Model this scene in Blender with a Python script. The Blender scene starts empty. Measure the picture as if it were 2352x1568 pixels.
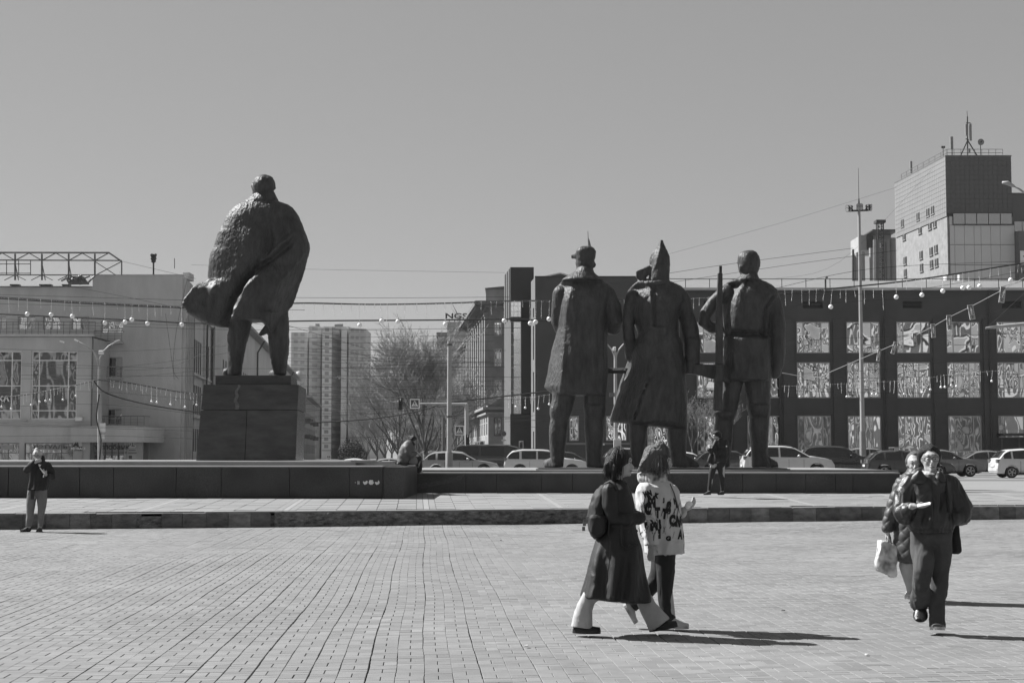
import bpy, math, random
import numpy as np
from mathutils import Vector, Matrix, noise as mnoise
random.seed(7)
PI = math.pi
SC = bpy.context.scene
COL = SC.collection

# ------------------------------------------------ camera, sky, sun, exposure
CAMZ = 1.6
FOC = 3638.4                      # focal length in units of a 2352 wide frame
PITCH = math.atan((1046 - 784) / FOC)
cam = bpy.data.cameras.new('camera')
cam.lens = 36.0 * FOC / 2352.0
cam.sensor_width = 36.0
cam.clip_start = 0.1
cam.clip_end = 12000
camo = bpy.data.objects.new('camera', cam)
COL.objects.link(camo)
camo.location = (0, 0, CAMZ)
camo.rotation_euler = (PI / 2 + PITCH, 0, 0)
SC.camera = camo

SUN = Vector((-1.62, 0.69, 1.70)).normalized()
SUN_EL = math.asin(SUN.z)
world = bpy.data.worlds.new('World')
SC.world = world
world.use_nodes = True
wn = world.node_tree
wn.nodes.clear()
sky = wn.nodes.new('ShaderNodeTexSky')
sky.sky_type = 'NISHITA'
sky.sun_disc = False
sky.sun_elevation = SUN_EL
sky.sun_rotation = math.atan2(SUN.x, SUN.y)
sky.air_density = 0.75
sky.dust_density = 0.35
sky.ozone_density = 1.0
bw = wn.nodes.new('ShaderNodeRGBToBW')
gam = wn.nodes.new('ShaderNodeGamma')
gam.inputs[1].default_value = 0.42
mul = wn.nodes.new('ShaderNodeMath')
mul.operation = 'MULTIPLY'
mul.inputs[1].default_value = 1.33
bg = wn.nodes.new('ShaderNodeBackground')
bg.inputs[1].default_value = 0.082
wo = wn.nodes.new('ShaderNodeOutputWorld')
wn.links.new(sky.outputs[0], bw.inputs[0])
wn.links.new(bw.outputs[0], gam.inputs[0])
wn.links.new(gam.outputs[0], mul.inputs[0])
wn.links.new(mul.outputs[0], bg.inputs[0])
wn.links.new(bg.outputs[0], wo.inputs[0])

sun = bpy.data.lights.new('sun', 'SUN')
sun.energy = 5.0
sun.angle = math.radians(0.5)
sun.color = (1.0, 1.0, 1.0)      # the photograph is black and white
suno = bpy.data.objects.new('sun', sun)
COL.objects.link(suno)
suno.location = (-40, 20, 60)
suno.rotation_euler = (-SUN).to_track_quat('-Z', 'Y').to_euler()

vs = SC.view_settings
vs.view_transform = 'Standard'
vs.look = 'None'
vs.gamma = 1.0
vs.use_curve_mapping = False
vs.exposure = 1.03
try:
    SC.cycles.max_bounces = 6
    SC.cycles.diffuse_bounces = 3
    SC.cycles.glossy_bounces = 3
    SC.cycles.transmission_bounces = 4
    SC.cycles.transparent_max_bounces = 8
    SC.cycles.volume_bounces = 0
    SC.cycles.use_denoising = True
    SC.cycles.caustics_reflective = False
    SC.cycles.caustics_refractive = False
except Exception:
    pass

# ------------------------------------------------ from a spot in the picture to a point in the place
_cp, _sp = math.cos(PITCH), math.sin(PITCH)
def W(u, v, d):
    """point at world depth y=d seen at (u,v) of a 2352x1568 frame"""
    a = (784 - v) / FOC
    dy = _cp - a * _sp
    dz = _sp + a * _cp
    return Vector(((u - 1176) / FOC * d / dy, d, CAMZ + d * dz / dy))
def X(u, d): return W(u, 1046, d).x
def Z(v, d): return W(1176, v, d).z
class Tr:
    """tracing helper: coordinates of an enlarged crop -> world, about a given depth"""
    def __init__(s, x0, y0, sc, d): s.x0, s.y0, s.sc, s.d = x0, y0, sc, d
    def __call__(s, u, v, dy=0.0):
        return W((s.x0 + u / s.sc) * 0.91875, (s.y0 + v / s.sc) * 0.91875, s.d + dy)
    def r(s, px): return px / s.sc * 0.91875 / FOC * s.d
    def x(s, u, dy=0): return s(u, 800, dy).x
    def z(s, v, dy=0): return s(600, v, dy).z

# ------------------------------------------------ materials (all grey: black and white photograph)
def nd(nt, t, **kw):
    n = nt.nodes.new(t)
    for k, v in kw.items():
        setattr(n, k, v)
    return n
MATS = {}
def mat(name, v, rough=0.8, var=0.12, scale=2.0, bump=0.0, bscale=30.0, metal=0.0, spec=0.35,
        stretch=(1, 1, 1), v2=None, detail=5, blotch=0.0, coat=0.0):
    if name in MATS: return MATS[name]
    m = bpy.data.materials.new(name)
    m.use_nodes = True
    nt = m.node_tree
    b = nt.nodes['Principled BSDF']
    b.inputs['Roughness'].default_value = rough
    b.inputs['Metallic'].default_value = metal
    b.inputs['Specular IOR Level'].default_value = spec
    if coat: b.inputs['Coat Weight'].default_value = coat
    tc = nd(nt, 'ShaderNodeTexCoord')
    mp = nd(nt, 'ShaderNodeMapping')
    mp.inputs['Scale'].default_value = stretch
    nt.links.new(tc.outputs['Object'], mp.inputs[0])
    nz = nd(nt, 'ShaderNodeTexNoise')
    nz.inputs['Scale'].default_value = scale
    nz.inputs['Detail'].default_value = detail
    nz.inputs['Roughness'].default_value = 0.62
    nt.links.new(mp.outputs[0], nz.inputs['Vector'])
    rp = nd(nt, 'ShaderNodeValToRGB')
    lo = v * (1 - var) if v2 is None else v
    hi = v * (1 + var) if v2 is None else v2
    rp.color_ramp.elements[0].position = 0.3
    rp.color_ramp.elements[1].position = 0.7
    rp.color_ramp.elements[0].color = (lo, lo, lo, 1)
    rp.color_ramp.elements[1].color = (hi, hi, hi, 1)
    nt.links.new(nz.outputs[0], rp.inputs[0])
    out = rp.outputs[0]
    if blotch:
        n2 = nd(nt, 'ShaderNodeTexNoise')
        n2.inputs['Scale'].default_value = scale * 0.13
        n2.inputs['Detail'].default_value = 4
        nt.links.new(tc.outputs['Object'], n2.inputs['Vector'])
        mr = nd(nt, 'ShaderNodeMapRange')
        mr.inputs[1].default_value = 0.3; mr.inputs[2].default_value = 0.7
        mr.inputs[3].default_value = 1 - blotch; mr.inputs[4].default_value = 1 + blotch
        nt.links.new(n2.outputs[0], mr.inputs[0])
        mm = nd(nt, 'ShaderNodeVectorMath', operation='SCALE')
        nt.links.new(out, mm.inputs[0]); nt.links.new(mr.outputs[0], mm.inputs['Scale'])
        out = mm.outputs[0]
    nt.links.new(out, b.inputs['Base Color'])
    if bump:
        n3 = nd(nt, 'ShaderNodeTexNoise')
        n3.inputs['Scale'].default_value = bscale
        n3.inputs['Detail'].default_value = 5
        nt.links.new(mp.outputs[0], n3.inputs['Vector'])
        bp = nd(nt, 'ShaderNodeBump')
        bp.inputs['Strength'].default_value = bump
        bp.inputs['Distance'].default_value = 1.0 / bscale
        nt.links.new(n3.outputs[0], bp.inputs['Height'])
        nt.links.new(bp.outputs[0], b.inputs['Normal'])
    MATS[name] = m
    return m

def mirror_glass(name, tint, warp=0.02, scale=0.55, rough=0.02, seed=0.0, dark=0.02):
    """window pane that mirrors the square and the sky, the glass slightly wavy"""
    if name in MATS: return MATS[name]
    m = bpy.data.materials.new(name); m.use_nodes = True
    nt = m.node_tree
    b = nt.nodes['Principled BSDF']
    b.inputs['Base Color'].default_value = (tint, tint, tint, 1)
    b.inputs['Metallic'].default_value = 1.0
    b.inputs['Roughness'].default_value = rough
    tc = nd(nt, 'ShaderNodeTexCoord')
    mp = nd(nt, 'ShaderNodeMapping'); mp.inputs['Location'].default_value = (seed, seed * 1.7, seed * 0.3)
    mp.inputs['Scale'].default_value = (1.0, 1.0, 0.6)
    nt.links.new(tc.outputs['Object'], mp.inputs[0])
    nz = nd(nt, 'ShaderNodeTexNoise'); nz.inputs['Scale'].default_value = scale; nz.inputs['Detail'].default_value = 1.5
    nt.links.new(mp.outputs[0], nz.inputs['Vector'])
    bp = nd(nt, 'ShaderNodeBump'); bp.inputs['Strength'].default_value = 1.0; bp.inputs['Distance'].default_value = warp
    nt.links.new(nz.outputs[0], bp.inputs['Height']); nt.links.new(bp.outputs[0], b.inputs['Normal'])
    MATS[name] = m
    return m

# ------------------------------------------------ mesh building
ORG = {}
def thing(name, label, cat, loc=(0, 0, 0), group=None, rotz=0.0):
    o = bpy.data.objects.new(name, None)
    o.empty_display_size = 0.3
    COL.objects.link(o)
    o.location = loc
    o.rotation_euler = (0, 0, rotz)
    o['label'] = label; o['category'] = cat
    if group: o['group'] = group
    ORG[o.name] = Vector(loc)
    return o
def tag(o, label=None, cat=None, group=None, kind=None):
    if label: o['label'] = label
    if cat: o['category'] = cat
    if group: o['group'] = group
    if kind: o['kind'] = kind
    return o

class MB:
    def __init__(s): s.v = []; s.f = []; s.m = []; s.mi = 0
    def add(s, vs, fs):
        k = len(s.v); s.v += [tuple(p) for p in vs]
        for f in fs:
            s.f.append([k + i for i in f]); s.m.append(s.mi)
        return s
    def hexa(s, p):
        """8 corners: bottom 4 ccw, top 4 ccw"""
        return s.add(p, [(3, 2, 1, 0), (4, 5, 6, 7), (0, 1, 5, 4), (1, 2, 6, 5), (2, 3, 7, 6), (3, 0, 4, 7)])
    def box(s, x0, x1, y0, y1, z0, z1):
        return s.hexa([(x0, y0, z0), (x1, y0, z0), (x1, y1, z0), (x0, y1, z0), (x0, y0, z1), (x1, y0, z1), (x1, y1, z1), (x0, y1, z1)])
    def cbox(s, x0, x1, y0, y1, z0, z1, c):
        """box with chamfered upper edges (walls, then a smaller top)"""
        k = [(x0, y0, z0), (x1, y0, z0), (x1, y1, z0), (x0, y1, z0), (x0, y0, z1 - c), (x1, y0, z1 - c), (x1, y1, z1 - c), (x0, y1, z1 - c),
             (x0 + c, y0 + c, z1), (x1 - c, y0 + c, z1), (x1 - c, y1 - c, z1), (x0 + c, y1 - c, z1)]
        return s.add(k, [(3, 2, 1, 0), (0, 1, 5, 4), (1, 2, 6, 5), (2, 3, 7, 6), (3, 0, 4, 7), (4, 5, 9, 8), (5, 6, 10, 9), (6, 7, 11, 10), (7, 4, 8, 11), (8, 9, 10, 11)])
    def beam(s, a, b, w, h=None):
        """square bar from a to b"""
        a = Vector(a); b = Vector(b); h = h or w
        d = (b - a).normalized()
        up = Vector((0, 0, 1)) if abs(d.z) < 0.95 else Vector((0, 1, 0))
        r = d.cross(up).normalized() * w / 2; t = r.cross(d).normalized() * h / 2
        return s.hexa([a - r - t, a + r - t, b + r - t, b - r - t, a - r + t, a + r + t, b + r + t, b - r + t])
    def tube(s, pts, rs, n=8, cap=True):
        pts = [Vector(p) for p in pts]
        if not hasattr(rs, '__len__'): rs = [rs] * len(pts)
        k = len(s.v); prev = None
        for i, p in enumerate(pts):
            if i == 0: d = pts[1] - pts[0]
            elif i == len(pts) - 1: d = pts[-1] - pts[-2]
            else: d = pts[i + 1] - pts[i - 1]
            if d.length < 1e-9: d = Vector((0, 0, 1))
            d.normalize()
            if prev is None:
                up = Vector((0, 0, 1)) if abs(d.z) < 0.9 else Vector((0, 1, 0))
                r = d.cross(up).normalized()
            else:
                r = (prev - d * prev.dot(d)).normalized()
            prev = r
            t = d.cross(r)
            for j in range(n):
                a = 2 * PI * j / n
                s.v.append(tuple(p + (r * math.cos(a) + t * math.sin(a)) * rs[i]))
        for i in range(len(pts) - 1):
            for j in range(n):
                s.f.append([k + i * n + j, k + i * n + (j + 1) % n, k + (i + 1) * n + (j + 1) % n, k + (i + 1) * n + j]); s.m.append(s.mi)
        if cap:
            s.f.append([k + j for j in range(n)][::-1]); s.m.append(s.mi)
            s.f.append([k + (len(pts) - 1) * n + j for j in range(n)]); s.m.append(s.mi)
        return s
    def ball(s, c, r, n=12, m=8, sx=1, sy=1, sz=1):
        c = Vector(c); vs = [c + Vector((0, 0, r * sz))]
        for i in range(1, m):
            t = PI * i / m
            for j in range(n):
                a = 2 * PI * j / n
                vs.append(c + Vector((r * sx * math.sin(t) * math.cos(a), r * sy * math.sin(t) * math.sin(a), r * sz * math.cos(t))))
        vs.append(c - Vector((0, 0, r * sz)))
        fs = [(0, 1 + j, 1 + (j + 1) % n) for j in range(n)]
        for i in range(m - 2):
            for j in range(n):
                a = 1 + i * n + j; b = 1 + i * n + (j + 1) % n
                fs.append((a, a + n, b + n, b))
        L = len(vs) - 1
        fs += [(L, L - n + (j + 1) % n, L - n + j) for j in range(n)]
        return s.add(vs, fs)
    def loft(s, rings, cap=True):
        n = len(rings[0]); k = len(s.v)
        for r in rings: s.v += [tuple(p) for p in r]
        for i in range(len(rings) - 1):
            for j in range(n):
                s.f.append([k + i * n + j, k + i * n + (j + 1) % n, k + (i + 1) * n + (j + 1) % n, k + (i + 1) * n + j]); s.m.append(s.mi)
        if cap:
            s.f.append([k + j for j in range(n)][::-1]); s.m.append(s.mi)
            s.f.append([k + (len(rings) - 1) * n + j for j in range(n)]); s.m.append(s.mi)
        return s
    def prism(s, poly, y0, y1):
        """polygon of (x,z), extruded from y0 to y1"""
        n = len(poly)
        vs = [(x, y0, z) for x, z in poly] + [(x, y1, z) for x, z in poly]
        fs = [list(range(n)), list(range(2 * n - 1, n - 1, -1))]
        for i in range(n):
            j = (i + 1) % n
            fs.append((j, i, n + i, n + j))
        return s.add(vs, fs)
    def prismz(s, poly, z0, z1):
        n = len(poly)
        vs = [(x, y, z0) for x, y in poly] + [(x, y, z1) for x, y in poly]
        fs = [list(range(n))[::-1], list(range(n, 2 * n))]
        for i in range(n):
            j = (i + 1) % n
            fs.append((i, j, n + j, n + i))
        return s.add(vs, fs)
    def build(s, name, m, parent=None, smooth=False, local=False, sharp=None):
        me = bpy.data.meshes.new(name)
        off = Vector((0, 0, 0))
        if parent is not None and not local: off = ORG.get(parent.name, off)
        vs = s.v
        if off.length > 0: vs = [(a - off.x, b - off.y, c - off.z) for a, b, c in vs]
        me.from_pydata(vs, [], s.f)
        ms = m if isinstance(m, (list, tuple)) else [m]
        for q in ms: me.materials.append(q)
        if len(ms) > 1: me.polygons.foreach_set('material_index', s.m)
        me.update()
        if smooth:
            me.polygons.foreach_set('use_smooth', [True] * len(me.polygons))
            if sharp: me.set_sharp_from_angle(angle=math.radians(sharp))
        o = bpy.data.objects.new(name, me)
        COL.objects.link(o)
        if parent is not None:
            o.parent = parent
            ORG[o.name] = ORG.get(parent.name, Vector((0, 0, 0)))
        return o
def fixn(o):
    """consistent outward normals"""
    import bmesh
    bm = bmesh.new(); bm.from_mesh(o.data)
    bmesh.ops.recalc_face_normals(bm, faces=bm.faces)
    bm.to_mesh(o.data); bm.free()
    return o

def remesh(o, vox, smooth=2, disp=None, fac=0.5):
    """fuse the overlapping shells of o into one continuous skin"""
    m = o.modifiers.new('r', 'REMESH'); m.mode = 'VOXEL'; m.voxel_size = vox; m.use_smooth_shade = True
    if smooth:
        q = o.modifiers.new('s', 'SMOOTH'); q.iterations = smooth; q.factor = fac
    dg = bpy.context.evaluated_depsgraph_get(); dg.update()
    me = bpy.data.meshes.new_from_object(o.evaluated_get(dg))
    o.modifiers.clear()
    old = o.data; o.data = me
    me.materials.clear()
    for q in old.materials: me.materials.append(q)
    if disp:
        n = len(me.vertices)
        co = np.empty(n * 3); me.vertices.foreach_get('co', co); co = co.reshape(-1, 3)
        no = np.empty(n * 3); me.vertices.foreach_get('normal', no) if hasattr(me.vertices[0], 'normal') else None
        no = no.reshape(-1, 3)
        dv = np.array([disp(c) for c in co])
        if dv.ndim == 1: co = co + no * dv[:, None]
        else: co = co + dv
        me.vertices.foreach_set('co', co.ravel())
    me.polygons.foreach_set('use_smooth', [True] * len(me.polygons))
    me.update()
    return o

def ring(c, hx, hyf, hyb, n=28, e=2.0, rot=0.0):
    """closed horizontal section about c; hyf/hyb = half depth away from / towards the camera"""
    out = []
    for i in range(n):
        a = 2 * PI * i / n
        ca, sa = math.cos(a), math.sin(a)
        x = hx * math.copysign(abs(ca) ** (2 / e), ca)
        y = (hyf if sa > 0 else hyb) * math.copysign(abs(sa) ** (2 / e), sa)
        if rot: x, y = x * math.cos(rot) - y * math.sin(rot), x * math.sin(rot) + y * math.cos(rot)
        out.append(Vector((c.x + x, c.y + y, c.z)))
    return out
def sil(mb, T, rows, n=36, e=2.0, step=None, relief=None, dy=0.0, rot=0.0, shear=None):
    """loft of horizontal sections from a traced outline: rows (v, uL, uR, half depth back, half depth front, y centre)"""
    R = []
    for r in rows:
        r = list(r)
        if len(r) < 5: r.append(r[3])
        if len(r) < 6: r.append(0.0)
        R.append(r)
    R = np.array(R, float)
    v0, v1 = R[0, 0], R[-1, 0]
    if step is None: step = abs(v1 - v0) / 40
    k = max(2, int(abs(v1 - v0) / step) + 1)
    vv = np.linspace(v0, v1, k)
    rings = []
    for v in vv:
        if v1 > v0: q = [np.interp(v, R[:, 0], R[:, j]) for j in range(1, 6)]
        else: q = [np.interp(-v, -R[:, 0], R[:, j]) for j in range(1, 6)]
        uL, uR, hb, hf, yc = q
        a, b = T(uL, v, dy), T(uR, v, dy)
        c = (a + b) / 2; c.y += yc
        rg = ring(c, abs(b.x - a.x) / 2, hf, hb, n, e, rot)
        if shear:
            for p in rg: p.y -= shear(uL + (p.x - a.x) / max(1e-6, b.x - a.x) * (uR - uL), v)
        if relief:
            for i, p in enumerate(rg):
                al = 2 * PI * i / n
                if math.sin(al) < 0:
                    t = (p.x - a.x) / max(1e-6, b.x - a.x)
                    p.y -= relief(uL + t * (uR - uL), v) * min(1, abs(math.sin(al)) * 2.2)
        rings.append(rg)
    if v1 > v0: rings = rings[::-1]
    mb.loft(rings)
    return mb
def chain(mb, pts, n=14):
    """tapered limb with round ends: pts = [(Vector, radius), ...]"""
    P = [Vector(p) for p, r in pts]; R = [r for p, r in pts]
    # round the ends
    d0 = (P[0] - P[1]).normalized(); d1 = (P[-1] - P[-2]).normalized()
    Q = []; S = []
    for a in (75, 50, 25): Q.append(P[0] + d0 * R[0] * math.sin(math.radians(a))); S.append(R[0] * math.cos(math.radians(a)))
    Q += P; S += R
    for a in (25, 50, 75): Q.append(P[-1] + d1 * R[-1] * math.sin(math.radians(a))); S.append(R[-1] * math.cos(math.radians(a)))
    mb.tube(Q, S, n)
    return mb

def text_mesh(txt, size, bold=0.0, ext=0.01, sx=1.0, align='CENTER', sh=0.0, sp=1.0):
    c = bpy.data.curves.new('lettering', 'FONT')
    c.body = txt; c.size = size; c.extrude = ext; c.offset = bold; c.align_x = align; c.align_y = 'CENTER'; c.shear = sh; c.space_character = sp
    c.resolution_u = 3
    o = bpy.data.objects.new('lettering', c); COL.objects.link(o)
    dg = bpy.context.evaluated_depsgraph_get(); dg.update()
    me = bpy.data.meshes.new_from_object(o.evaluated_get(dg))
    bpy.data.objects.remove(o); bpy.data.curves.remove(c)
    me.transform(Matrix.Rotation(PI / 2, 4, 'X') @ Matrix.Diagonal((sx, 1, 1, 1)))
    return me
def letters(name, txt, size, m, loc, parent, rotz=0.0, **kw):
    me = text_mesh(txt, size, **kw)
    me.materials.clear(); me.materials.append(m)
    o = bpy.data.objects.new(name, me); COL.objects.link(o)
    p = Vector(loc)
    if parent is not None:
        o.parent = parent; p = p - ORG.get(parent.name, Vector((0, 0, 0)))
    o.location = p; o.rotation_euler = (0, 0, rotz)
    return o
def copy_tree(o, parent=None):
    c = o.copy(); COL.objects.link(c)
    if parent is not None: c.parent = parent
    for ch in list(o.children): copy_tree(ch, c)
    return c
# ================================================ GROUND
M_grout = mat('joint_sand', 0.06, 0.95, 0.3, 6, 0.3, 60)
M_brick = mat('paving_brick', 0.174, 0.85, 0.14, 3.5, 0.35, 180, blotch=0.17)
M_brick2 = mat('paving_brick_b', 0.155, 0.85, 0.12, 1.5, 0.35, 180, blotch=0.10)
M_brick3 = mat('paving_brick_c', 0.178, 0.85, 0.12, 1.5, 0.35, 180, blotch=0.10)
MBR = [M_brick, M_brick2, M_brick3]
M_slab = mat('square_slab', 0.19, 0.85, 0.10, 1.2, 0.2, 60, blotch=0.10)
M_road = mat('asphalt', 0.17, 0.9, 0.15, 0.7, 0.3, 40, blotch=0.12)
M_kerb = mat('kerb_granite', 0.135, 0.75, 0.5, 3.2, 0.6, 25, stretch=(1, 1, 2.2))
MK = [M_kerb] + [mat('kerb_granite_' + n, v, 0.75, 0.5, 3.2, 0.6, 25, stretch=(1, 1, 2.2)) for n, v in (('b', .105), ('c', .175))]
M_rubble = mat('broken_concrete', 0.04, 0.95, 0.7, 5.0, 1.0, 14, stretch=(1, 1, 2.2), v2=0.30)
M_coping = mat('coping', 0.22, 0.6, 0.1, 2, 0.1, 40)
M_granite = mat('dark_granite', 0.046, 0.55, 0.45, 40, 0.15, 120, blotch=0.35, spec=0.3)
M_granite.node_tree.nodes['Noise Texture.001'].inputs['Scale'].default_value = 0.9
M_granite2 = mat('dark_granite_top', 0.19, 0.55, 0.12, 20, 0.1, 80)
M_dark = mat('dark_joint', 0.02, 0.9, 0.1)

def kerb_y(x): return 37.2 + 0.24 * x
def upper_z(x, y):
    a = kerb_y(x)
    t = (y - a) / (46.5 - a)
    return 0.34 + 0.21 * max(0.0, min(1.0, t))

g = MB().add([(-6000, -6000, -0.35), (6000, -6000, -0.35), (6000, 9000, -0.35), (-6000, 9000, -0.35)], [(0, 1, 2, 3)])
tag(g.build('ground', M_road), kind='structure')
# lower square: bed under the bricks
xs = [-60, 60]
pl = MB().add([(-60, -40, -0.022), (60, -40, -0.022), (60, kerb_y(60), -0.022), (-60, kerb_y(-60), -0.022)], [(0, 1, 2, 3)])
# skirt
pav = pl.build('paved_square', M_grout); tag(pav, kind='structure')
# bricks: pairs laid in alternate directions, long joints every 0.417 m
random.seed(3)
E1 = Vector((1, 0.15, 0)); E2 = Vector((-0.055, 1, 0))
def aff(a, b): return E1 * a + E2 * b
U = 0.2085
bricks = []
def sway(a, b): return 0.034 * mnoise.noise(Vector((a * 0.35, b * 0.22, 1.3))) + 0.006 * mnoise.noise(Vector((a * 2, b * 1.7, 5)))
for j in range(int(10.2 / U), int(46 / U)):
    for i in range(-100, 100):
        a0, b0 = i * U, j * U
        c = aff(a0 + U / 2, b0 + U / 2)
        if c.y < 10.3 or c.y > kerb_y(c.x) + 0.35: continue
        if abs(c.x) > 0.335 * c.y + 5.0: continue
        ga = 0.0032 if i % 2 else 0.002
        wide = (0.009 + 0.011 * abs(mnoise.noise(Vector((i * 3.1, j * .11, 4)))) * 2) if i % 2 == 0 else 0.003
        gb = 0.0016 if (j % 7) else 0.0045
        s_ = sway(a0, b0)
        if mnoise.noise(Vector((i // 4 * 7.3, j * 5.1, 2.2))) > .40: gb = .008
        L, Rr = a0 + wide / 2 + s_, a0 + U - ga / 2 + s_
        B, T_ = b0 + gb / 2, b0 + U - gb / 2
        if (i + j) % 2 == 0:
            m_ = (B + T_) / 2
            q = [(L, B, Rr, m_ - 0.0006), (L, m_ + 0.0006, Rr, T_)]
        else:
            m_ = (L + Rr) / 2
            q = [(L, B, m_ - 0.0026, T_), (m_ + 0.0026, B, Rr, T_)]
        for (l, b, r, t) in q:
            h = 0.002 * mnoise.noise(Vector((a0 * 3, b0 * 3, 2))) + random.uniform(-0.0007, 0.0007) + 0.014 * mnoise.noise(Vector((a0 * .4, b0 * .4, 9)))
            tx = random.uniform(-0.0006, 0.0006); ty = random.uniform(-0.0006, 0.0006)
            j_ = [random.uniform(-0.0009, 0.0009) for _ in range(4)]
            bricks.append((c.y, l + j_[0], b + j_[1], r + j_[2], t + j_[3], h, tx, ty))
bricks.sort(key=lambda q: q[0] + (0.02 * abs(q[1]) if abs(q[1] - .055 * q[0]) < .34 * q[0] else 60))
def brick_mb(mb, q, full=True):
    _, l, b, r, t, h, tx, ty = q
    ch = 0.0032
    def P(a, bb, z): v = aff(a, bb); return (v.x, v.y, z)
    zs = [h - tx - ty, h + tx - ty, h + tx + ty, h - tx + ty]
    cr = [(l, b), (r, b), (r, t), (l, t)]
    ci = [(l + ch, b + ch), (r - ch, b + ch), (r - ch, t - ch), (l + ch, t - ch)]
    if full:
        vs = [P(*cr[k], -0.03) for k in range(4)] + [P(*cr[k], zs[k] - ch) for k in range(4)] + [P(*ci[k], zs[k]) for k in range(4)]
        mb.add(vs, [(0, 1, 5, 4), (1, 2, 6, 5), (2, 3, 7, 6), (3, 0, 4, 7), (4, 5, 9, 8), (5, 6, 10, 9), (6, 7, 11, 10), (7, 4, 8, 11), (8, 9, 10, 11)])
    else:
        vs = [P(*cr[k], -0.03) for k in range(4)] + [P(*cr[k], zs[k]) for k in range(4)]
        mb.add(vs, [(0, 1, 5, 4), (1, 2, 6, 5), (2, 3, 7, 6), (3, 0, 4, 7), (4, 5, 6, 7)])
for q in bricks[:300]:
    mb = MB(); brick_mb(mb, q); mb.build('brick', random.choice(MBR), pav)
mb = MB()
for q in bricks[300:]: mb.mi = random.choice((0, 0, 1, 2)); brick_mb(mb, q, q[0] < 26)
tag(mb.build('bricks', MBR, pav), kind='stuff')

random.seed(42)
M_lit = mat('litter', .5, .7)
lits = ['pale scrap of litter on the paving left of the long coat woman', 'tiny scrap of litter in the lower left of the paving', 'small dark pebble in the right foreground', 'leaf scrap on the paving between the walkers', 'small scrap far left on the paving', 'small dark crumb near the kerb in the middle']
for i, (u, v) in enumerate(((1210, 1480), (700, 1390), (1990, 1500), (1800, 1400), (250, 1330), (1150, 1240))):
    p = W(u, v, 1.6 * FOC / (v - 1046)); r = random.uniform(.012, .025)
    mb = MB(); a = random.uniform(0, 6); mb.prismz([(p.x + r * math.cos(a + k * 1.2) * random.uniform(.6, 1.2), p.y + r * 1.3 * math.sin(a + k * 1.2)) for k in range(5)], .012, .02)
    tag(mb.build('litter', M_lit if i % 2 == 0 else mat('pebble', .06, .8)), lits[i], 'litter')
# upper square
up = MB()
nx = 60; xa = np.linspace(-70, 70, nx)
vsU = []
for x in xa: vsU += [(x, kerb_y(x) + 0.06, 0.318), (x, 46.5, 0.528)] if kerb_y(x) < 46 else [(x, 46.4, .52), (x, 46.5, 0.528)]
up.add(vsU, [(2 * i, 2 * i + 2, 2 * i + 3, 2 * i + 1) for i in range(nx - 1)])
upp = up.build('upper_square', mat('slab_bed', 0.07, 0.95)); tag(upp, kind='structure')
sl = MB().box(-70, 70, 46.5, 66.8, 0.2, 0.55)
tag(sl.build('far_square', mat('far_slab', 0.20, 0.85, 0.1, 0.5, 0.2, 30, stretch=(1, 3, 1))), kind='structure')
rd = MB().box(-400, 400, 66.9, 121.0, 0.0, 0.43)
tag(rd.build('road', M_road), kind='structure')
kb = MB()
for i in range(70): kb.box(-70 + i * 2.0, -68.008 + i * 2.0, 66.62, 66.86, 0.3, 0.575)
tag(kb.build('road_kerb', M_coping), kind='structure')
sw = MB().box(-400, 400, 121.0, 260, 0.0, 0.52)
tag(sw.build('far_pavement', mat('far_pave', 0.16, 0.9, 0.1, 1.0)), kind='structure')
st = MB().add([(X(860, 150) - 18 + 2, 120, 0.53), (14, 120, 0.53), (-.087 * 1500 + 14, 1500, 0.53), (-.087 * 1500 - 18, 1500, 0.53)], [(0, 1, 2, 3)])
tag(st.build('street', M_road), kind='structure')
# slabs of the upper square
SU = 0.46
D2 = Vector((-0.06, 1, 0)); D1 = Vector((1, 0.10, 0))
slabs = []
random.seed(5)
for i in range(-56, 56):
    for j in range(60, 106):
        a, b = i * SU, j * SU
        stripe = (i % 7 == 0)
        if stripe: continue
        c = D1 * (a + SU / 2) + D2 * (b + SU / 2)
        if c.y < kerb_y(c.x) + 0.45 or c.y > 46.2: continue
        if abs(c.x) > 0.335 * c.y + 5: continue
        slabs.append((c.y - (3 if abs(c.x) < 20 else 0), a, b, SU, i, j))
    if i % 7 == 0:
        for j in range(60, 106):
            a, b = i * SU, j * SU
            c = D1 * (a + SU / 2) + D2 * (b + SU / 2)
            if c.y < kerb_y(c.x) + 0.45 or c.y > 46.2 or abs(c.x) > 0.335 * c.y + 5: continue
            slabs.append((c.y + 90, a, b, -1, i, j))
slabs.sort(key=lambda q: q[0])
M_stripe = mat('pale_strip', 0.235, 0.8, 0.1)
def slab_mb(mb, q):
    _, a, b, s_, i, j = q
    g_ = 0.007
    if s_ < 0:
        # a pale band about a third of a slab wide, flanked by filler
        for (l, r, mi) in ((0, .16, 0), (.165, .30, 1), (.305, SU, 0)):
            mb.mi = mi
            c = [D1 * (a + x) + D2 * (b + y) for x, y in ((l + .003, g_), (r - .003, g_), (r - .003, SU - g_), (l + .003, SU - g_))]
            mb.hexa([(p.x, p.y, upper_z(p.x, p.y) - .03) for p in c] + [(p.x, p.y, upper_z(p.x, p.y)) for p in c])
        mb.mi = 0
        return
    dz = random.uniform(-.004, .004)
    c = [D1 * (a + x) + D2 * (b + y) for x, y in ((g_, g_), (s_ - g_, g_), (s_ - g_, s_ - g_), (g_, s_ - g_))]
    mb.hexa([(p.x, p.y, upper_z(p.x, p.y) - .03) for p in c] + [(p.x, p.y, upper_z(p.x, p.y) + dz) for p in c])
for q in slabs[:300]:
    mb = MB(); slab_mb(mb, q); mb.build('slab', M_slab, upp)
mb = MB()
for q in slabs[300:]: slab_mb(mb, q)
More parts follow.
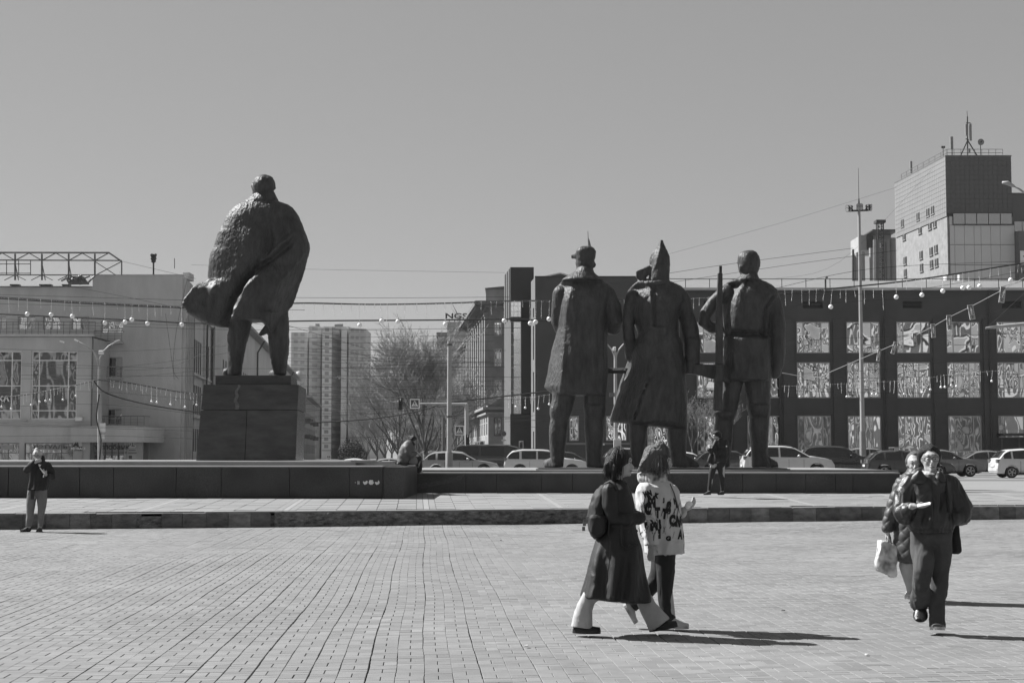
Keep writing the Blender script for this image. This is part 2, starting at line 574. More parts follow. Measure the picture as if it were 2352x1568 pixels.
tag(mb.build('slabs', [M_slab, M_stripe], upp), kind='stuff')

# kerb between the two levels: single stones, some lost and showing rough concrete
ke = thing('stone_kerb', 'long low kerb of granite blocks and crumbling concrete between the lower and upper square', 'kerb', (0, 37.2, 0))
kdir = Vector((1, 0.24, 0)).normalized(); kn = Vector((-0.24, 1, 0)).normalized()
def kerb_seg(mb, x0, x1, z0, z1, f0, f1, ch=0.0):
    """x range along the kerb, f = offset behind the front line"""
    def P(x, f, z): return Vector((x, kerb_y(x), z)) + kn * f
    mb.hexa([P(x0, f0, z0), P(x1, f0, z0), P(x1, f1, z0), P(x0, f1, z0), P(x0, f0 + ch, z1), P(x1, f0 + ch, z1), P(x1, f1, z1), P(x0, f1, z1)])
mb = MB(); kerb_seg(mb, -45, 45, -0.05, 0.26, 0.09, 0.5); mb.build('core', M_rubble, ke)
random.seed(11)
x = -20.0
rubble_ranges = [(-12.2, -11.1), (-5.15, -1.9)]
while x < 24:
    w = random.uniform(0.42, 0.52) if x < 2 else random.uniform(0.44, 0.6)
    x1 = x + w
    T0 = kerb_y(x)
    px = (1176 + FOC * x / T0) * 1.0884
    rough = 655 < px < 1625 or 30 < px < 62 or 325 < px < 352
    if rough:
        x = x1; continue
    mb = MB()
    j_ = random.uniform(-.012, .012)
    kerb_seg(mb, x + .004, x1 - .004, -0.03, 0.325 + random.uniform(-.012, .008), 0.0 + j_, 0.16, 0.012)
    mb.build('kerb_stone', random.choice(MK), ke)
    x = x1
# crumbling stretches: one rough face each
def rough_face(xa, xb, seed, name='crumbled_concrete'):
    nxx = int((xb - xa) / 0.035); nz = 9
    mb = MB(); vs = []
    for i in range(nxx + 1):
        xx = xa + (xb - xa) * i / nxx
        topz = 0.31 + 0.05 * mnoise.noise(Vector((xx * 2.2, seed, 0))) - (0.0)
        for k in range(nz + 1):
            t = k / nz
            z = -0.03 + (topz + 0.03) * t
            dep = 0.05 + 0.05 * mnoise.noise(Vector((xx * 5, z * 9, seed))) + 0.03 * mnoise.noise(Vector((xx * 17, z * 22, seed + 3)))
            p = Vector((xx, kerb_y(xx), z)) + kn * dep
            vs.append(p)
        vs.append(Vector((xx, kerb_y(xx), topz + .01)) + kn * 0.14)
        vs.append(Vector((xx, kerb_y(xx), topz - .02)) + kn * 0.3)
    m_ = nz + 3
    fs = [(i * m_ + k, (i + 1) * m_ + k, (i + 1) * m_ + k + 1, i * m_ + k + 1) for i in range(nxx) for k in range(m_ - 1)]
    mb.add(vs, fs)
    mb.build(name, M_rubble, ke)
rough_face(-5.35, 3.1, 1.0); rough_face(-11.35, -10.9, 5.0); rough_face(-8.6, -8.2, 8.0)
# thin edging slabs on top of the kerb, broken here and there
random.seed(4)
x = -22.0
while x < 24:
    w = random.uniform(0.9, 2.4); x1 = x + w
    if random.random() < 0.86:
        mb = MB(); o_ = random.uniform(-0.02, 0.03)
        kerb_seg(mb, x + .004, x1 - .004, 0.31, 0.345 + random.uniform(-.006, .012), 0.05 + o_, 0.52)
        mb.build('edge_slab', M_slab, ke)
    x = x1
# loose bits of stone by the kerb
for (u, v, w) in ((1739, 1196, .12), (2360 * .95, 1191, .09)):
    p = W(u, v, 1.6 * FOC / (v - 1046))
    mb = MB().hexa([(p.x - w, p.y - .05, 0), (p.x + w, p.y - .04, 0), (p.x + w * .9, p.y + .05, 0), (p.x - w, p.y + .05, 0),
                    (p.x - w * .9, p.y - .04, .05), (p.x + w * .8, p.y - .03, .04), (p.x + w * .8, p.y + .04, .05), (p.x - w * .8, p.y + .03, .055)])
    tag(mb.build('stone_chip', M_slab), 'pale stone chip at the foot of the kerb ' + ('right of the walking pair' if u < 2000 else 'near the right edge'), 'stone')

# ================================================ PLATFORM UNDER THE STATUES
wl = thing('platform_wall', 'higher dark granite platform wall with pale stickers, left of the seated woman', 'wall', (0, 42.4, .4))
D0 = 42.4
zt = Z(1069, D0)
tl = Tr(0, 1080, 2.138, D0)
js = [-1200, -900, -640, -420, 32, 415, 597, 933, 1175, 1543, 1863]
for a, b in zip(js[:-1], js[1:]):
    mb = MB(); mb.box(tl.x(a) + .009, tl.x(b) - .009, D0 + random.uniform(0, .008), D0 + 1.0, 0.50, zt - .05)
    mb.build('wall_panel', M_granite, wl)
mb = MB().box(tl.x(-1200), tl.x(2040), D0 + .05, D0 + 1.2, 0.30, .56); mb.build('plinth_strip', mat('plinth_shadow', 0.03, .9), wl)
mb = MB(); mb.box(tl.x(1863) + .004, tl.x(2043), D0, D0 + 1.0, 0.50, zt - .05); mb.build('wall_panel', M_granite, wl)
tb = Tr(950, 1060, 6.72, D0)
# end block, turned a little
zb0, zb1 = .44, zt - .035
xa_, xb_ = tb.x(62), tb.x(415)
eb = MB().hexa([(xa_, 42.3, zb0), (xb_ - .02, 42.2, zb0), (xb_ + .16, 45.4, zb0), (xa_ + .1, 45.6, zb0),
                (xa_, 42.34, zb1), (xb_, 42.30, zb1), (xb_ + .16, 45.4, zb1), (xa_ + .1, 45.6, zb1)])
eb.build('end_block', M_granite, wl)
cs = [-1200, -780, -420, 130, 640, 1180, 1700, 2043]
for k, (a, b) in enumerate(zip(cs[:-1], cs[1:])):
    MB().cbox(tl.x(a) + .003, tl.x(b) - .003, D0 - .012, D0 + 1.25, zt - .048, zt - .001 * k, .008).build('coping_slab', M_coping, wl)
M_stick = mat('sticker', 0.7, .6, .2)
for k, (cx, cy, r) in enumerate(((608, 1440, 17), (650, 1440, 18), (693, 1441, 17))):
    t3 = Tr(700, 700, 2.852, D0 - .006); p = t3(cx, cy); rr = t3.r(r)
    mb = MB(); vs = [(p.x + rr * .25 * (k - 1), p.y, p.z + rr * .1)]
    for a in range(25):
        an = a / 24 * 2 * PI * (.72 if k != 1 else .97) + (2.6 if k == 0 else (0.5 if k == 1 else 2.9))
        q = rr * random.uniform(.85, 1.05); vs.append((p.x + q * math.cos(an), p.y, p.z + q * math.sin(an)))
    vs2 = [(a, b + .004, c) for a, b, c in vs]
    n_ = len(vs)
    mb.add(vs, [(0, i, i + 1) for i in range(1, n_ - 1)]); mb.add(vs2, [(0, i + 1, i) for i in range(1, n_ - 1)])
    mb.build('sticker', M_stick, wl)
t3 = Tr(700, 700, 2.852, D0 - .006)
mb = MB()
for (a, b, c, d) in ((553, 1430, 558, 1456), (562, 1432, 566, 1456), (553, 1442, 566, 1446), (534, 1440, 542, 1444)):
    p, q = t3(a, d), t3(c, b); mb.box(p.x, q.x, p.y, p.y + .004, p.z, q.z)
mb.build('sticker_remnant', M_stick, wl)
# terrace behind the left wall
te = thing('statue_terrace', 'pale slab terrace carrying the tall plinth behind the left platform wall', 'terrace', (0, 50, 0.5))
MB().box(-40, X(862, 50), D0 + 1.3, 58.5, .3, 1.405).build('base', M_coping, te)
for k in range(14):
    x0 = -34 + k * 2.45; x1 = min(x0 + 2.44, X(905, 44.5))
    if x1 - x0 < .5: continue
    MB().box(x0, x1 - .0, 43.75, 46.3, 1.405, 1.437).build('terrace_slab', M_coping, te)
for k in range(12):
    x0 = -34 + k * 2.45; x1 = min(x0 + 2.44, X(860, 57))
    if x1 - x0 < .5: continue
    MB().box(x0, x1, 46.31, 58.0, 1.405, 1.445 + .003 * (k % 2)).build('terrace_slab', M_coping, te)
mb = MB()
p0 = X(815, 45); p1 = X(872, 45)
for i in range(6):
    for j in range(4):
        w_ = (p1 - p0) / 6; mb.box(p0 + i * w_ + .01, p0 + (i + 1) * w_ - .01, 43.8 + j * .55, 44.3 + j * .55, 1.437, 1.447)
mb.build('dark_tiles', mat('dark_tile', 0.06, .7, .2), te)

# right, lower wall
wr = thing('low_platform_wall', 'lower dark granite platform wall in front of the three statues', 'wall', (5, 45.7, .4))
D3 = 45.7
zr = Z(1084.5, D3)
ts = Tr(950, 1060, 6.72, D3)
jr = [(X(903, D3)), ts.x(1443), ts.x(1957)]
for u in (1243, 1315, 1388, 1470, 1543, 1630, 1705, 1782, 1850, 1918, 1958, 2066): jr.append(X(u, D3))
for a, b in zip(jr[:-1], jr[1:]):
    MB().box(a + .006, b - .006, D3 + random.uniform(0, .008), D3 + .6, .4, zr - .04).build('wall_panel', M_granite, wr)
x = jr[0]; k = 0
while x < jr[-1]:
    x1 = min(x + 2.3, jr[-1]); MB().cbox(x + .002, x1 - .002, D3 - .01, D3 + .75, zr - .038, zr - .001 * (k % 3), .006).build('coping_slab', M_coping, wr); x = x1; k += 1
tr_ = thing('low_terrace', 'pale stepped terrace under the three statues', 'terrace', (8, 52, .5))
MB().box(X(903, 46.6) , X(2064, 46.6), 46.5, 60, .3, zr - .02).build('base', M_coping, tr_)
zz = Z(1078, 50.5)
MB().box(X(930, 49), X(2050, 49), 48.3, 60, zr - .02, zr + .035).build('step', M_coping, tr_)
z51 = Z(1073.5, 51.0)
sb = thing('statue_slab', 'long thin dark slab on which the three statues stand', 'base', (X(1520, 50), 50, zr))
MB().box(X(1237, 49.6), X(1808, 49.6), 49.6, 53.4, zr + .035, z51).build('slab', M_granite, sb)
MB().box(X(1231, 49.3), X(1815, 49.3), 49.3, 53.6, zr + .036, zr + .075).build('lower_slab', M_coping, sb)
# rusty scar on the low wall
tq = Tr(950, 1060, 6.72, D3 - .008)
mb = MB(); n_ = 40; vs = []
for i in range(n_ + 1):
    t = i / n_; u = 450 + 985 * t
    top = 1010 - 180 * t ** 1.7 + 14 * mnoise.noise(Vector((t * 14, 0, 0))); wd = 85 + 12 * math.sin(t * 9)
    if t > .93: wd *= (1 - t) / .07 + .15
    vs += [tq(u, top), tq(u - 8, top + wd + 14 * mnoise.noise(Vector((t * 12, 4, 0))))]
mb.add(vs, [(2 * i + 1, 2 * i + 3, 2 * i + 2, 2 * i) for i in range(n_)])
mb.build('worn_scar', mat('scar', 0.07, .9, .5, 40, .5, 60), wr)
# ================================================ STATUES
M_stat = mat('dark_bronze', 0.032, 0.50, 0.35, 7.0, 0.55, 17, stretch=(1, 1, 0.3), spec=0.27, blotch=0.25, v2=0.068)
def gs(x, s): return math.exp(-(x / s) ** 2)
def ss(x): x = max(0.0, min(1.0, x)); return x * x * (3 - 2 * x)
def lin(v, tab): return float(np.interp(v, [t[0] for t in tab], [t[1] for t in tab]))
def stat_disp(amp=0.022):
    def f(c):
        p = Vector(c)
        a = mnoise.noise(p * 2.6) * 0.45 + mnoise.noise(p * 7.0) * 0.5 + abs(mnoise.noise(p * 15.0)) * 1.3
        b = mnoise.noise(Vector((p.x * 9, p.y * 9, p.z * 1.6)))
        return amp * (a * 0.8 + b * 0.35)
    return f

# plinth of the tall statue
Tp = Tr(430, 400, 1.96, 50.0)
pt = thing('statue_plinth', 'tall dark polished stone plinth carrying the figure in the billowing coat', 'plinth', (X(580, 51.7), 51.7, 1.44))
SK = -0.063
def pl_block(v0, v1, l0, r0, l1, r1, dep, y0, name, g_=0.0):
    """front face lower edge at v0 (l0..r0), upper edge at v1 (l1..r1)"""
    Tq = Tr(430, 400, 1.96, y0)
    a, b, c, d = Tq(l0, v0), Tq(r0, v0), Tq(r1, v1), Tq(l1, v1)
    dx = SK * dep
    mb = MB().hexa([a, b, (b.x + dx + .02, y0 + dep, a.z), (a.x + dx, y0 + dep, a.z), d, c, (c.x + dx, y0 + dep, d.z), (d.x + dx, y0 + dep, d.z)])
    return mb.build(name, M_plinth, pt)
M_plinth = mat('polished_granite', 0.028, 0.22, 0.5, 1.6, 0.05, 6, stretch=(1, 1, 3.0), spec=0.4, blotch=.3, v2=0.06)
pl_block(1476, 1225, 118, 355, 141, 366, 3.5, 50.0, 'stone_block')
pl_block(1476, 1225, 358, 606, 368.5, 615, 3.5, 50.0, 'stone_block')
pl_block(1222, 1100, 141.5, 615, 155, 621, 3.5, 50.0, 'stone_block')
pl_block(1098.5, 1055, 212, 583, 213, 583, 2.6, 50.35, 'top_slab')
# chalky run on the upper block
tq = Tr(430, 400, 1.96, 49.985)
mb = MB(); vs = []
for i in range(21):
    t = i / 20; v = 1100 + 121 * t; u = 327 - 14 * math.sin(t * 2.6) + 4 * math.sin(t * 17)
    vs += [tq(u - 5 - 4 * t, v), tq(u + 7 + 4 * t, v)]
    vs[-1].y = vs[-2].y = 49.985 - .0
mb.add(vs, [(2 * i, 2 * i + 2, 2 * i + 3, 2 * i + 1) for i in range(20)])
mb.build('lime_run', mat('lime_run', 0.10, .8, .5, 20), pt)

# ---- figure in the billowing coat
T = Tr(440, 420, 5.228, 51.6)
def rlf(u, v):
    r = 0.0
    xs_ = lin(v, [(600, 1205), (1000, 1215), (1150, 1185), (1300, 1105), (1420, 1005), (1650, 865), (1900, 735), (2050, 650)])
    on = ss((v - 700) / 300)
    r += 0.13 * on * gs(u - (xs_ - 170), 190) - 0.26 * on * gs(u - (xs_ + 45), 60)
    if v > 1250:
        xe = lin(v, [(1250, 1155), (1385, 1092), (1560, 978), (1720, 868), (1850, 805), (2030, 735), (2100, 700)])
        h = 0.85 * ss((v - 1240) / 380)
        w_ = 12 + 50 * ss((v - 1700) / 300)
        r += h * ss((u - xe) / w_) * math.exp(-max(0, u - xe - w_) / 420)
        r -= 0.10 * ss((v - 1300) / 300) * gs(u - (xe - 60), 70)
    # crease rising to the right
    if 1160 < u < 1620:
        vc = 1270 - (u - 1160) * 0.875
        r += (0.16 * gs(v - vc + 20, 35) - 0.15 * gs(v - vc - 60, 55)) * ss((1620 - u) / 150)
    xf = lin(v, [(1050, 1760), (1180, 1650), (1350, 1530), (1525, 1405), (1655, 1345), (2030, 1262), (2150, 1250)])
    if v > 1040:
        r -= 0.55 * ss((u - xf) / 240) * ss((v - 1040) / 120); r += 0.07 * gs(u - xf, 22)
    xg = lin(v, [(1270, 1230), (1340, 1310), (1420, 1375)])
    if 1270 < v < 1440: r += 0.06 * gs(u - xg, 18)
    if 1300 < v < 1440: r += 0.05 * gs(u - lin(v, [(1300, 1505), (1440, 1390)]), 18)
    r += 0.10 * gs(u - 520, 60) * gs(v - 1610, 60)
    r -= 0.16 * ss((v - 1455) / 60) * ss((520 - u) / 80) * ss((2000 - v) / 300)
    if v > 1480: r -= 0.05 * ss((u - 425 - (v - 1480) * .1) / 20) * ss((560 - u) / 60) * ss((1600 - v) / 60)
    return r
def shr(u, v): return .50 * max(0, 560 - u) / 402 * ss((v - 1440) / 140)
st = thing('statue', 'tall dark bronze statue of a bareheaded man in a billowing long coat on the plinth', 'statue', (T.x(1080), 51.6, T.z(2703)))
mb = MB()
sil(mb, T, [(400, 1010, 1290, .22, .3), (440, 900, 1340, .36, .42), (470, 835, 1430, .42, .5), (500, 782, 1500, .48, .55), (560, 715, 1560, .55, .6), (640, 660, 1605, .6, .65),
            (740, 612, 1650, .64, .7), (850, 552, 1692, .66, .75), (1000, 505, 1742, .68, .8), (1040, 494, 1748, .68, .8), (1100, 462, 1738, .68, .8),
            (1200, 437, 1712, .68, .85), (1300, 425, 1690, .66, .85), (1400, 422, 1655, .64, .85), (1465, 424, 1635, .62, .8), (1480, 380, 1628, .62, .8), (1515, 300, 1615, .6, .8),
            (1595, 235, 1592, .58, .8), (1655, 198, 1572, .56, .8), (1735, 145, 1542, .52, .8), (1795, 122, 1520, .5, .8), (1815, 126, 1505, .5, .8),
            (1860, 166, 1455, .5, .8), (1945, 235, 1402, .48, .75), (1998, 322, 1362, .45, .7)], n=110, e=2.15, step=18, relief=rlf, shear=shr)
sil(mb, T, [(1900, 180, 770, .4), (2000, 325, 778, .4), (2030, 395, 765, .36), (2055, 455, 745, .32), (2078, 560, 690, .25)], n=70, relief=rlf, step=15, shear=shr)
sil(mb, T, [(1900, 1000, 1420, .45), (1998, 1090, 1362, .4), (2045, 1185, 1340, .34), (2105, 1238, 1312, .25), (2150, 1252, 1288, .15)], n=50, relief=rlf, step=15)
a, b, c = T(1180, 2042), T(1075, 2178), T(1245, 2150)
mb.hexa([T(1075, 2178, -.12), T(1104, 2194, -.12), T(1104, 2194, .12), T(1075, 2170, .12), T(1185, 2035, -.2), T(1255, 2130, -.2), T(1255, 2130, .3), T(1185, 2035, .3)])
# collar and head
sil(mb, T, [(306, 1110, 1262, .22, .26), (318, 1085, 1285, .27, .34), (350, 1020, 1300, .33, .4), (400, 955, 1322, .40, .46), (440, 892, 1342, .46, .5), (462, 880, 1330, .42, .45)], n=50, step=8, dy=.05)
mb.ball(T(1152, 222, -.02), T.r(148), 26, 18, sy=1.05, sz=.92)
mb.ball(T(1100, 262, .18), T.r(104), 20, 14)
mb.ball(T(1072, 322, .14), T.r(70), 16, 12)
mb.ball(T(1003, 238, .2), T.r(22), 10, 8, sz=1.5)
mb.ball(T(1018, 190, .2), T.r(26), 10, 8)
mb.ball(T(1062, 272, -.14), T.r(20), 10, 8, sz=1.9)
mb.ball(T(1298, 262, .0), T.r(10), 8, 6, sz=2)
sil(mb, T, [(300, 1080, 1262, .3), (420, 1060, 1270, .3)], n=24, dy=.1)
# legs
sil(mb, T, [(1940, 712, 1010, .34), (2085, 700, 975, .34), (2200, 674, 950, .33), (2300, 668, 915, .32), (2450, 680, 890, .28), (2560, 682, 868, .26), (2703, 684, 848, .24)], n=34, e=2.4, dy=.15)
sil(mb, T, [(1860, 1200, 1462, .34), (2090, 1190, 1475, .34), (2250, 1212, 1475, .33), (2450, 1236, 1464, .3), (2600, 1258, 1445, .27), (2640, 1270, 1436, .26), (2703, 1280, 1440, .25)], n=34, e=2.4, dy=.15)
for (u, w_) in ((762, 70), (1362, 78)):
    p = T(u, 2690, .45); q = T(u - 90, 2695, .95)
    chain(mb, [(p, .17), (q, .15)])
mb.ball(T(672, 2672, .5), .16, 12, 8)
o = mb.build('figure', M_stat, st); remesh(o, 0.034, 2, stat_disp(0.024))

# ---- statue in the peaked cap
T = Tr(1340, 560, 4.6115, 51.2)
K = 358.0
st = thing('statue', 'dark bronze statue in a peaked cap and knee length coat, leftmost of the three', 'statue', (T.x(500), 51.2, T.z(2799)), group=None)
def rlf(u, v):
    r = 0.0
    xr = lin(v, [(700, 420), (850, 370), (1000, 345), (1300, 318), (1560, 305), (1900, 272), (2000, 268)])
    r -= 0.25 * ss((u - 760) / 60) * ss((v - 850) / 200) * 0.5
    r += 0.02 * math.sin(u * .05) * ss((v - 1100) / 300)
    return r
def shr(u, v):
    xr = lin(v, [(700, 420), (850, 370), (1000, 345), (1300, 318), (1560, 305), (1900, 272), (2000, 268)])
    return -1.35 * max(0, xr - u) / K * ss((v - 640) / 100)
mb = MB()
sil(mb, T, [(640, 330, 740, .24, .4), (665, 296, 775, .30, .45), (700, 245, 838, .35, .5), (760, 215, 865, .43, .52), (800, 212, 880, .47, .55), (880, 222, 850, .54), (1050, 240, 832, .55), (1200, 250, 824, .55),
            (1300, 228, 823, .56), (1400, 196, 824, .6), (1560, 163, 826, .65), (1700, 140, 825, .68), (1873, 100, 816, .72), (1900, 128, 814, .72), (1948, 185, 811, .7), (1972, 240, 808, .68)], n=90, e=2.6, relief=rlf, step=16, shear=shr)
sil(mb, T, [(505, 492, 640, .3), (525, 462, 662, .33), (560, 425, 672, .38), (600, 362, 712, .47), (640, 300, 768, .56), (657, 296, 776, .57)], n=50, step=8, dy=-.02)
chain(mb, [(T(810, 800), .30), (T(880, 960), .29), (T(908, 1110, .1), .27), (T(892, 1190, .3), .26), (T(850, 1200, .8), .22)])
chain(mb, [(T(285, 800, .1), .26), (T(262, 960, .15), .24), (T(258, 1130, .3), .23), (T(285, 1220, .6), .2), (T(330, 1210, .95), .19)])
sil(mb, T, [(392, 468, 676, .3), (460, 456, 668, .3), (510, 470, 650, .27), (560, 470, 650, .27)], n=30, dy=0.02)
mb.ball(T(672, 468, .0), .06, 8, 8, sz=1.7)
sil(mb, T, [(262, 522, 638, .2, .25), (285, 478, 664, .3, .35), (310, 466, 684, .33, .38), (328, 462, 690, .34, .4), (400, 470, 680, .31, .36), (420, 478, 668, .29, .3)], n=36, e=3.0, step=8, dy=0.0)
mb.hexa([T(408, 385, .1), T(465, 395, -.05), T(465, 400, .5), T(408, 395, .4), T(410, 350, .1), T(465, 335, -.05), T(465, 335, .5), T(410, 350, .4)])
q0 = 1383.5
sil(mb, T, [(q0 + 560, 190, 456, .36), (q0 + 640, 188, 446, .36), (q0 + 690, 178, 434, .36), (q0 + 740, 160, 424, .37), (q0 + 790, 158, 412, .37), (q0 + 835, 166, 395, .35), (q0 + 850, 172, 378, .3), (q0 + 900, 162, 374, .3),
            (q0 + 1000, 150, 366, .31), (q0 + 1100, 153, 352, .29), (q0 + 1200, 158, 338, .26), (q0 + 1300, 168, 322, .24), (q0 + 1415, 185, 312, .26)], n=30, e=2.6, step=14)
sil(mb, T, [(q0 + 560, 542, 806, .36), (q0 + 690, 550, 800, .36), (q0 + 715, 548, 798, .42), (q0 + 760, 553, 800, .42), (q0 + 840, 564, 790, .36), (q0 + 860, 558, 782, .32), (q0 + 1000, 562, 786, .33), (q0 + 1150, 572, 772, .3),
            (q0 + 1250, 578, 760, .28), (q0 + 1330, 580, 758, .28), (q0 + 1415, 582, 788, .3)], n=30, e=2.6, step=14)
chain(mb, [(T(235, q0 + 1350, .1), .19), (T(185, q0 + 1370, .45), .18), (T(135, q0 + 1378, .7), .15)])
mb.hexa([T(92, q0 + 1415, .5), T(240, q0 + 1415, -.1), T(300, q0 + 1415, .3), T(150, q0 + 1415, 1.0), T(95, q0 + 1365, .5), T(225, q0 + 1290, -.1), T(280, q0 + 1310, .3), T(150, q0 + 1360, 1.0)])
chain(mb, [(T(700, q0 + 1345, .1), .22), (T(745, q0 + 1360, .6), .18), (T(760, q0 + 1370, .9), .13)])
o = mb.build('figure', M_stat, st); remesh(o, 0.032, 2, stat_disp(0.018))
mb = MB(); mb.tube([T(618, 262, .1), T(606, 185, .1), T(601, 160, .1), T(598, 80, .1)], [.055, .03, .012, .008], 8)
mb.build('lightning_rod', mat('rod_metal', .2, .4, .1, metal=.6), st)

# ---- statue in the pointed hat
T = Tr(1500, 860, 4.6115, 51.0)
def EF(u, v): return (184.4 + .941 * u, -1290.8 + .941 * v)
st = thing('statue', 'dark bronze statue in a tall pointed hat and ankle length greatcoat, middle of the three', 'statue', (T.x(650), 51.0, T.z(1415)))
def rlf(u, v):
    r = 0.0
    if v > -700 and v < -180: r -= 0.10 * gs(u - 607, 16) * ss((v + 680) / 60) * ss((-170 - v) / 30)
    if v > 200: r += .10 * gs(u - (760 - (v - 200) * .25), 45) * ss((v - 200) / 300) - .08 * gs(u - (690 - (v - 200) * .3), 40) * ss((v - 200) / 300)
    if -600 < v < -170: r += 0.05 * ss((u - 430) / 60) * ss((600 - u) / 30)
    # half belt
    bu, bv = (u - 612) / 135, (v + 138) / 48
    if abs(bu) < 1.25 and abs(bv) < 1.25:
        d_ = (abs(bu) ** 5 + abs(bv) ** 5) ** .2
        r += 0.075 * ss((1.12 - d_) / .14)
    if v > 0:
        xs_ = lin(v, [(0, 610), (355, 568), (590, 458), (900, 356), (980, 340)])
        on = ss(v / 260)
        x2 = lin(v, [(0, 470), (210, 405), (460, 325), (660, 245), (900, 200)])
        r -= 0.22 * gs(u - xs_ - 8, 11) * ss((v - 300) / 200)
        r += .05 * gs(u - 820, 60) * on
    return r
mb = MB()
R_ = [(-740, 470, 765, .20, .35), (-708, 410, 843, .27, .4), (-670, 363, 927, .33, .46), (-632, 338, 972, .38, .5), (-576, 318, 1000, .46, .52), (-491, 330, 985, .57, .54), (-444, 346, 940, .62, .55), (-331, 374, 905, .68, .55), (-237, 410, 890, .64, .54),
      (-143, 443, 895, .52), (-105, 440, 905, .53), (-39, 420, 925, .56), (0, 405, 940, .6), (210, 332, 968, .7), (450, 250, 986, .78), (640, 195, 1000, .82), (860, 130, 1003, .85), (890, 135, 1003, .85), (905, 230, 1002, .8), (925, 420, 1002, .7), (945, 600, 1002, .6), (965, 760, 1001, .5)]
def shr(u, v):
    if v < 0: return -.85 * max(0, 565 - u) / K * ss((v + 730) / 110) * ss((-50 - v) / 110)
    xs_ = lin(v, [(0, 610), (355, 568), (590, 458), (900, 356), (980, 340)]); x2 = lin(v, [(0, 470), (210, 405), (460, 325), (660, 245), (900, 200)]); on = ss(v / 260)
    return on * (-1.05 * max(0, xs_ - u) / K + 0.07 * (1 if u < xs_ else 0) * ss((v - 300) / 200) - .9 * max(0, x2 - u) / K)
sil(mb, T, R_, n=110, e=2.4, relief=rlf, step=14, shear=shr)
# collar rim
mb.tube([T(*EF(350, 628), -.1), T(*EF(400, 618), -.34), T(*EF(470, 622), -.42), T(*EF(560, 618), -.36), T(*EF(610, 622), -.15)], [.05, .07, .07, .07, .05], 8)
H_ = [(100, 540, 575, .05), (125, 533, 580, .07), (150, 520, 588, .1), (200, 490, 612, .18), (250, 446, 636, .25), (300, 420, 654, .29), (350, 409, 660, .31), (420, 414, 659, .32), (480, 422, 657, .33), (550, 408, 653, .34), (600, 392, 650, .33), (640, 400, 650, .3)]
def rh(u, v):
    e_ = lin(v, [(100, 545), (200, 530), (330, 500), (420, 478), (500, 430), (550, 360)])
    uu = (u - 184.4) / .941; vv = (v + 1290.8) / .941
    e_ = lin(vv, [(100, 545), (200, 530), (330, 500), (420, 478), (500, 430), (550, 360)])
    return -1.0 * max(0, e_ - uu) / 380 + .03 * gs(uu - e_, 12)
H2 = []
for (v, l, r, h) in H_:
    a_, v_ = EF(l, v); b_, _ = EF(r, v); H2.append((v_, a_, b_, h, h * 1.1))
sil(mb, T, H2, n=60, e=2.2, relief=rh, step=8)
def P5(lst, y0, y1):
    return [T(*EF(*q), y0) for q in lst] + [T(*EF(*q), y1) for q in lst]
pg = [(248, 480), (400, 412), (432, 425), (440, 480), (360, 560), (395, 600), (310, 602), (247, 560)]
n_ = len(pg); vs = P5(pg, -.1, .45)
mb.add(vs, [list(range(n_)), list(range(2 * n_ - 1, n_ - 1, -1))] + [((i + 1) % n_, i, n_ + i, n_ + (i + 1) % n_) for i in range(n_)])
chain(mb, [(T(*EF(800, 800)), .27), (T(*EF(858, 1000)), .25), (T(*EF(912, 1200)), .27), (T(*EF(940, 1400), -.05), .26), (T(1065, 60, -.1), .25), (T(1068, 210, -.15), .22)])
sil(mb, T, [(205, 992, 1150, .24), (300, 990, 1122, .2), (342, 992, 1110, .18)], n=24, dy=-.15, e=3)
sil(mb, T, [(-60, 988, 1158, .25), (205, 988, 1154, .25)], n=24, dy=-.12, e=2.6)
chain(mb, [(T(*EF(205, 800)), .24), (T(*EF(165, 960), .05), .2), (T(*EF(152, 1130), .1), .19), (T(*EF(160, 1300), .15), .2), (T(*EF(185, 1450), .3), .2), (T(345, 140, .45), .16)])
sil(mb, T, [(880, 338, 560, .33), (1000, 338, 540, .32), (1120, 345, 525, .3), (1250, 352, 515, .27), (1310, 368, 508, .25), (1415, 362, 500, .27)], n=30, e=2.5, step=14)
mb.hexa([T(325, 1415, .0), T(412, 1415, -.25), T(440, 1415, .2), T(340, 1415, .5), T(338, 1320, .0), T(405, 1272, -.2), T(430, 1280, .2), T(345, 1320, .5)])
sil(mb, T, [(900, 778, 1001, .36), (1100, 790, 997, .34), (1240, 808, 990, .3), (1300, 818, 992, .3), (1415, 832, 1040, .34)], n=30, e=2.5, step=14)
mb.hexa([T(900, 1415, -.3), T(1143, 1415, -.15), T(1143, 1415, .35), T(900, 1415, .35), T(950, 1262, -.22), T(1128, 1358, -.1), T(1128, 1358, .3), T(950, 1262, .3)])
mb.hexa([T(950, 1415, -.27), T(1075, 1415, -.2), T(1075, 1415, .35), T(950, 1415, .35), T(960, 1250, -.2), T(1062, 1335, -.1), T(1062, 1335, .3), T(960, 1250, .3)])
o = mb.build('figure', M_stat, st); remesh(o, 0.031, 2, stat_disp(0.018))
# rifle held level across the body
Th = Tr(1720, 860, 4.6115, 50.72)
rf = thing('rifle', 'bronze rifle held level by the statue in the pointed hat, its butt to the right', 'rifle', tuple(Th(100, 300)))
pg = [(60, 235), (355, 237), (492, 243), (476, 445), (400, 434), (180, 372), (60, 340)]
p_ = [Th(*q) for q in pg]
mb = MB().prism([(q.x, q.z) for q in p_], 50.58, 50.84)
o = mb.build('butt', M_stat, rf); remesh(fixn(o), .03, 1, stat_disp(.012))
mb = MB(); a = T(1050, 270, -.1); b = T(70, 315, .75)
mb.beam(a, T(300, 308, .6), .16, .15); mb.tube([T(310, 308, .6), b], .085, 10); mb.tube([T(302, 292, .6), T(70, 292, .75)], .05, 8)
mb.build('barrel', M_stat, rf, smooth=True, sharp=40)

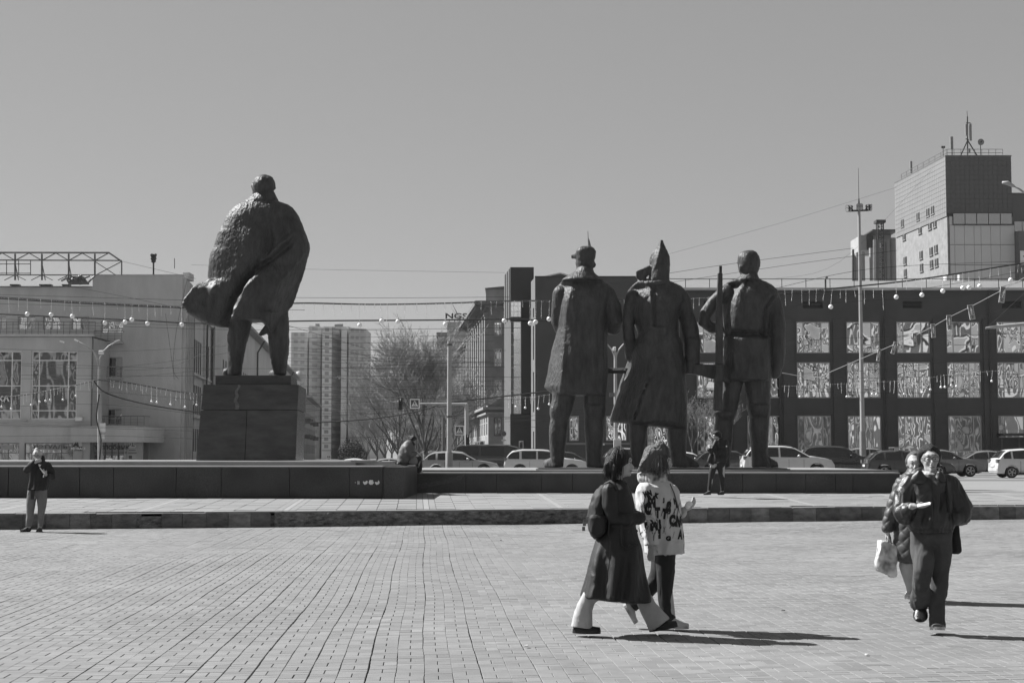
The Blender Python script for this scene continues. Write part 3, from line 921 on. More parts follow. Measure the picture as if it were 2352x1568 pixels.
# ---- bareheaded statue with the upright rifle
T = Tr(1720, 860, 4.6115, 51.0)
def GH(u, v): return (.8822 * u, -1199.1 + .8822 * v)
st = thing('statue', 'dark bronze bareheaded statue in a belted jacket with an upright rifle, rightmost of the three', 'statue', (T.x(650), 51.0, T.z(1415)))
def rlf(u, v):
    uu, vv = u / .8822, (v + 1199.1) / .8822
    r = 0.0
    r -= 0.05 * gs(uu - 700, 16) * ss((vv - 700) / 60) * ss((1220 - vv) / 40)
    r += 0.05 * gs(uu - 620, 90) * ss((vv - 700) / 200) * ss((1230 - vv) / 80)
    if vv < 700: r -= 0.08 * gs(uu - 745, 14) * ss((700 - vv) / 100)
    # shoulder blade edge facing the sun
    xr = lin(vv, [(600, 700), (680, 640), (760, 560), (900, 545), (1100, 530), (1230, 500)])
    r -= 0.16 * gs(vv - 1240, 38) + 0.0
    if vv > 1240: r += 0.06 * ss((vv - 1240) / 60)
    r -= 0.05 * gs(u - lin(v, [(0, 605), (400, 575)]), 12) * ss(v / 60)
    if v > 80: r += 0.10 * gs(u - lin(v, [(100, 490), (230, 500), (330, 515)]), 30) * ss((v - 80) / 40) * ss((360 - v) / 60)
    r += .015 * math.sin(uu * .12) * gs(vv - 1240, 70)
    xa = lin(vv, [(740, 1095), (900, 985), (1200, 950)])
    if 740 < vv < 1300: r -= .14 * gs(uu - xa, 30)
    return r
def shr(u, v):
    uu, vv = u / .8822, (v + 1199.1) / .8822
    xr = lin(vv, [(600, 700), (680, 650), (760, 600), (900, 580), (1100, 560), (1230, 540)])
    return -1.25 * max(0, xr - uu) / 406 * ss((vv - 540) / 90) * ss((1250 - vv) / 70)
mb = MB()
R_ = [(-745, 520, 835, .20, .35), (-735, 500, 850, .23, .38), (-705, 441, 917, .29, .45), (-670, 400, 979, .34, .48), (-617, 385, 1035, .42, .5), (-546, 388, 1045, .50, .52), (-458, 397, 985, .56, .53), (-317, 406, 940, .58, .53), (-140, 423, 935, .5), (-100, 425, 935, .5),
      (-52, 410, 945, .54), (100, 400, 948, .58), (240, 392, 951, .6), (400, 402, 953, .6), (425, 425, 950, .55)]
sil(mb, T, R_, n=100, e=2.5, relief=rlf, step=12, shear=shr)
q_ = [(415, 775, 890, .22), (440, 712, 908, .27), (480, 672, 920, .32), (505, 642, 930, .36), (528, 632, 938, .38)]
sil(mb, T, [(GH(0, v)[1], l * .8822, r * .8822, h, h) for v, l, r, h in q_], n=40, step=6)
q_ = [(137, 760, 845, .08), (150, 715, 880, .16), (170, 680, 903, .23), (220, 653, 932, .3), (290, 650, 946, .34), (350, 656, 940, .33), (400, 664, 924, .3), (440, 690, 905, .25), (470, 700, 900, .24)]
sil(mb, T, [(GH(0, v)[1], l * .8822, r * .8822, h, h * 1.15) for v, l, r, h in q_], n=40, step=6, dy=.03)
mb.ball(T(*GH(688, 368), -.13), .06, 8, 8, sz=1.9); mb.ball(T(*GH(655, 300), .25), .05, 8, 8)
chain(mb, [(T(*GH(500, 690)), .26), (T(*GH(345, 800), .05), .2), (T(*GH(232, 960), .08), .2), (T(*GH(205, 1070), .1), .19), (T(*GH(300, 1140), .2), .19), (T(*GH(430, 1150), .35), .18)])
chain(mb, [(T(*GH(1090, 740)), .26), (T(*GH(1140, 900)), .26), (T(*GH(1160, 1100)), .28), (T(*GH(1165, 1350)), .27), (T(1030, 90), .26), (T(1025, 230), .22), (T(1005, 335), .18)])
sil(mb, T, [(400, 405, 640, .38), (560, 395, 600, .36), (700, 388, 575, .36), (775, 370, 560, .36), (785, 300, 556, .42), (820, 303, 548, .42), (860, 325, 530, .36), (890, 318, 522, .3), (1000, 306, 515, .31), (1150, 318, 504, .29), (1290, 340, 482, .26), (1415, 345, 475, .28)], n=34, e=2.6, step=14)
sil(mb, T, [(380, 648, 952, .4), (560, 666, 947, .38), (690, 690, 943, .37), (697, 688, 946, .46), (760, 694, 946, .46), (825, 706, 938, .4), (842, 712, 936, .33), (1000, 716, 926, .34), (1200, 730, 914, .3), (1270, 735, 915, .29), (1415, 735, 960, .33)], n=34, e=2.6, step=12)
mb.hexa([T(760, 1415, -.3), T(1043, 1415, -.15), T(1043, 1415, .35), T(760, 1415, .35), T(840, 1250, -.24), T(1030, 1362, -.1), T(1030, 1362, .3), T(840, 1250, .3)])
mb.hexa([T(860, 1415, -.27), T(985, 1415, -.2), T(985, 1415, .35), T(860, 1415, .35), T(870, 1232, -.2), T(960, 1325, -.1), T(960, 1325, .3), T(870, 1232, .3)])
o = mb.build('figure', M_stat, st); remesh(o, 0.031, 2, stat_disp(0.018))
Tf = Tr(1720, 860, 4.6115, 50.25)
rf = thing('rifle', 'bronze rifle standing upright beside the rightmost of the three statues', 'rifle', tuple(Tf(345, 760)))
mb = MB(); a = Tf(*GH(425, 340)); b = Tf(*GH(424, 430))
mb.beam(a, b, .085, .12); mb.build('muzzle', M_stat, rf)
def seg(mb, v0, l0, r0, v1, l1, r1, h=.10):
    p = [Tf(l0, v0), Tf(r0, v0), Tf(l1, v1), Tf(r1, v1)]
    Y = 50.25
    mb.hexa([(p[2].x, Y - h, p[2].z), (p[3].x, Y - h, p[2].z), (p[3].x, Y + h, p[2].z), (p[2].x, Y + h, p[2].z), (p[0].x, Y - h, p[0].z), (p[1].x, Y - h, p[0].z), (p[1].x, Y + h, p[0].z), (p[0].x, Y + h, p[0].z)])
mb = MB()
seg(mb, -820, 344, 394, -240, 322, 398); seg(mb, -241, 320, 399, 235, 318, 400, .11)
o = mb.build('barrel', M_stat, rf); remesh(fixn(o), .022, 1, stat_disp(.01))
mb = MB(); seg(mb, 234, 318, 400, 450, 306, 396, .13); seg(mb, 449, 306, 396, 766, 298, 390, .15)
o = mb.build('butt', M_stat, rf); remesh(fixn(o), .022, 1, stat_disp(.01))
# ================================================ BUILDINGS
class Fr:
    """upright facade frame: s along the wall, t outwards from it (towards the viewer), z up"""
    def __init__(f, o, e):
        f.o = Vector((o[0], o[1], 0)); f.e = Vector((e[0], e[1], 0)).normalized(); f.n = Vector((f.e.y, -f.e.x, 0))
    def __call__(f, s, t, z): p = f.o + f.e * s + f.n * t; return Vector((p.x, p.y, z))
def FB(mb, F, s0, s1, t0, t1, z0, z1):
    """box in a facade frame, t1 is the outer side"""
    mb.hexa([F(s0, t1, z0), F(s1, t1, z0), F(s1, t0, z0), F(s0, t0, z0), F(s0, t1, z1), F(s1, t1, z1), F(s1, t0, z1), F(s0, t0, z1)])
def wall_holes(mb, F, s0, s1, z0, z1, holes, t0, t1):
    S = sorted({s0, s1, *[h[0] for h in holes], *[h[1] for h in holes]}); S = [s for s in S if s0 <= s <= s1]
    for a, b in zip(S[:-1], S[1:]):
        if b - a < 1e-4: continue
        m_ = (a + b) / 2
        hz = sorted([(h[2], h[3]) for h in holes if h[0] < m_ < h[1]])
        z = z0
        for (p, q) in hz:
            if p > z + 1e-4: FB(mb, F, a, b, t0, t1, z, p)
            z = max(z, q)
        if z < z1 - 1e-4: FB(mb, F, a, b, t0, t1, z, z1)
def window(parent, F, s0, s1, z0, z1, vs_=(), hs_=(), t=-.18, fw=.07, mf=None, mg=None, name='window', panes=True, sill=None, split=None):
    """frame mesh with a pane under it; vs_/hs_ = fractions where the bars stand"""
    mb = MB(); d = .06
    FB(mb, F, s0, s0 + fw, t, t + d, z0, z1); FB(mb, F, s1 - fw, s1, t, t + d, z0, z1)
    FB(mb, F, s0 + fw, s1 - fw, t, t + d, z0, z0 + fw); FB(mb, F, s0 + fw, s1 - fw, t, t + d, z1 - fw, z1)
    cs = [s0] + [s0 + (s1 - s0) * v for v in vs_] + [s1]
    rs = [z0] + [z0 + (z1 - z0) * h for h in hs_] + [z1]
    for c in cs[1:-1]: FB(mb, F, c - fw * .4, c + fw * .4, t + .002, t + d - .002, z0 + fw, z1 - fw)
    for r in rs[1:-1]: FB(mb, F, s0 + fw, s1 - fw, t + .004, t + d - .004, r - fw * .35, r + fw * .35)
    w = mb.build(name, mf, parent)
    if sill:
        mb = MB(); FB(mb, F, s0 - .05, s1 + .05, t + .05, .1, z0 - .09, z0 - .005); mb.build('sill', sill, w)
    mg = mg if isinstance(mg, list) else [mg]
    if panes == 'one':
        mb = MB(); FB(mb, F, s0 + .01, s1 - .01, t - .03, t + .015, z0 + .01, z1 - .01); mb.build('pane', random.choice(mg), w)
    else:
        for a, b in zip(cs[:-1], cs[1:]):
            for p, q in zip(rs[:-1], rs[1:]):
                mb = MB(); FB(mb, F, a + .012, b - .012, t - .03, t + .015, p + .012, q - .012); mb.build('pane', random.choice(mg), w)
    return w
G_m = [mirror_glass('mirror_pane_' + 'abcdef'[i], 0.74 - .05 * (i % 3), warp=.085 + .03 * (i % 3), scale=.48 + .17 * (i % 4), seed=3.7 * i) for i in range(6)]
G_d = [mirror_glass('dull_pane_' + 'abc'[i], 0.26 + .10 * i, warp=.07, scale=.7, rough=.05, seed=2.1 * i) for i in range(3)]
M_gdark = mat('dark_pane', .035, .5, .3, 1.5, spec=.2)
M_frame = mat('window_frame', .5, .6, .1)
M_framed = mat('dark_window_frame', .12, .6, .1)
M_white = mat('white_paint', .75, .6, .05)
M_steel = mat('grey_steel', .12, .5, .3, 6)
M_steeld = mat('dark_steel', .045, .5, .3, 6)

# ---------------- dark shopping building
M_dk = mat('dark_render', 0.072, 0.85, 0.12, 0.6, 0.2, 25, blotch=.12)
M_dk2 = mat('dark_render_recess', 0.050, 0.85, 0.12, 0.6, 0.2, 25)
M_roofm = mat('seamed_metal_roof', 0.20, 0.45, 0.15, 1.0, spec=.5)
YD = 124.0
db = thing('shopping_building', 'long dark rendered shopping building with square mirror windows behind the three statues', 'building', (X(1900, YD), YD, .5))
F = Fr((0, YD), (1, 0))
Zd = lambda v: Z(v, YD)
Xd = lambda u: X(u, YD)
ztop = Zd(667)
xl, xr_ = Xd(1466), Xd(2560)
rows = [(Zd(810.8), Zd(738.6), 1), (Zd(913.8), Zd(831.5), 2), (0.9, Zd(954.2), 3)]
holes = []; wins = []
for k in range(-3, 7):
    u0 = 1833 + 115.5 * k
    for (a, b, r) in rows:
        s0, s1 = Xd(u0), Xd(u0 + 77.4)
        if r == 3 and k == 4: a_ = Zd(1005)
        else: a_ = a
        if s0 < xl + .5 or s1 > xr_: continue
        holes.append((s0, s1, a_, b)); wins.append((s0, s1, a_, b, r, k))
vents = []
for u in (1849, 2079.5, 2309, 1619):
    s0, s1 = Xd(u), Xd(u + 45.5); holes.append((s0, s1, Zd(708), Zd(691.5))); vents.append((s0, s1))
mb = MB(); wall_holes(mb, F, xl, xr_, 0.3, ztop, holes, -.45, 0.0)
mb.build('wall', M_dk, db)
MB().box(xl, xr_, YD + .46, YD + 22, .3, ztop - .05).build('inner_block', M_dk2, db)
# piers standing slightly proud between the bays
for k in range(-3, 8):
    u0 = 1833 + 115.5 * k - 38.1
    s0, s1 = Xd(u0 + 6), Xd(u0 + 32)
    if s0 < xl + .2: continue
    mb = MB(); FB(mb, F, s0, s1, .003, .14, .3, Zd(733)); mb.build('pier', M_dk, db)
random.seed(21)
for (s0, s1, a, b, r, k) in wins:
    if r == 1: window(db, F, s0, s1, a, b, (.21, .745), ((.27,) if k in (1, 3) else ()), mf=M_frame, mg=G_m, fw=.08)
    elif r == 2: window(db, F, s0, s1, a, b, (.21, .665), (.27,), mf=M_frame, mg=G_m, fw=.08)
    else: window(db, F, s0, s1, a, b, (.21, .765), (.28,) if k != 4 else (), mf=M_frame, mg=G_d + G_m[:2], fw=.08)
for s0, s1 in vents:
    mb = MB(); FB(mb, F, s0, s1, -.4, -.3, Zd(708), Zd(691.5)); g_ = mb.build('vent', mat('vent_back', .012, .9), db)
    for i in range(5):
        z = Zd(708) + .03 + i * .11; mb = MB(); FB(mb, F, s0, s1, -.25, -.06, z, z + .035); mb.build('louvre', M_dk, g_)
for u in (2036, 2277, 1792, 1560):
    mb = MB(); mb.tube([F(Xd(u), .2, .5), F(Xd(u), .2, ztop - .2)], .07, 8)
    mb.build('downpipe', M_steeld, db, smooth=True, sharp=60)
mb = MB(); FB(mb, F, Xd(2290), Xd(2560), 0, 1.6, Zd(1001), Zd(995)); mb.build('entrance_canopy', M_steeld, db)
mb = MB(); FB(mb, F, Xd(2300), Xd(2540), -.3, -.1, .6, Zd(1006)); mb.build('shopfront', G_d[0], db)
for u in (2300, 2340, 2380, 2440, 2500):
    mb = MB(); FB(mb, F, Xd(u), Xd(u) + .12, -.09, .02, .6, Zd(1005)); mb.build('shopfront_post', M_framed, db)
# roof: gutter, sloping seamed sheets, guard rail
rf_ = MB(); FB(rf_, F, xl, xr_, -.2, .35, ztop, ztop + .16); rf_ = rf_.build('gutter', mat('gutter_metal', .45, .4, .1), db)
zrid = Z(645, YD + 14)
nS = int((xr_ - xl) / 1.3)
for i in range(nS):
    a = xl + (xr_ - xl) * i / nS; b = xl + (xr_ - xl) * (i + 1) / nS - .02
    MB().hexa([(a, YD - .1, ztop + .16), (b, YD - .1, ztop + .16), (b, YD + 14, zrid - .1), (a, YD + 14, zrid - .1),
               (a, YD - .1, ztop + .21), (b, YD - .1, ztop + .21), (b, YD + 14, zrid), (a, YD + 14, zrid)]).build('roof_sheet', M_roofm, db)
MB().box(xl, xr_, YD + 14, YD + 22, ztop, zrid - .02).build('roof_core', M_dk2, db)
rl = MB(); rl.tube([(xl, YD + .3, ztop + .95), (xr_, YD + .3, ztop + .95)], .03, 6)
rl = rl.build('guard_rail', M_steeld, db)
k = 0
while xl + 1.9 * k < xr_:
    MB().box(xl + 1.9 * k, xl + 1.9 * k + .05, YD + .28, YD + .32, ztop + .2, ztop + .95).build('rail_post', M_steeld, rl); k += 1
# taller left block
YB = 122.0; Zb = lambda v: Z(v, YB); Xb = lambda u: X(u, YB)
F = Fr((0, YB), (1, 0))
h_ = [(Xb(1308), Xb(1330), Zb(1012), Zb(955)), (Xb(1392), Xb(1560 - 120), Zb(1012), Zb(955)), (Xb(1540), Xb(1564), Zb(1012), Zb(955)), (Xb(1540), Xb(1625), Zb(815), Zb(735)), (Xb(1510), Xb(1530), Zb(912), Zb(845))]
h_ = h_[:2]
mb = MB(); wall_holes(mb, F, Xb(1229.5), Xb(1466), .3, Zb(636.5), h_, -.4, 0); mb.build('side_wall', M_dk, db)
MB().box(Xb(1229.5) + .02, Xb(1466) - .02, YB + .41, YB + 20, .3, Zb(637)).build('side_block', M_dk2, db)
for q in h_: window(db, F, *q, (.5,) if q[1] - q[0] > 1 else (), (), mf=M_frame, mg=G_m)
mb = MB()
x0, x1 = Xb(1240), Xb(1325); xm = (x0 + x1) / 2 + .2
mb.prism([(x0, Zb(636)), (x1, Zb(636)), (xm, Z(625, YB))], YB + 1, YB + 12); fixn(mb.build('attic_gable', mat('gable_grey', .11, .8), db))
mb = MB(); mb.beam((x0 - .2, YB + .9, Zb(636)), (xm, YB + .9, Z(624, YB)), .1, .08); mb.beam((x1 + .2, YB + .9, Zb(636)), (xm, YB + .9, Z(624, YB)), .1, .08); mb.build('gable_trim', M_white, db)
MB().box(Xb(1229), Xb(1466), YB - .06, YB + .3, Zb(636.5), Zb(634)).build('parapet', M_dk2, db)
MB().box(Xb(1300), Xb(1466), YB - .12, YB - .005, Zb(1021), Zb(1016)).build('string_course', mat('course', .2, .8), db)
# lit flank of the left block and slit windows
Ff = Fr((Xb(1229.5), YB), (-0.087, 1)); Ff.n = -Ff.n
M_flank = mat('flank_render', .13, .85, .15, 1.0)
hs = [(.9, 1.7, Zb(a), Zb(b)) for a, b in ((726, 704), (824, 745), (945, 852), (1032, 990))]
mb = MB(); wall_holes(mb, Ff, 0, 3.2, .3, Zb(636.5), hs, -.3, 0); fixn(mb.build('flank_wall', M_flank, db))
for q in hs: window(db, Ff, *q, (), (), mf=M_framed, mg=G_d[0], t=-.2)
# fin and glazed stair
YF = 128.0
fx0, fx1 = X(1172, YF), X(1226.5, YF)
MB().box(fx0, fx1, YF, YF + .5, .3, Z(613.5, YF)).build('fin_wall', mat('fin_dark', .050, .8, .1, .5), db)
Ff = Fr((fx0, YF), (-.087, 1)); Ff.n = -Ff.n
mb = MB(); FB(mb, Ff, 0, 6, -.3, 0, .3, Z(613.5, YF)); fixn(mb.build('fin_side', mat('fin_side', .10, .7, .1, 2), db))
for i in range(3):
    mb = MB(); FB(mb, Ff, .5 + i * 1.9, .5 + i * 1.9 + .1, 0.005, .06, Z(733, YF), Z(616, YF)); fixn(mb.build('fin_rib', M_steel, db))
MB().box(fx0 + .02, fx1 - .02, YF + .51, YF + 5.5, .3, Z(615, YF)).build('fin_core', M_dk2, db)
F = Fr((0, YF - .6), (1, 0)); YG = YF - .6
G_st = mirror_glass('stair_glass', .62, warp=.015, scale=.8, rough=.15, seed=9)
Zs = lambda v: Z(v, YG)
window(db, F, X(1173, YG), X(1197, YG), Zs(950), Zs(738), (.06,), (.13, .27, .4, .53, .66, .8, .93), t=-.1, mf=M_white, mg=G_st, fw=.05)
window(db, F, X(1173, YG), X(1197, YG), Zs(728), Zs(692), (.3, .7), (.35, .7), t=-.1, mf=M_white, mg=G_st, fw=.04)
MB().box(X(1170, YG), X(1228, YG), YG - .35, YG + .3, Zs(735), Zs(730.5)).build('stair_cornice', M_steeld, db)
Ff = Fr((X(1173, YG), YG), (-.087, 1)); Ff.n = -Ff.n
for i in range(8):
    z0, z1 = Zs(950 - i * 26.5), Zs(950 - (i + 1) * 26.5 + 1)
    mb = MB(); FB(mb, Ff, 0.02, 5.5, -.25, -.02, z0, z1); fixn(mb.build('side_panel', mat('pale_panel', .15, .6, .1), db))
MB().box(X(1197.5, YG), fx1, YG, YF - .01, Zs(950), Zs(738)).build('stair_wall', mat('fin_dark2', .055, .8, .1, .5), db)
MB().box(X(1173, YG), fx1, YG, YF - .012, .3, Zs(951.5)).build('stair_base', M_dk2, db)
window(db, Fr((0, YG), (1, 0)), X(1192, YG), X(1202, YG), Zs(1035), Zs(1012), (), (), t=.02, mf=M_white, mg=G_d[1], fw=.04)
# yellowed rail for the low ledge and cameras
tag(MB().box(Xb(1378), Xb(1388), YB - .5, YB - .2, Zb(1022), Zb(1018)).build('security_camera', M_white), 'small white security camera on the dark wall between the first two statues', 'camera')

# ---------------- ornate corner house
YO = 150.0
Zo = lambda v: Z(v, YO); Xo = lambda u: X(u, YO)
M_or = mat('buff_render', .23, .85, .15, 1.2, .3, 10, blotch=.15)
oh = thing('corner_house', 'old rendered corner house with a deep cornice and tall pilasters along the street', 'building', (Xo(1140), YO, .5))
F = Fr((0, YO), (1, 0))
xa_, xb_ = Xo(1121.5), Xo(1190)
hs = [(Xo(1134), Xo(1152.5), Zo(a), Zo(b)) for a, b in ((771, 739), (841.5, 800), (912, 872), (1001, 958))]
mb = MB(); wall_holes(mb, F, xa_, xb_, .3, Zo(700), hs, -.4, 0); mb.build('wall', M_or, oh)
for i, q in enumerate(hs): window(oh, F, *q, (.35, .68) if i < 3 else (.5,), (.42, .8) if i < 3 else (), t=-.15, mf=M_frame if i < 3 else M_framed, mg=G_d, fw=.09, sill=M_or)
DS = 31
Fs = Fr((xa_, YO), (-.087, 1)); Fs.n = -Fs.n
hs = []
for i in range(9):
    for a, b in ((770, 735), (838, 790), (905, 860), (1000, 950)): hs.append((1.3 + i * 3.3, 3.0 + i * 3.3, Zo(a), Zo(b)))
mb = MB(); wall_holes(mb, Fs, 0, DS, .3, Zo(700), hs, -.5, 0); fixn(mb.build('street_wall', M_or, oh))
for q in hs:
    w_ = window(oh, Fs, *q, (.5,), (.6,), t=-.055, mf=M_frame, mg=M_gdark, fw=.06, panes='one')
for i in range(10):
    mb = MB(); FB(mb, Fs, -.0 + i * 3.3, .9 + i * 3.3, .005, .35, Zo(930), Zo(725)); fixn(mb.build('pilaster', M_or, oh))
    mb = MB(); FB(mb, Fs, -.1 + i * 3.3, 1.0 + i * 3.3, .005, .45, Zo(725), Zo(718)); fixn(mb.build('capital', M_or, oh))
Mcor = mat('cornice_grey', .15, .8, .2, 2)
def lshape(t, z0, z1, name, m):
    mb = MB(); FB(mb, F, xa_ - t, xb_, .002, t, z0, z1); mb.build(name, m, oh)
    mb = MB(); FB(mb, Fs, 0.01, DS, .002, t, z0, z1); fixn(mb.build(name, m, oh))
lshape(.5, Zo(940), Zo(934), 'lower_cornice', M_or); lshape(.25, Zo(951), Zo(946), 'lower_cornice', M_or)
lshape(.35, Zo(706), Zo(701), 'frieze', M_or); lshape(1.3, Zo(700.5), Zo(694), 'cornice', Mcor)
for i in range(34):
    mb = MB(); FB(mb, Fs, .2 + i * .9, .6 + i * .9, .36, 1.15, Zo(705), Zo(700.7)); fixn(mb.build('bracket', Mcor, oh))
# roof and attic
mb = MB()
a, b, c, d = Fs(-1.3, 1.3, Zo(693.5)), F(xb_, 1.3, Zo(693.5)), F(xb_, -8, Z(676, YO)), Fs(8, -6.5, Z(676, YO))
e_, f_ = Fs(DS, 1.3, Zo(693.5)), Fs(DS, -7, Z(676, YO))
mb.add([a, b, c, d, e_, f_], [(0, 1, 2, 3), (4, 0, 3, 5)]); mb.build('roof', M_roofm, oh)
MB().box(Xo(1112), Xo(1190), YO + 9, YO + 16, Z(690, YO + 9), Z(664, YO + 9)).build('attic', M_or, oh)
MB().hexa([(Xo(1110), YO + 8.7, Z(664, YO + 9)), (Xo(1192), YO + 8.7, Z(664, YO + 9)), (Xo(1192), YO + 16, Z(664, YO + 9)), (Xo(1110), YO + 16, Z(664, YO + 9)),
           (Xo(1110), YO + 8.7, Z(662, YO + 9)), (Xo(1192), YO + 8.7, Z(655, YO + 9)), (Xo(1192), YO + 16, Z(655, YO + 9)), (Xo(1110), YO + 16, Z(662, YO + 9))]).build('attic_roof', mat('old_metal', .1, .6), oh)
MB().box(xa_ + .6, xb_, YO + .45, YO + 30, .3, Zo(703)).build('inner_block', M_or, oh)
# air conditioners under the window
for i, u in enumerate((1098, 1106, 1114)):
    p = Fs(1.5 + 3.4 * i, .5, Zo(1024))
    t_ = thing('air_conditioner', 'white air conditioner box low on the corner house, ' + ('nearest of three', 'middle of three', 'farthest of three')[i], 'air conditioner', tuple(p), 'air conditioners on the corner house')
    MB().box(p.x - .3, p.x + .3, p.y - .2, p.y + .2, p.z, p.z + .5).build('casing', M_white, t_)
    mb = MB(); mb.tube([(p.x, p.y - .21, p.z + .25), (p.x, p.y - .24, p.z + .25)], .18, 14); mb.build('fan_grille', M_steeld, t_)
# paler lower house further down the street
Y2 = 181.0
M_pl = mat('pale_render', .27, .85, .12, 1.2, .2, 10, blotch=.15)
o2 = Fs(DS + .1, 0, 0)
wh = thing('street_house', 'pale lower street house right of the bare tree, beyond the corner house', 'building', (o2.x, o2.y, .5))
F2 = Fr((o2.x, o2.y), (-.087, 1)); F2.n = -F2.n
zt2 = Z(790, 182)
hs = []
for i in range(7):
    for a in range(4): hs.append((1.0 + i * 3.4, 2.6 + i * 3.4, 2.0 + a * 3.2, 4.0 + a * 3.2))
mb = MB(); wall_holes(mb, F2, 0, 25, .3, zt2, hs, -.4, 0); fixn(mb.build('wall', M_pl, wh))
for q in hs: window(wh, F2, *q, (.5,), (), t=-.055, mf=M_frame, mg=M_gdark, fw=.07, panes='one')
mb = MB(); FB(mb, F2, 0, 25, -9, .6, zt2, zt2 + .3); fixn(mb.build('cornice', M_pl, wh))
for i in range(8):
    mb = MB(); FB(mb, F2, i * 3.4 - .1 + .15, i * 3.4 + .55, .004, .2, 1, zt2 - .02); fixn(mb.build('pilaster', M_pl, wh))
mb = MB(); FB(mb, F2, 0.02, 25, -10, -.41, .3, zt2 - .01); fixn(mb.build('inner_block', M_pl, wh))

# ---------------- house with the big letters on its roof
YN = 300.0
nb = thing('office_block', 'distant pale office block carrying big dark roof letters, behind the bare tree', 'building', (X(1050, YN), YN, .5))
M_ng = mat('ng_render', .36, .85, .1, .5)
MB().box(X(1026, YN), X(1100, YN), YN, YN + 20, .3, Z(739, YN)).build('wall', M_ng, nb)
MB().box(X(1001, YN), X(1026, YN) - .05, YN + 1, YN + 20, .3, Z(762, YN)).build('wing', mat('ng_dark', .16, .85, .1), nb)
for i in range(11):
    v = 752 + i * 24
    MB().box(X(1026.4, YN), X(1099, YN), YN - .12, YN - .01, Z(v + 9, YN), Z(v, YN)).build('window_band', mirror_glass('band_glass', .35, rough=.1), nb)
mb = MB()
for i in range(6): mb.box(X(1030 + i * 12, YN), X(1030 + i * 12, YN) + .12, YN + 1, YN + 1.2, Z(739, YN), Z(731, YN))
mb.box(X(1027, YN), X(1098, YN), YN + 1, YN + 1.3, Z(733, YN), Z(731.5, YN)); mb.build('sign_rack', M_steeld, nb)
letters('roof_letters', 'NGSE', .0 + (Z(719, YN) - Z(731, YN)) * 1.42, mat('letter_dark', .03, .7), (X(1053, YN), YN + .8, Z(725.3, YN)), nb, bold=.04, ext=.12, sx=1.52)

# ---------------- grain mill tower
YM = 200.0
Zm = lambda v: Z(v, YM); Xm = lambda u: X(u, YM)
Tm = Tr(1900, 260, 3.1364, YM)
gm = thing('mill_tower', 'tall mill tower with dark square cladding tiles and antennas on top, at upper right', 'building', (Tm.x(1700), YM, .5))
fx, rx = Tm.x(1462), Tm.x(1977)
zt = Tm.z(410); zm_ = Tm.z(880); zb_ = 0.3
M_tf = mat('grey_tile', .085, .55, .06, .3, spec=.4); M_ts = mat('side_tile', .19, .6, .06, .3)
M_low = mat('pale_cladding', .55, .55, .05, .2); M_ren = mat('pale_rough_render', .22, .9, .18, 1.2, .4, 8)
SE = Vector((53.3 - 54.9, 20.2, 0)).normalized()
SL = 20.3
Fs = Fr((fx, YM), (SE.x, SE.y)); Fs.n = -Fs.n
# body
def skew_block(name, x0, x1, y0, dep, z0, z1, m):
    k_ = SE.x / SE.y * dep
    MB().hexa([(x0, y0, z0), (x1, y0, z0), (x1 + k_, y0 + dep, z0), (x0 + k_, y0 + dep, z0), (x0, y0, z1), (x1, y0, z1), (x1 + k_, y0 + dep, z1), (x0 + k_, y0 + dep, z1)]).build(name, m, gm)
skew_block('upper_block', fx + .1, rx - .1, YM + .1, 20, zm_ - .5, zt - .05, M_dk2)
skew_block('lower_block', fx + .22, rx + .1, YM + .15, 20, zb_, zm_ - .1, M_ren)
nR, nC = 12, 14
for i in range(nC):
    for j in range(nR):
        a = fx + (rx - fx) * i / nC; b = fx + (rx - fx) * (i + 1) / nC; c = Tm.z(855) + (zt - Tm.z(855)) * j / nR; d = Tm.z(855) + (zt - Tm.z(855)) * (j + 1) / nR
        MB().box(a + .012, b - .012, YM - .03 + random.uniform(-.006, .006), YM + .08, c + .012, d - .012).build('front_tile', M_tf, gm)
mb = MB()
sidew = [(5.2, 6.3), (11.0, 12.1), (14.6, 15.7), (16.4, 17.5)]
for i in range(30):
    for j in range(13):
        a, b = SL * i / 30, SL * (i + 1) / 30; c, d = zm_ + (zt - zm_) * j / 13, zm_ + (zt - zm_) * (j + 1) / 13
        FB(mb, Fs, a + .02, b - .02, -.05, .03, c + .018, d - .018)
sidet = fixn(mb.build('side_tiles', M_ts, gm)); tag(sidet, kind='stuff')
M_hole = mat('window_dark', .02, .3, .2)
for (uu, vv) in ((1143, 935), (1268, 883), (1346, 851), (1384, 832), (1152, 1037), (1279, 985), (1357, 952), (1396, 935), (1156, 1228), (1283, 1184), (1363, 1155), (1402, 1137), (1156, 1325), (1285, 1283), (1364, 1255), (1404, 1242)):
    # find s on the flank seen at uu
    lo, hi = 0, SL
    for _ in range(30):
        m_ = (lo + hi) / 2; p = Fs(m_, 0, 10)
        if (1176 + FOC * p.x / p.y) > (1900 + uu / 3.1364) * .91875: lo = m_
        else: hi = m_
    p = Fs(lo, 0, 0); z = Z((260 + vv / 3.1364) * .91875, p.y); off = .04 if vv < 1000 and not (vv > 930 and uu > 1150) else -.12
    t0 = .035 if off > 0 else .0
    mb = MB(); FB(mb, Fs, lo - .62, lo + .62, t0 - .3, t0 + .012, z - .5, z + .5); w_ = fixn(mb.build('window', M_hole, gm))
    mb = MB(); FB(mb, Fs, lo - .72, lo + .72, t0, t0 + .1, z - .62, z - .52); fixn(mb.build('sill', M_ren, w_))
    mb = MB(); FB(mb, Fs, lo - .03, lo + .03, t0 + .013, t0 + .03, z - .5, z + .5); fixn(mb.build('frame', M_frame, w_))
mb = MB(); FB(mb, Fs, 0, SL, -.28, -.05, zb_, zm_ - .1); fixn(mb.build('flank_render_wall', M_ren, gm))
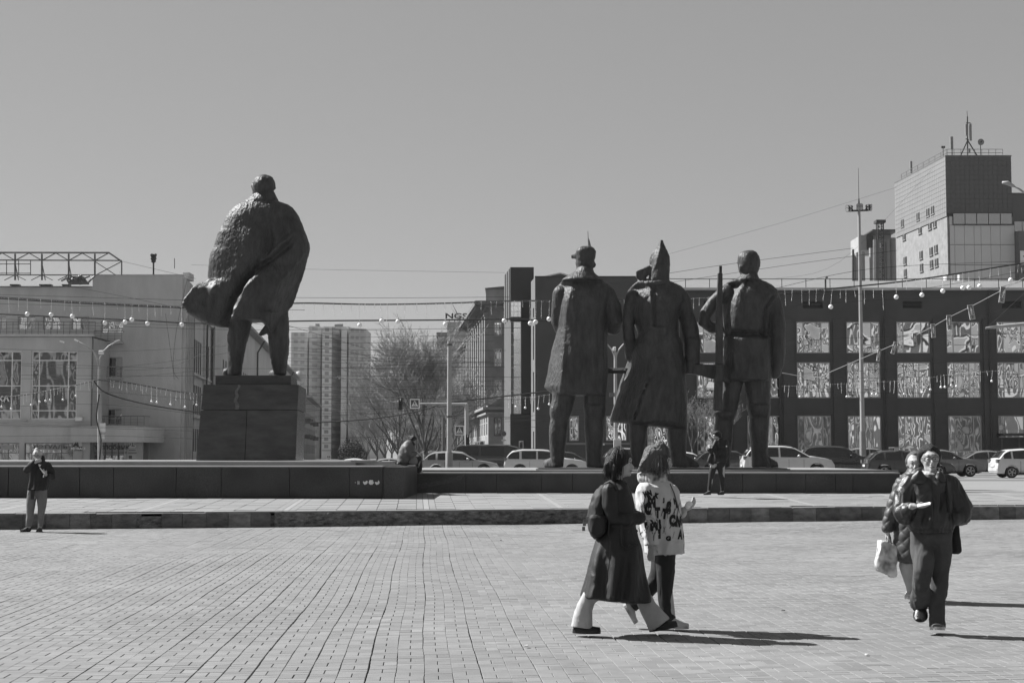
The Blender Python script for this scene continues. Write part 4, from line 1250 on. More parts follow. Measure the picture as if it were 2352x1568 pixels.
# pale panels below and the glazed strip
for (v0, v1, us) in ((1102, 950, (1482, 1520, 1597, 1673, 1727, 1803, 1878, 1990)), (1260, 1104, (1482, 1520, 1597, 1673, 1727, 1803, 1878, 1990)), (1420, 1262, (1482, 1520, 1597, 1673, 1727, 1803, 1878, 1990)), (1600, 1422, (1482, 1520, 1597, 1673, 1727, 1803, 1878, 1990))):
    for a, b in zip(us[:-1], us[1:]):
        MB().box(Tm.x(a) + .02, Tm.x(b) - .02, YM - .05, YM + .1, Tm.z(v0) + .02, Tm.z(v1) - .02).build('pale_panel', M_low, gm)
MB().box(Tm.x(1482), Tm.x(1505), YM - .05, YM + .1, Tm.z(948), Tm.z(882)).build('pale_panel', M_low, gm)
G_strip = mirror_glass('strip_glass', .38, rough=.2, warp=.01)
us = (1508, 1602, 1693, 1786, 1878, 1970)
for a, b in zip(us[:-1], us[1:]):
    MB().box(Tm.x(a) + .05, Tm.x(b) - .05, YM - .2, YM + .05, Tm.z(942), Tm.z(860)).build('strip_pane', G_strip, gm)
MB().box(Tm.x(1505), Tm.x(1975), YM - .24, YM - .02, Tm.z(948), Tm.z(943)).build('strip_frame', M_steeld, gm)
MB().box(Tm.x(1505), Tm.x(1975), YM - .24, YM - .02, Tm.z(859), Tm.z(853)).build('strip_frame', M_steeld, gm)
# roof edge
skew_block('roof_edge', fx - .05, rx + .05, YM - .06, 20.4, zt - .04, zt + .12, M_steel)
rl = MB()
k_ = SE.x / SE.y
for (a, b) in (((Tm.x(1480), YM + .3), (Tm.x(1918), YM + .3)), ((Tm.x(1480), YM + .3), (Tm.x(1480) + k_ * 18, YM + 18.3))):
    for h in (.5, .95): rl.beam((*a, zt + h), (*b, zt + h), .05)
    for i in range(9):
        t = i / 8; x_, y_ = a[0] + (b[0] - a[0]) * t, a[1] + (b[1] - a[1]) * t; rl.beam((x_, y_, zt + .1), (x_, y_, zt + .95), .05)
rl.build('roof_rail', M_steel, gm)
def tmp(u, v, dy=0.5): return Tm(u, v, dy)
# antennas
an = thing('antenna_mast', 'tripod antenna mast with tall white panel antennas on the mill tower roof', 'antenna', tuple(Tm(1628, 408, 3)))
mb = MB(); b_ = Tm(1628, 408, 3); t_ = Tm(1626, 100, 3); mb.beam(b_, t_, .14); mb.beam(t_, Tm(1623, 55, 3), .05)
for u in (1572, 1703): mb.beam(Tm(u, 408, 3), Tm(1628, 285, 3), .13)
mb.beam(Tm(1615, 150, 3), Tm(1650, 150, 3), .1); mb.beam(Tm(1612, 275, 3), Tm(1655, 285, 3), .1)
mb.build('mast', M_steeld, an)
for (u, v0, v1) in ((1618, 250, 158), (1649, 288, 155), (1640, 385, 350)):
    p, q = Tm(u - 8, v0, 2.7), Tm(u + 8, v1, 2.7); MB().cbox(p.x, q.x, p.y - .12, p.y + .1, p.z, q.z, .03).build('panel_antenna', mat('antenna_grey', .22, .5), an)
for (lab, u, v0, v1, dy, w) in (('single grey panel antenna at the front left corner of the mill roof', 1503, 355, 256, .6, 11), ('small panel antenna far along the left edge of the mill roof', 1185, 540, 449, 16, 8)):
    an = thing('panel_antenna_mast', lab, 'antenna', tuple(Tm(u, v0, dy)))
    p, q = Tm(u - w, v0, dy), Tm(u + w * .8, v1, dy); MB().cbox(p.x, q.x, p.y - .15, p.y + .12, p.z, q.z, .03).build('panel', mat('antenna_grey', .22, .5), an)
    mb = MB(); mb.beam(Tm(u + 3, v0 + (50 if dy < 5 else 12), dy), Tm(u + 3, v1 + 20, dy + .25), .1); mb.build('pole', M_steeld, an)
an = thing('dish_antenna', 'round dish antenna on a thin pole at the right of the mill roof', 'antenna', tuple(Tm(1730, 408, 1)))
mb = MB(); mb.beam(Tm(1731, 408, 1), Tm(1728, 310, 1), .08); mb.build('pole', M_steeld, an)
c = Tm(1727, 302, .8); mb = MB(); mb.tube([c + Vector((0, .25, 0)), c, c - Vector((0, .3, 0))], [.1, .36, .42], 18); mb.build('dish', mat('dish_grey', .2, .4), an, smooth=True, sharp=50)
mb = MB(); mb.tube([c - Vector((0, .31, 0)), c - Vector((0, .5, 0))], .09, 8); mb.build('feed', M_steeld, an)
an = thing('floodlight', 'small double floodlight on a short post at the mill roof corner', 'lamp', tuple(Tm(1436, 415, 1)))
mb = MB(); mb.beam(Tm(1436, 415, 1), Tm(1436, 345, 1), .07); mb.build('post', M_steeld, an)
for u in (1428, 1444): p = Tm(u, 338, 1); MB().box(p.x - .1, p.x + .1, p.y - .1, p.y + .1, p.z - .15, p.z + .12).build('lamp_head', M_steeld, an)
# wing to the right with white letters
sgw = thing('advert_block', 'dark block at the right edge with white advertising letters, beside the mill tower', 'building', (Tm.x(2100), YM - 2, .5))
MB().box(Tm.x(1993), Tm.x(2330), YM - 1.5, YM + 15, .3, Tm.z(1008)).build('wall', mat('advert_dark', .12, .7, .1), sgw)
MB().box(Tm.x(1980), Tm.x(2330), YM + .2, YM + 15, Tm.z(1010), Tm.z(703)).build('upper_wall', M_tf, sgw)
MB().hexa([(Tm.x(1978), YM, Tm.z(702)), (Tm.x(2330), YM, Tm.z(702)), (Tm.x(2330), YM + 15, Tm.z(660)), (Tm.x(1978), YM + 15, Tm.z(660)), (Tm.x(1978), YM, Tm.z(696)), (Tm.x(2330), YM, Tm.z(696)), (Tm.x(2330), YM + 15, Tm.z(655)), (Tm.x(1978), YM + 15, Tm.z(655))]).build('roof', M_roofm, sgw)
for i in range(5):
    MB().box(Tm.x(1990 + i * 62), Tm.x(2048 + i * 62), YM - .1, YM + .19, Tm.z(1000), Tm.z(922)).build('strip_pane', G_strip, sgw)
letters('big_letter', 'M', (Tm.z(1175) - Tm.z(1268)) * 1.36, M_white, (Tm.x(2000), YM - 1.6, Tm.z(1221)), sgw, bold=.16, ext=.05, align='LEFT')
letters('small_letters', 'на', (Tm.z(1290) - Tm.z(1330)) * 1.6, M_white, (Tm.x(2000), YM - 1.6, Tm.z(1312)), sgw, bold=.02, ext=.04, align='LEFT')
for u in (1472, 1570):
    mb = MB(); p = Tm(u, 1385, -30); q = Tm(u, 1340, -30); mb.tube([p, q], .45 if u < 1500 else .28, 12)
    tag(mb.build('roof_vent', M_white), ('wide' if u < 1500 else 'narrow') + ' white roof vent drum standing before the mill tower', 'vent')
# silos
si = thing('grain_silos', 'row of tall pale grain silos left of the mill tower', 'silo', (Tm.x(900), 232, .5))
M_silo = mat('silo_concrete', .30, .85, .1, .6)
Tq = Tr(1900, 260, 3.1364, 232)
for i, (a, b, v) in enumerate(((717, 738, 1190), (740, 777, 1172), (779, 815, 1160), (850, 885, 1130), (887, 920, 1110), (922, 975, 1090), (978, 1015, 1070), (1018, 1058, 1050))):
    r_ = (Tq.x(b) - Tq.x(a)) / 2
    mb = MB(); c = (Tq.x(a) + Tq.x(b)) / 2; mb.tube([(c, 232, .3), (c, 232, Tq.z(v))], r_ * 1.05, 20); mb.build('silo', M_silo, si, smooth=True, sharp=50)
MB().box(Tq.x(820), Tq.x(1062), 235, 242, Tq.z(1125), Tq.z(1005)).build('gallery', M_silo, si)
MB().box(Tq.x(860), Tq.x(1064), 230.4, 242, Tq.z(1005), Tq.z(995)).build('gallery_roof', M_steeld, si)
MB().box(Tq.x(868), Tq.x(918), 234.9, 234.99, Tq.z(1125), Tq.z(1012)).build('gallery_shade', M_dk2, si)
lt = thing('lattice_mast', 'dark lattice ladder mast standing before the grain silos', 'mast', (Tq.x(950), 229, .5))
mb = MB(); a, b = Tq(932, 1400, -3).x, Tq(974, 1400, -3).x; zb, zt_ = Tq.z(1420), Tq.z(955)
for x_ in (a, b):
    mb.beam((x_, 229, .4), (x_, 229, zt_), .16); mb.beam((x_, 230, .4), (x_, 230, zt_), .12)
n_ = 16
for i in range(n_):
    z0 = zb + (zt_ - zb) * i / n_; z1 = zb + (zt_ - zb) * (i + 1) / n_; mb.beam((a, 229, z0), (b, 229, z0), .09); mb.beam((a, 229, z0) if i % 2 else (b, 229, z0), (b, 229, z1) if i % 2 else (a, 229, z1), .07)
mb.build('lattice', M_steeld, lt); MB().box(a - .3, b + .3, 228.6, 230.4, zt_, zt_ + .4).build('platform', M_steeld, lt)
for (u, v) in ((730, 1140), (912, 1065)):
    mb = MB(); mb.tube([Tq(u, 1420, -4), Tq(u, v, -4)], .16 if u < 800 else .5, 10)
    tag(mb.build('flue_pipe', M_steeld if u < 800 else M_steel), ('thin dark' if u < 800 else 'thick grey') + ' flue pipe standing beside the grain silos', 'pipe')
# ---------------- long building on the left, with its flank along the street
YL = 140.0
TL = Tr(0, 600, 2.6135, YL)
M_lb = mat('left_render', .50, .88, .10, .9, .25, 12, blotch=.13, stretch=(1, 1, .4))
M_lbd = mat('left_plinth', .42, .88, .1, .8, .2, 12)
M_ltrim = mat('left_trim', .5, .7, .1)
lb = thing('avenue_building', 'long pale rendered building with tall shop windows at left, its flank running down the street', 'building', (TL.x(900), YL, .5))
F = Fr((0, YL), (1, 0))
x = TL.x; z = TL.z
ho = [(x(655), x(800), z(608), z(528)), (x(655), x(800), z(895), z(765)), (x(655), x(800), z(1205), z(1103))]
ho2 = [(x(-40), x(33), z(585), z(500)), (x(110), x(222), z(585), z(500)), (x(275), x(388), z(585), z(500)), (x(462), x(575), z(585), z(500))]
mb = MB(); wall_holes(mb, F, x(595), x(1185), .3, z(230), ho, -.5, 0); mb.build('tall_wall', M_lb, lb)
mb = MB(); wall_holes(mb, F, x(-260), x(595) - .003, z(640), z(308), ho2, -.5, -.01); mb.build('upper_wall', M_lb, lb)
MB().box(x(596), x(1180) - 1.6, YL + .51, YL + 14, .3, z(232)).build('inner_block', M_lb, lb)
MB().box(x(-260), x(590), YL + .52, YL + 14, .3, z(312)).build('inner_block', M_lb, lb)
for q in ho2: window(lb, F, *q, (.5,), (), mf=M_ltrim, mg=G_m + G_d, t=-.3)
for i, q in enumerate(ho): window(lb, F, *q, (.3, .68), (.4,) if i != 1 else (), mf=M_ltrim, mg=G_d + G_m[:2], t=-.35)
def balcony(x0, x1, zb, h=.95, dep=.9, y=YL):
    b = MB().box(x0, x1, y - dep, y - .004, zb - .16, zb).build('balcony', M_lbd, lb)
    mb = MB(); mb.beam((x0, y - dep + .04, zb + h), (x1, y - dep + .04, zb + h), .05)
    for k in range(3): mb.beam((x0, y - dep + .04, zb + .25 * (k + 1)), (x1, y - dep + .04, zb + .25 * (k + 1)), .02)
    n_ = int((x1 - x0) / .55)
    for k in range(n_ + 1): mb.beam((x0 + (x1 - x0) * k / n_, y - dep + .04, zb), (x0 + (x1 - x0) * k / n_, y - dep + .04, zb + h), .03)
    for xx in (x0, x1): mb.beam((xx, y - dep, zb + h), (xx, y, zb + h), .04)
    mb.build('railing', M_steel, b)
balcony(x(628), x(808), z(668)); balcony(x(628), x(806), z(898), h=.9); balcony(x(600), x(985), z(1212), h=.8, dep=2.2)
# parapets, chimney
MB().box(x(594), x(1186), YL - .08, YL + .4, z(230), z(225)).build('parapet', M_ltrim, lb)
MB().box(x(1140), x(1184), YL + 3, YL + 5, z(232), z(186)).build('chimney', M_lb, lb)
rs_ = MB()
for i in range(26):
    a = x(-260) + i * 1.15; b = a + 1.12
    if b > x(595): break
    MB().hexa([(a, YL - .3, z(306)), (b, YL - .3, z(306)), (b, YL + 7, z(258)), (a, YL + 7, z(258)), (a, YL - .3, z(303)), (b, YL - .3, z(303)), (b, YL + 7, z(254)), (a, YL + 7, z(254))]).build('roof_sheet', mat('tin_roof', .22, .45, .25, .8), lb)
for i, (a, b) in enumerate(((60, 120), (252, 330), (400, 450))):
    MB().box(x(a), x(b), YL - .35, YL + .3, z(300), z(291)).build('snow_guard', M_steeld, lb)
# projecting lower volume with the tall windows
YP = 134.0
TP = Tr(0, 600, 2.6135, YP); x2, z2 = TP.x, TP.z
FP = Fr((0, YP), (1, 0))
hb = [(x2(-230), x2(143), z2(1172), z2(722)), (x2(204), x2(506), z2(1172), z2(722))]
hs_ = [(x2(-200), x2(-20), z2(1470), z2(1325)), (x2(-10), x2(138), z2(1470), z2(1325)), (x2(172), x2(488), z2(1470), z2(1325))]
mb = MB(); wall_holes(mb, FP, x2(-260), x2(600), .3, z2(632), hb + hs_, -.5, 0); mb.build('shop_wall', M_lb, lb)
MB().box(x2(-260), x2(598), YP + .51, YL - .02, .3, z2(636)).build('shop_block', M_lbd, lb)
MB().box(x2(-260), x2(612), YP - .35, YP + .1, z2(630), z2(616)).build('shop_cornice', M_ltrim, lb)
MB().box(x2(-260), x2(606), YP - .2, YP + 6, z2(631), z2(628)).build('terrace_edge', mat('terrace_dark', .15, .7), lb)
rl = MB(); a, b = x2(-260), x2(612)
for k in range(4): rl.beam((a, YP + .3, z2(612) + .28 * k + .2), (b, YP + .3, z2(612) + .28 * k + .2), .03 if k < 3 else .05)
for k in range(22): rl.beam((a + (b - a) * k / 21, YP + .3, z2(615)), (a + (b - a) * k / 21, YP + .3, z2(612) + 1.05), .04)
rl.build('terrace_railing', M_steel, lb)
G_big = [mirror_glass('shop_glass_' + 'abc'[i], .24, warp=.05, scale=.45 + .12 * i, rough=.03, seed=5 * i + 1) for i in range(3)]
window(lb, FP, *hb[1], (.165, .80), (.13, .49, .86), mf=M_white, mg=G_big, t=-.25, fw=.12)
window(lb, FP, *hb[0], (.35, .82), (.13, .49, .86), mf=M_white, mg=G_big, t=-.25, fw=.12)
window(lb, FP, *hs_[0], (.5,), (.55,), mf=M_steel, mg=G_d, t=-.2); window(lb, FP, *hs_[1], (.5,), (.55,), mf=M_steel, mg=G_d, t=-.2)
w_ = window(lb, FP, *hs_[2], (.24, .75), (.55,), mf=M_steel, mg=G_d, t=-.2)
MB().box(x2(-260), x2(602), YP - .12, YP - .004, z2(1215), z2(1185)).build('sill_band', M_lbd, lb)
for i, u in enumerate((165, 505)):
    MB().box(x2(u - 8), x2(u + 8) + .2, YP - .25, YP - .005, z2(1182), z2(1172)).build('bracket', M_lbd, lb)
tag(MB().box(x2(510), x2(552), YP - .55, YP - .16, z2(1182), z2(1157)).build('air_conditioner', M_white), 'white air conditioner box under the right tall shop window', 'air conditioner')
tag(MB().box(TL.x(650), TL.x(712), YL - .55, YL - .16, TL.z(742), TL.z(694)).build('air_conditioner', M_white), 'white air conditioner box below the top left balcony', 'air conditioner')
mb = MB(); mb.tube([FP(x2(606) , .1, .6), FP(x2(606), .1, z2(625))], .07, 8); mb.build('downpipe', M_steel, lb)
# shop bands with lettering
M_ban = mat('banner_grey', .33, .6, .1); M_let = mat('dark_lettering', .05, .6); M_letw = mat('pale_lettering', .8, .6)
bn = thing('shop_banner', 'grey banner inside the shop window reading ЛЭТУАЛЬ', 'banner', (x2(335), YP + .1, z2(1352)))
MB().box(x2(250), x2(458), YP + .115, YP + .13, z2(1368), z2(1337)).build('band', M_ban, bn)
letters('lettering', 'ЛЭТУАЛЬ', .42, M_let, (x2(337), YP + .10, z2(1352)), bn, bold=.008, sx=1.45)
bn = thing('shop_banner', 'grey banner strip in the window at the left frame edge', 'banner', (x2(30), YP + .1, z2(1352)))
MB().box(x2(-150), x2(95), YP + .115, YP + .13, z2(1368), z2(1337)).build('band', M_ban, bn)
letters('lettering', 'Ь', .42, M_let, (x2(0), YP + .10, z2(1352)), bn, bold=.008, sx=1.45)
si_ = thing('facade_letters', 'small white letters on the wall at the far left', 'sign', (x2(20), YP - .1, z2(1038)))
letters('lettering', 'ВИКА', .58, M_letw, (x2(68), YP - .1, z2(1038)), si_, bold=.02, sx=1.3, align='RIGHT')
def poster(name, lab, u0, u1, bands, y=YP - .06):
    t_ = thing(name, lab, 'sign', (x2((u0 + u1) / 2), y, z2(bands[0][1])))
    for i, (v0, v1, m) in enumerate(bands): MB().box(x2(u0), x2(u1), y - .03, y, z2(v1), z2(v0)).build('board', m, t_)
    return t_
M_pd = mat('poster_dark', .09, .6); M_pl_ = mat('poster_pale', .62, .6); M_pm = mat('poster_mid', .3, .6)
po = poster('poster', 'tall poster with A logo and METRACS band beside the shop window', 496, 551, [(1320, 1347, M_pl_), (1348, 1376, M_pd), (1377, 1440, mat('poster_grey', .45, .6))])
letters('lettering', 'А', .5, M_let, (x2(508), YP - .1, z2(1334)), po, bold=.04, sh=.2, sx=1.3)
letters('lettering', 'METRACS', .27, M_letw, (x2(523.5), YP - .1, z2(1362)), po, bold=.015, sx=1.05)
# bank entrance under the rounded canopy
MB().box(x(560), x(985), YL - .25, YL - .004, .5, z(1215)).build('entrance_back', M_lbd, lb)
cp = []
y0 = YP - .6
cp = [(x2(485), y0), (x2(915), y0), (x2(950), y0 + .5), (x2(975), y0 + 1.6), (x2(985), y0 + 3.2), (x2(985), YL - .26), (x2(485), YL - .26)]
MB().prismz(cp, z2(1320), z2(1217)).build('canopy', M_lb, lb)
MB().box(x2(484), x2(900), y0 - .07, y0 + .3, z2(1217), z2(1214)).build('canopy_cap', M_ltrim, lb)
yd = YP + 1.5; Td = Tr(0, 600, 2.6135, yd)
bk = thing('bank_sign', 'pale bank banner reading Экспобанк above the entrance doors', 'sign', (Td.x(710), yd, Td.z(1360)))
MB().box(Td.x(590), Td.x(818), yd, yd + .05, Td.z(1402), Td.z(1322)).build('board', mat('bank_board', .42, .5, .08), bk)
letters('lettering', 'Экспобанк', .60, M_let, (Td.x(728), yd - .02, Td.z(1352)), bk, bold=.02, sx=1.04)
letters('small_lettering', 'Красный проспект, дом 25', .24, M_let, (Td.x(725), yd - .02, Td.z(1388)), bk, bold=.0, sx=1.0)
M_gd = G_d[1]
for i, (a, b) in enumerate(((592, 640), (645, 690), (700, 735), (740, 778), (782, 818))):
    MB().box(Td.x(a), Td.x(b), yd + .02, yd + .06, .5, Td.z(1405)).build('entrance_glass', M_gd, lb)
for u in (566, 590, 642, 695, 738, 780, 822): MB().box(Td.x(u), Td.x(u) + .12, yd - .01, yd + .1, .5, Td.z(1322)).build('entrance_post', M_white if u > 800 else M_steel, lb)
MB().box(Td.x(834), Td.x(940), yd - .0, yd + .3, .5, z(1322)).build('entrance_wall', M_lb, lb)
nt_ = thing('house_number', 'dark house number plate reading 25 beside the bank entrance', 'sign', (Td.x(876), yd - .05, Td.z(1350)))
MB().box(Td.x(861), Td.x(893), yd - .05, yd - .01, Td.z(1357), Td.z(1325)).build('plate', M_pd, nt_)
letters('number', '25', .62, M_letw, (Td.x(877), yd - .07, Td.z(1340)), nt_, bold=.03)
t_ = thing('notice_board', 'white notice boards under the house number plate', 'sign', (Td.x(876), yd - .05, Td.z(1400)))
MB().box(Td.x(848), Td.x(903), yd - .05, yd - .01, Td.z(1383), Td.z(1360)).build('board', M_pl_, t_)
MB().box(Td.x(848), Td.x(903), yd - .05, yd - .01, Td.z(1394), Td.z(1385)).build('board', M_pm, t_)
MB().box(Td.x(848), Td.x(903), yd - .05, yd - .01, Td.z(1438), Td.z(1398)).build('board', M_pl_, t_)
MB().box(Td.x(853), Td.x(874), yd - .07, yd - .052, Td.z(1428), Td.z(1406)).build('emblem', M_pd, t_)
for i in range(5): MB().box(Td.x(853 + i * 9), Td.x(860 + i * 9), yd - .07, yd - .052, Td.z(1375), Td.z(1368)).build('printed_mark', mat('mid_lettering', .2, .6), t_)
tag(MB().cbox(x(965), x(1005), YL - 14, YL - 13.6, .45, z(1424), .05).build('bollard_box', mat('box_grey', .4, .6, .2)), 'pale low box standing by the road left of the tall plinth', 'box')
# street flank
Fs = Fr((x(1185), YL), (-.087, 1))      # e runs away, n to the right (street side)
ZT = z(230)
mb = MB(); wall_holes(mb, Fs, 0, 7.6, .3, ZT, [], -.5, 0); mb.build('corner_bay', M_lb, lb)
for i in range(6):
    mb = MB(); FB(mb, Fs, .3 + i * 1.25, .75 + i * 1.25, .004, .28, .5, ZT - .3); mb.build('bay_pilaster', M_lb, lb)
for i in range(5):
    for (a, b) in ((4.0, 7.4), (8.2, 11.6), (13.2, 15.6)):
        mb = MB(); FB(mb, Fs, .8 + i * 1.25, 1.5 + i * 1.25, .005, .20, a, b); mb.build('bay_window', G_d[0], lb)
def flank(S0, S1, H, rows, pitch, wd, name, m, n0=.8, trim=True, t=-.25):
    hs = []
    s = S0 + n0
    while s + wd < S1 - .3:
        for a, b in rows: hs.append((s, s + wd, a, b))
        s += pitch
    mb = MB(); wall_holes(mb, Fs, S0, S1, .3, H, hs, t - .45, t); mb.build(name, m, lb)
    for q in hs: window(lb, Fs, *q, (), (), t=t - .055, mf=M_gdark, mg=M_gdark, fw=.05, panes='one')
    mb = MB(); FB(mb, Fs, S0, S1, -8, t + .3, H, H + .25); mb.build('flank_cornice', M_ltrim, lb)
    mb = MB(); FB(mb, Fs, S0 + .02, S1 - .02, -11, t - .46, .3, H - .02); mb.build('flank_core', m, lb)
flank(7.6, 20, 14.9, ((2.0, 4.2), (5.6, 8.4), (9.6, 12.8)), 1.75, 1.15, 'flank_wall', M_lb)
flank(20, 25.5, 14.9, ((2.0, 4.2), (5.6, 8.4), (9.6, 12.8)), 1.75, 1.15, 'flank_wall', M_lb, t=-.05)
for s in (7.9, 20.0, 25.4):
    mb = MB(); mb.tube([Fs(s, .15, .6), Fs(s, .15, 14.7), Fs(s, .3, 15)], .10, 8); mb.build('downpipe', M_steeld, lb)
for a in (5.2, 9.2): 
    mb = MB(); FB(mb, Fs, 7.62, 25.5, -.24, .12, a, a + .15); mb.build('flank_ledge', M_ltrim, lb)
# second street building
o_ = Fs(25.6, 0, 0)
b2 = thing('street_building', 'long street building seen between the legs of the tall statue', 'building', (o_.x, o_.y, .5))
lb2, lb = lb, b2
flank(25.6, 34, 16.8, (), 2, 1, 'stair_wall', M_lb, t=.4)
flank(34, 215, 18.6, ((2.2, 4.6), (6.2, 8.8), (10.2, 12.6)), 3.1, 1.5, 'wall', M_lb)
mb = MB(); FB(mb, Fs, 34, 215, -.2, .9, 18.3, 18.65); mb.build('eaves', mat('eaves_dark', .30, .8), lb)
for s in (34.3, 60, 90, 130, 175):
    mb = MB(); mb.tube([Fs(s, .12, .6), Fs(s, .12, 16.5), Fs(s, 1.1, 18.2)], .13, 8); mb.build('downpipe', M_steeld, lb)
for k in range(7):
    mb = MB(); mb.ball(Fs(205 + k * 3, 0.5, 18.9 + .4 * (k % 2)), .8, 8, 6); mb.build('roof_ornament', M_lbd, lb)
o_ = Fs(256, 0, 0)
b3 = thing('balcony_house', 'small pale house with balconies just right of the tall plinth', 'building', (o_.x, o_.y, .5)); lb = b3
flank(250, 330, 15.8, ((2.2, 4.6), (6.2, 8.8), (10.2, 12.6)), 6, 2.4, 'wall', M_pl)
mb = MB(); FB(mb, Fs, 249.8, 250, -12, -.2, .3, 15.7); mb.build('end_wall', mat('pale_end', .4, .8), lb)
mb = MB(); FB(mb, Fs, 249, 331, -6, 1.6, 15.9, 16.4); mb.build('eaves', M_pl, lb)
for s in (256, 270, 290, 310):
    for h in (5.9, 9.9):
        mb = MB(); FB(mb, Fs, s, s + 4, -.2, 1.3, h, h + 1.0); mb.build('balcony', mat('balcony_iron', .1, .8, .3), lb)
o_ = Fs(470, 0, 0)
b4 = thing('porch_house', 'low pale house with columned porch farther down the street', 'building', (o_.x, o_.y, .5)); lb = b4
flank(450, 560, 11.5, ((2.2, 4.6), (6.2, 8.8)), 8, 3, 'wall', M_pl)
mb = MB(); FB(mb, Fs, 449, 561, -6, 1.6, 11.5, 12); mb.build('eaves', M_pl, lb)
# truss frame on the left roof
YT = 137.0
TT = Tr(0, 600, 2.6135, YT)
tf = thing('roof_truss', 'open steel sign truss standing on the left building roof', 'frame', (TT.x(400), YT, TT.z(300)))
def P(u, v, dy=0): return TT(u, v, dy)
mb = MB()
w = .13
mb.beam(P(-60, 82), P(712, 83), w); mb.beam(P(712, 83), P(795, 140), w); mb.beam(P(-60, 131), P(795, 134), .1); mb.beam(P(-60, 228), P(620, 228), .09); mb.build('chords', M_steel, tf)
for u in (-78, 99, 274, 449, 620, 795):
    mb = MB(); mb.beam(P(u, 90 if u < 790 else 138), P(u, 262 if u < 600 else 228), .13 if u < 790 else .1); mb.build('post', M_steel, tf)
    if u < 790:
        mb = MB(); mb.beam(P(u, 134), P(u - 85, 84), .08); mb.beam(P(u, 134), P(u + 88, 86), .08); mb.build('brace', M_steel, tf)
    if u < 600:
        mb = MB(); mb.beam(P(u, 150), P(u + 22, 262), .07); mb.beam(P(u, 228), P(u - 70, 262), .06); mb.beam(P(u, 228), P(u + 70, 262), .06); mb.build('stay', M_steel, tf)
mb = MB(); mb.beam(P(620, 140), P(755, 228), .07); mb.beam(P(795, 140), P(632, 226), .07); mb.build('cross_brace', M_steel, tf)
mb = MB(); mb.beam(P(-60, 156), P(200, 156), .06); mb.beam(P(-60, 217), P(200, 217), .06)
for u in (43, 122, 200): mb.beam(P(u, 132), P(u, 228), .06)
mb.build('inner_frame', M_steel, tf)
sk = thing('roof_hatch', 'weathered heap of a roof hatch under the truss on the left roof', 'hatch', (TT.x(510), YT + 4, TT.z(290)))
mb = MB(); mb.hexa([P(448, 292), P(585, 292), P(580, 285, 3), P(452, 285, 3), P(458, 236), P(550, 240), P(545, 232, 3), P(465, 230, 3)]); mb.build('casing', mat('hatch_grey', .12, .7, .6, 1.0), sk)
mb = MB()
for i in range(14):
    a = random.uniform(440, 575); mb.beam(P(a, random.uniform(225, 290), -.3), P(a + random.uniform(-60, 60), random.uniform(225, 290), .2), .12)
mb.build('debris', M_steel, sk)
mt = thing('antenna_post', 'thin antenna post with insulators on the left building roof', 'antenna', tuple(P(1003, 225)))
mb = MB(); mb.beam(P(1003, 226), P(1003, 92), .12); mb.build('post', M_steeld, mt)
mb = MB()
for v, w_ in ((98, 12), (110, 8), (122, 10), (138, 6)): p, q = P(1003 - w_, v), P(1003 + w_, v); mb.beam(p, q, .12); mb.ball(p, .14, 6, 5); mb.ball(q, .14, 6, 5)
mb.build('insulators', M_steeld, mt)
mb = MB(); mb.beam(P(1140, 186, 3), P(1140, 120, 3), .05); tag(mb.build('chimney_antenna', M_steeld), 'thin whip antenna on the small chimney at the left building corner', 'antenna')

# ---------------- apartment towers in the distance
YA = 500.0
TA = Tr(700, 700, 2.852, YA)
at_ = thing('apartment_tower', 'tall distant apartment tower of several stepped slabs, right of the tall plinth', 'building', (TA.x(340), YA, .5))
M_ap = mat('panel_pale', .42, .8, .06, .2); M_apd = mat('panel_dark', .17, .8, .2, .3); M_apl = mat('panel_light', .62, .8, .05, .2)
segs = [(80, 197, 372, 0, 0, M_ap), (197, 209, 362, 6, 6, M_apd), (209, 290, 336, -6, -3, M_ap), (290, 303, 340, 4, 4, M_apd), (303, 370, 350, -9, -7, M_apl), (370, 438, 345, -7, 5, M_apd), (438, 478, 343, -4, -4, M_apl), (478, 490, 350, 4, 4, M_apd), (490, 612, 348, -5, 0, M_ap)]
for (u0, u1, v, d0, d1, m) in segs:
    a, b = TA(u0, v, d0), TA(u1, v, d1)
    zt_ = TA.z(v)
    MB().prismz([(a.x, a.y), (b.x, b.y), (b.x, YA + 18), (a.x, YA + 18)], .3, zt_).build('slab_block', m, at_)
    nfl = 17; fh = (zt_ - 3) / nfl
    dv = Vector((b.x - a.x, b.y - a.y, 0)); nn = Vector((dv.y, -dv.x, 0)).normalized()
    L_ = dv.length
    if L_ > 3:
        FF = Fr((a.x, a.y), (dv.x, dv.y))
        band = MB(); 
        for k in range(nfl): FB(band, FF, .15, L_ - .15, .01, .25, 3 + k * fh, 3 + k * fh + .5)
        tag(band.build('floor_bands', M_lbd if m is not M_apd else M_steel, at_), kind='stuff')
        wn_ = MB(); nw = int(L_ / (2.2 if m is not M_apd else 1.1))
        for k in range(nfl):
            for j in range(nw):
                s = .5 + (L_ - 1) * (j + .18) / nw; FB(wn_, FF, s, s + (L_ - 1) / nw * .6, .012, .08, 3 + k * fh + .95, 3 + k * fh + 2.0)
        tag(wn_.build('window_rows', mat('far_window', .27, .45, .2, .5), at_), kind='stuff')
MB().box(TA.x(192), TA.x(300), YA + 2, YA + 10, TA.z(350), TA.z(332)).build('lift_house', M_ap, at_)
MB().box(TA.x(300), TA.x(485), YA + 3, YA + 12, TA.z(350), TA.z(325)).build('lift_house', M_ap, at_)
mb = MB(); mb.beam(TA(268, 335), TA(268, 312), 1.2); mb.beam(TA(390, 325), TA(450, 322), .8); mb.build('roof_plant', M_apd, at_)
fb = thing('far_block', 'distant pale block peeping out left of the bare tree', 'building', (X(848, 560), 560, .5))
MB().box(X(838, 560), X(880, 560), 560, 575, .3, Z(889, 560)).build('wall', M_ap, fb)
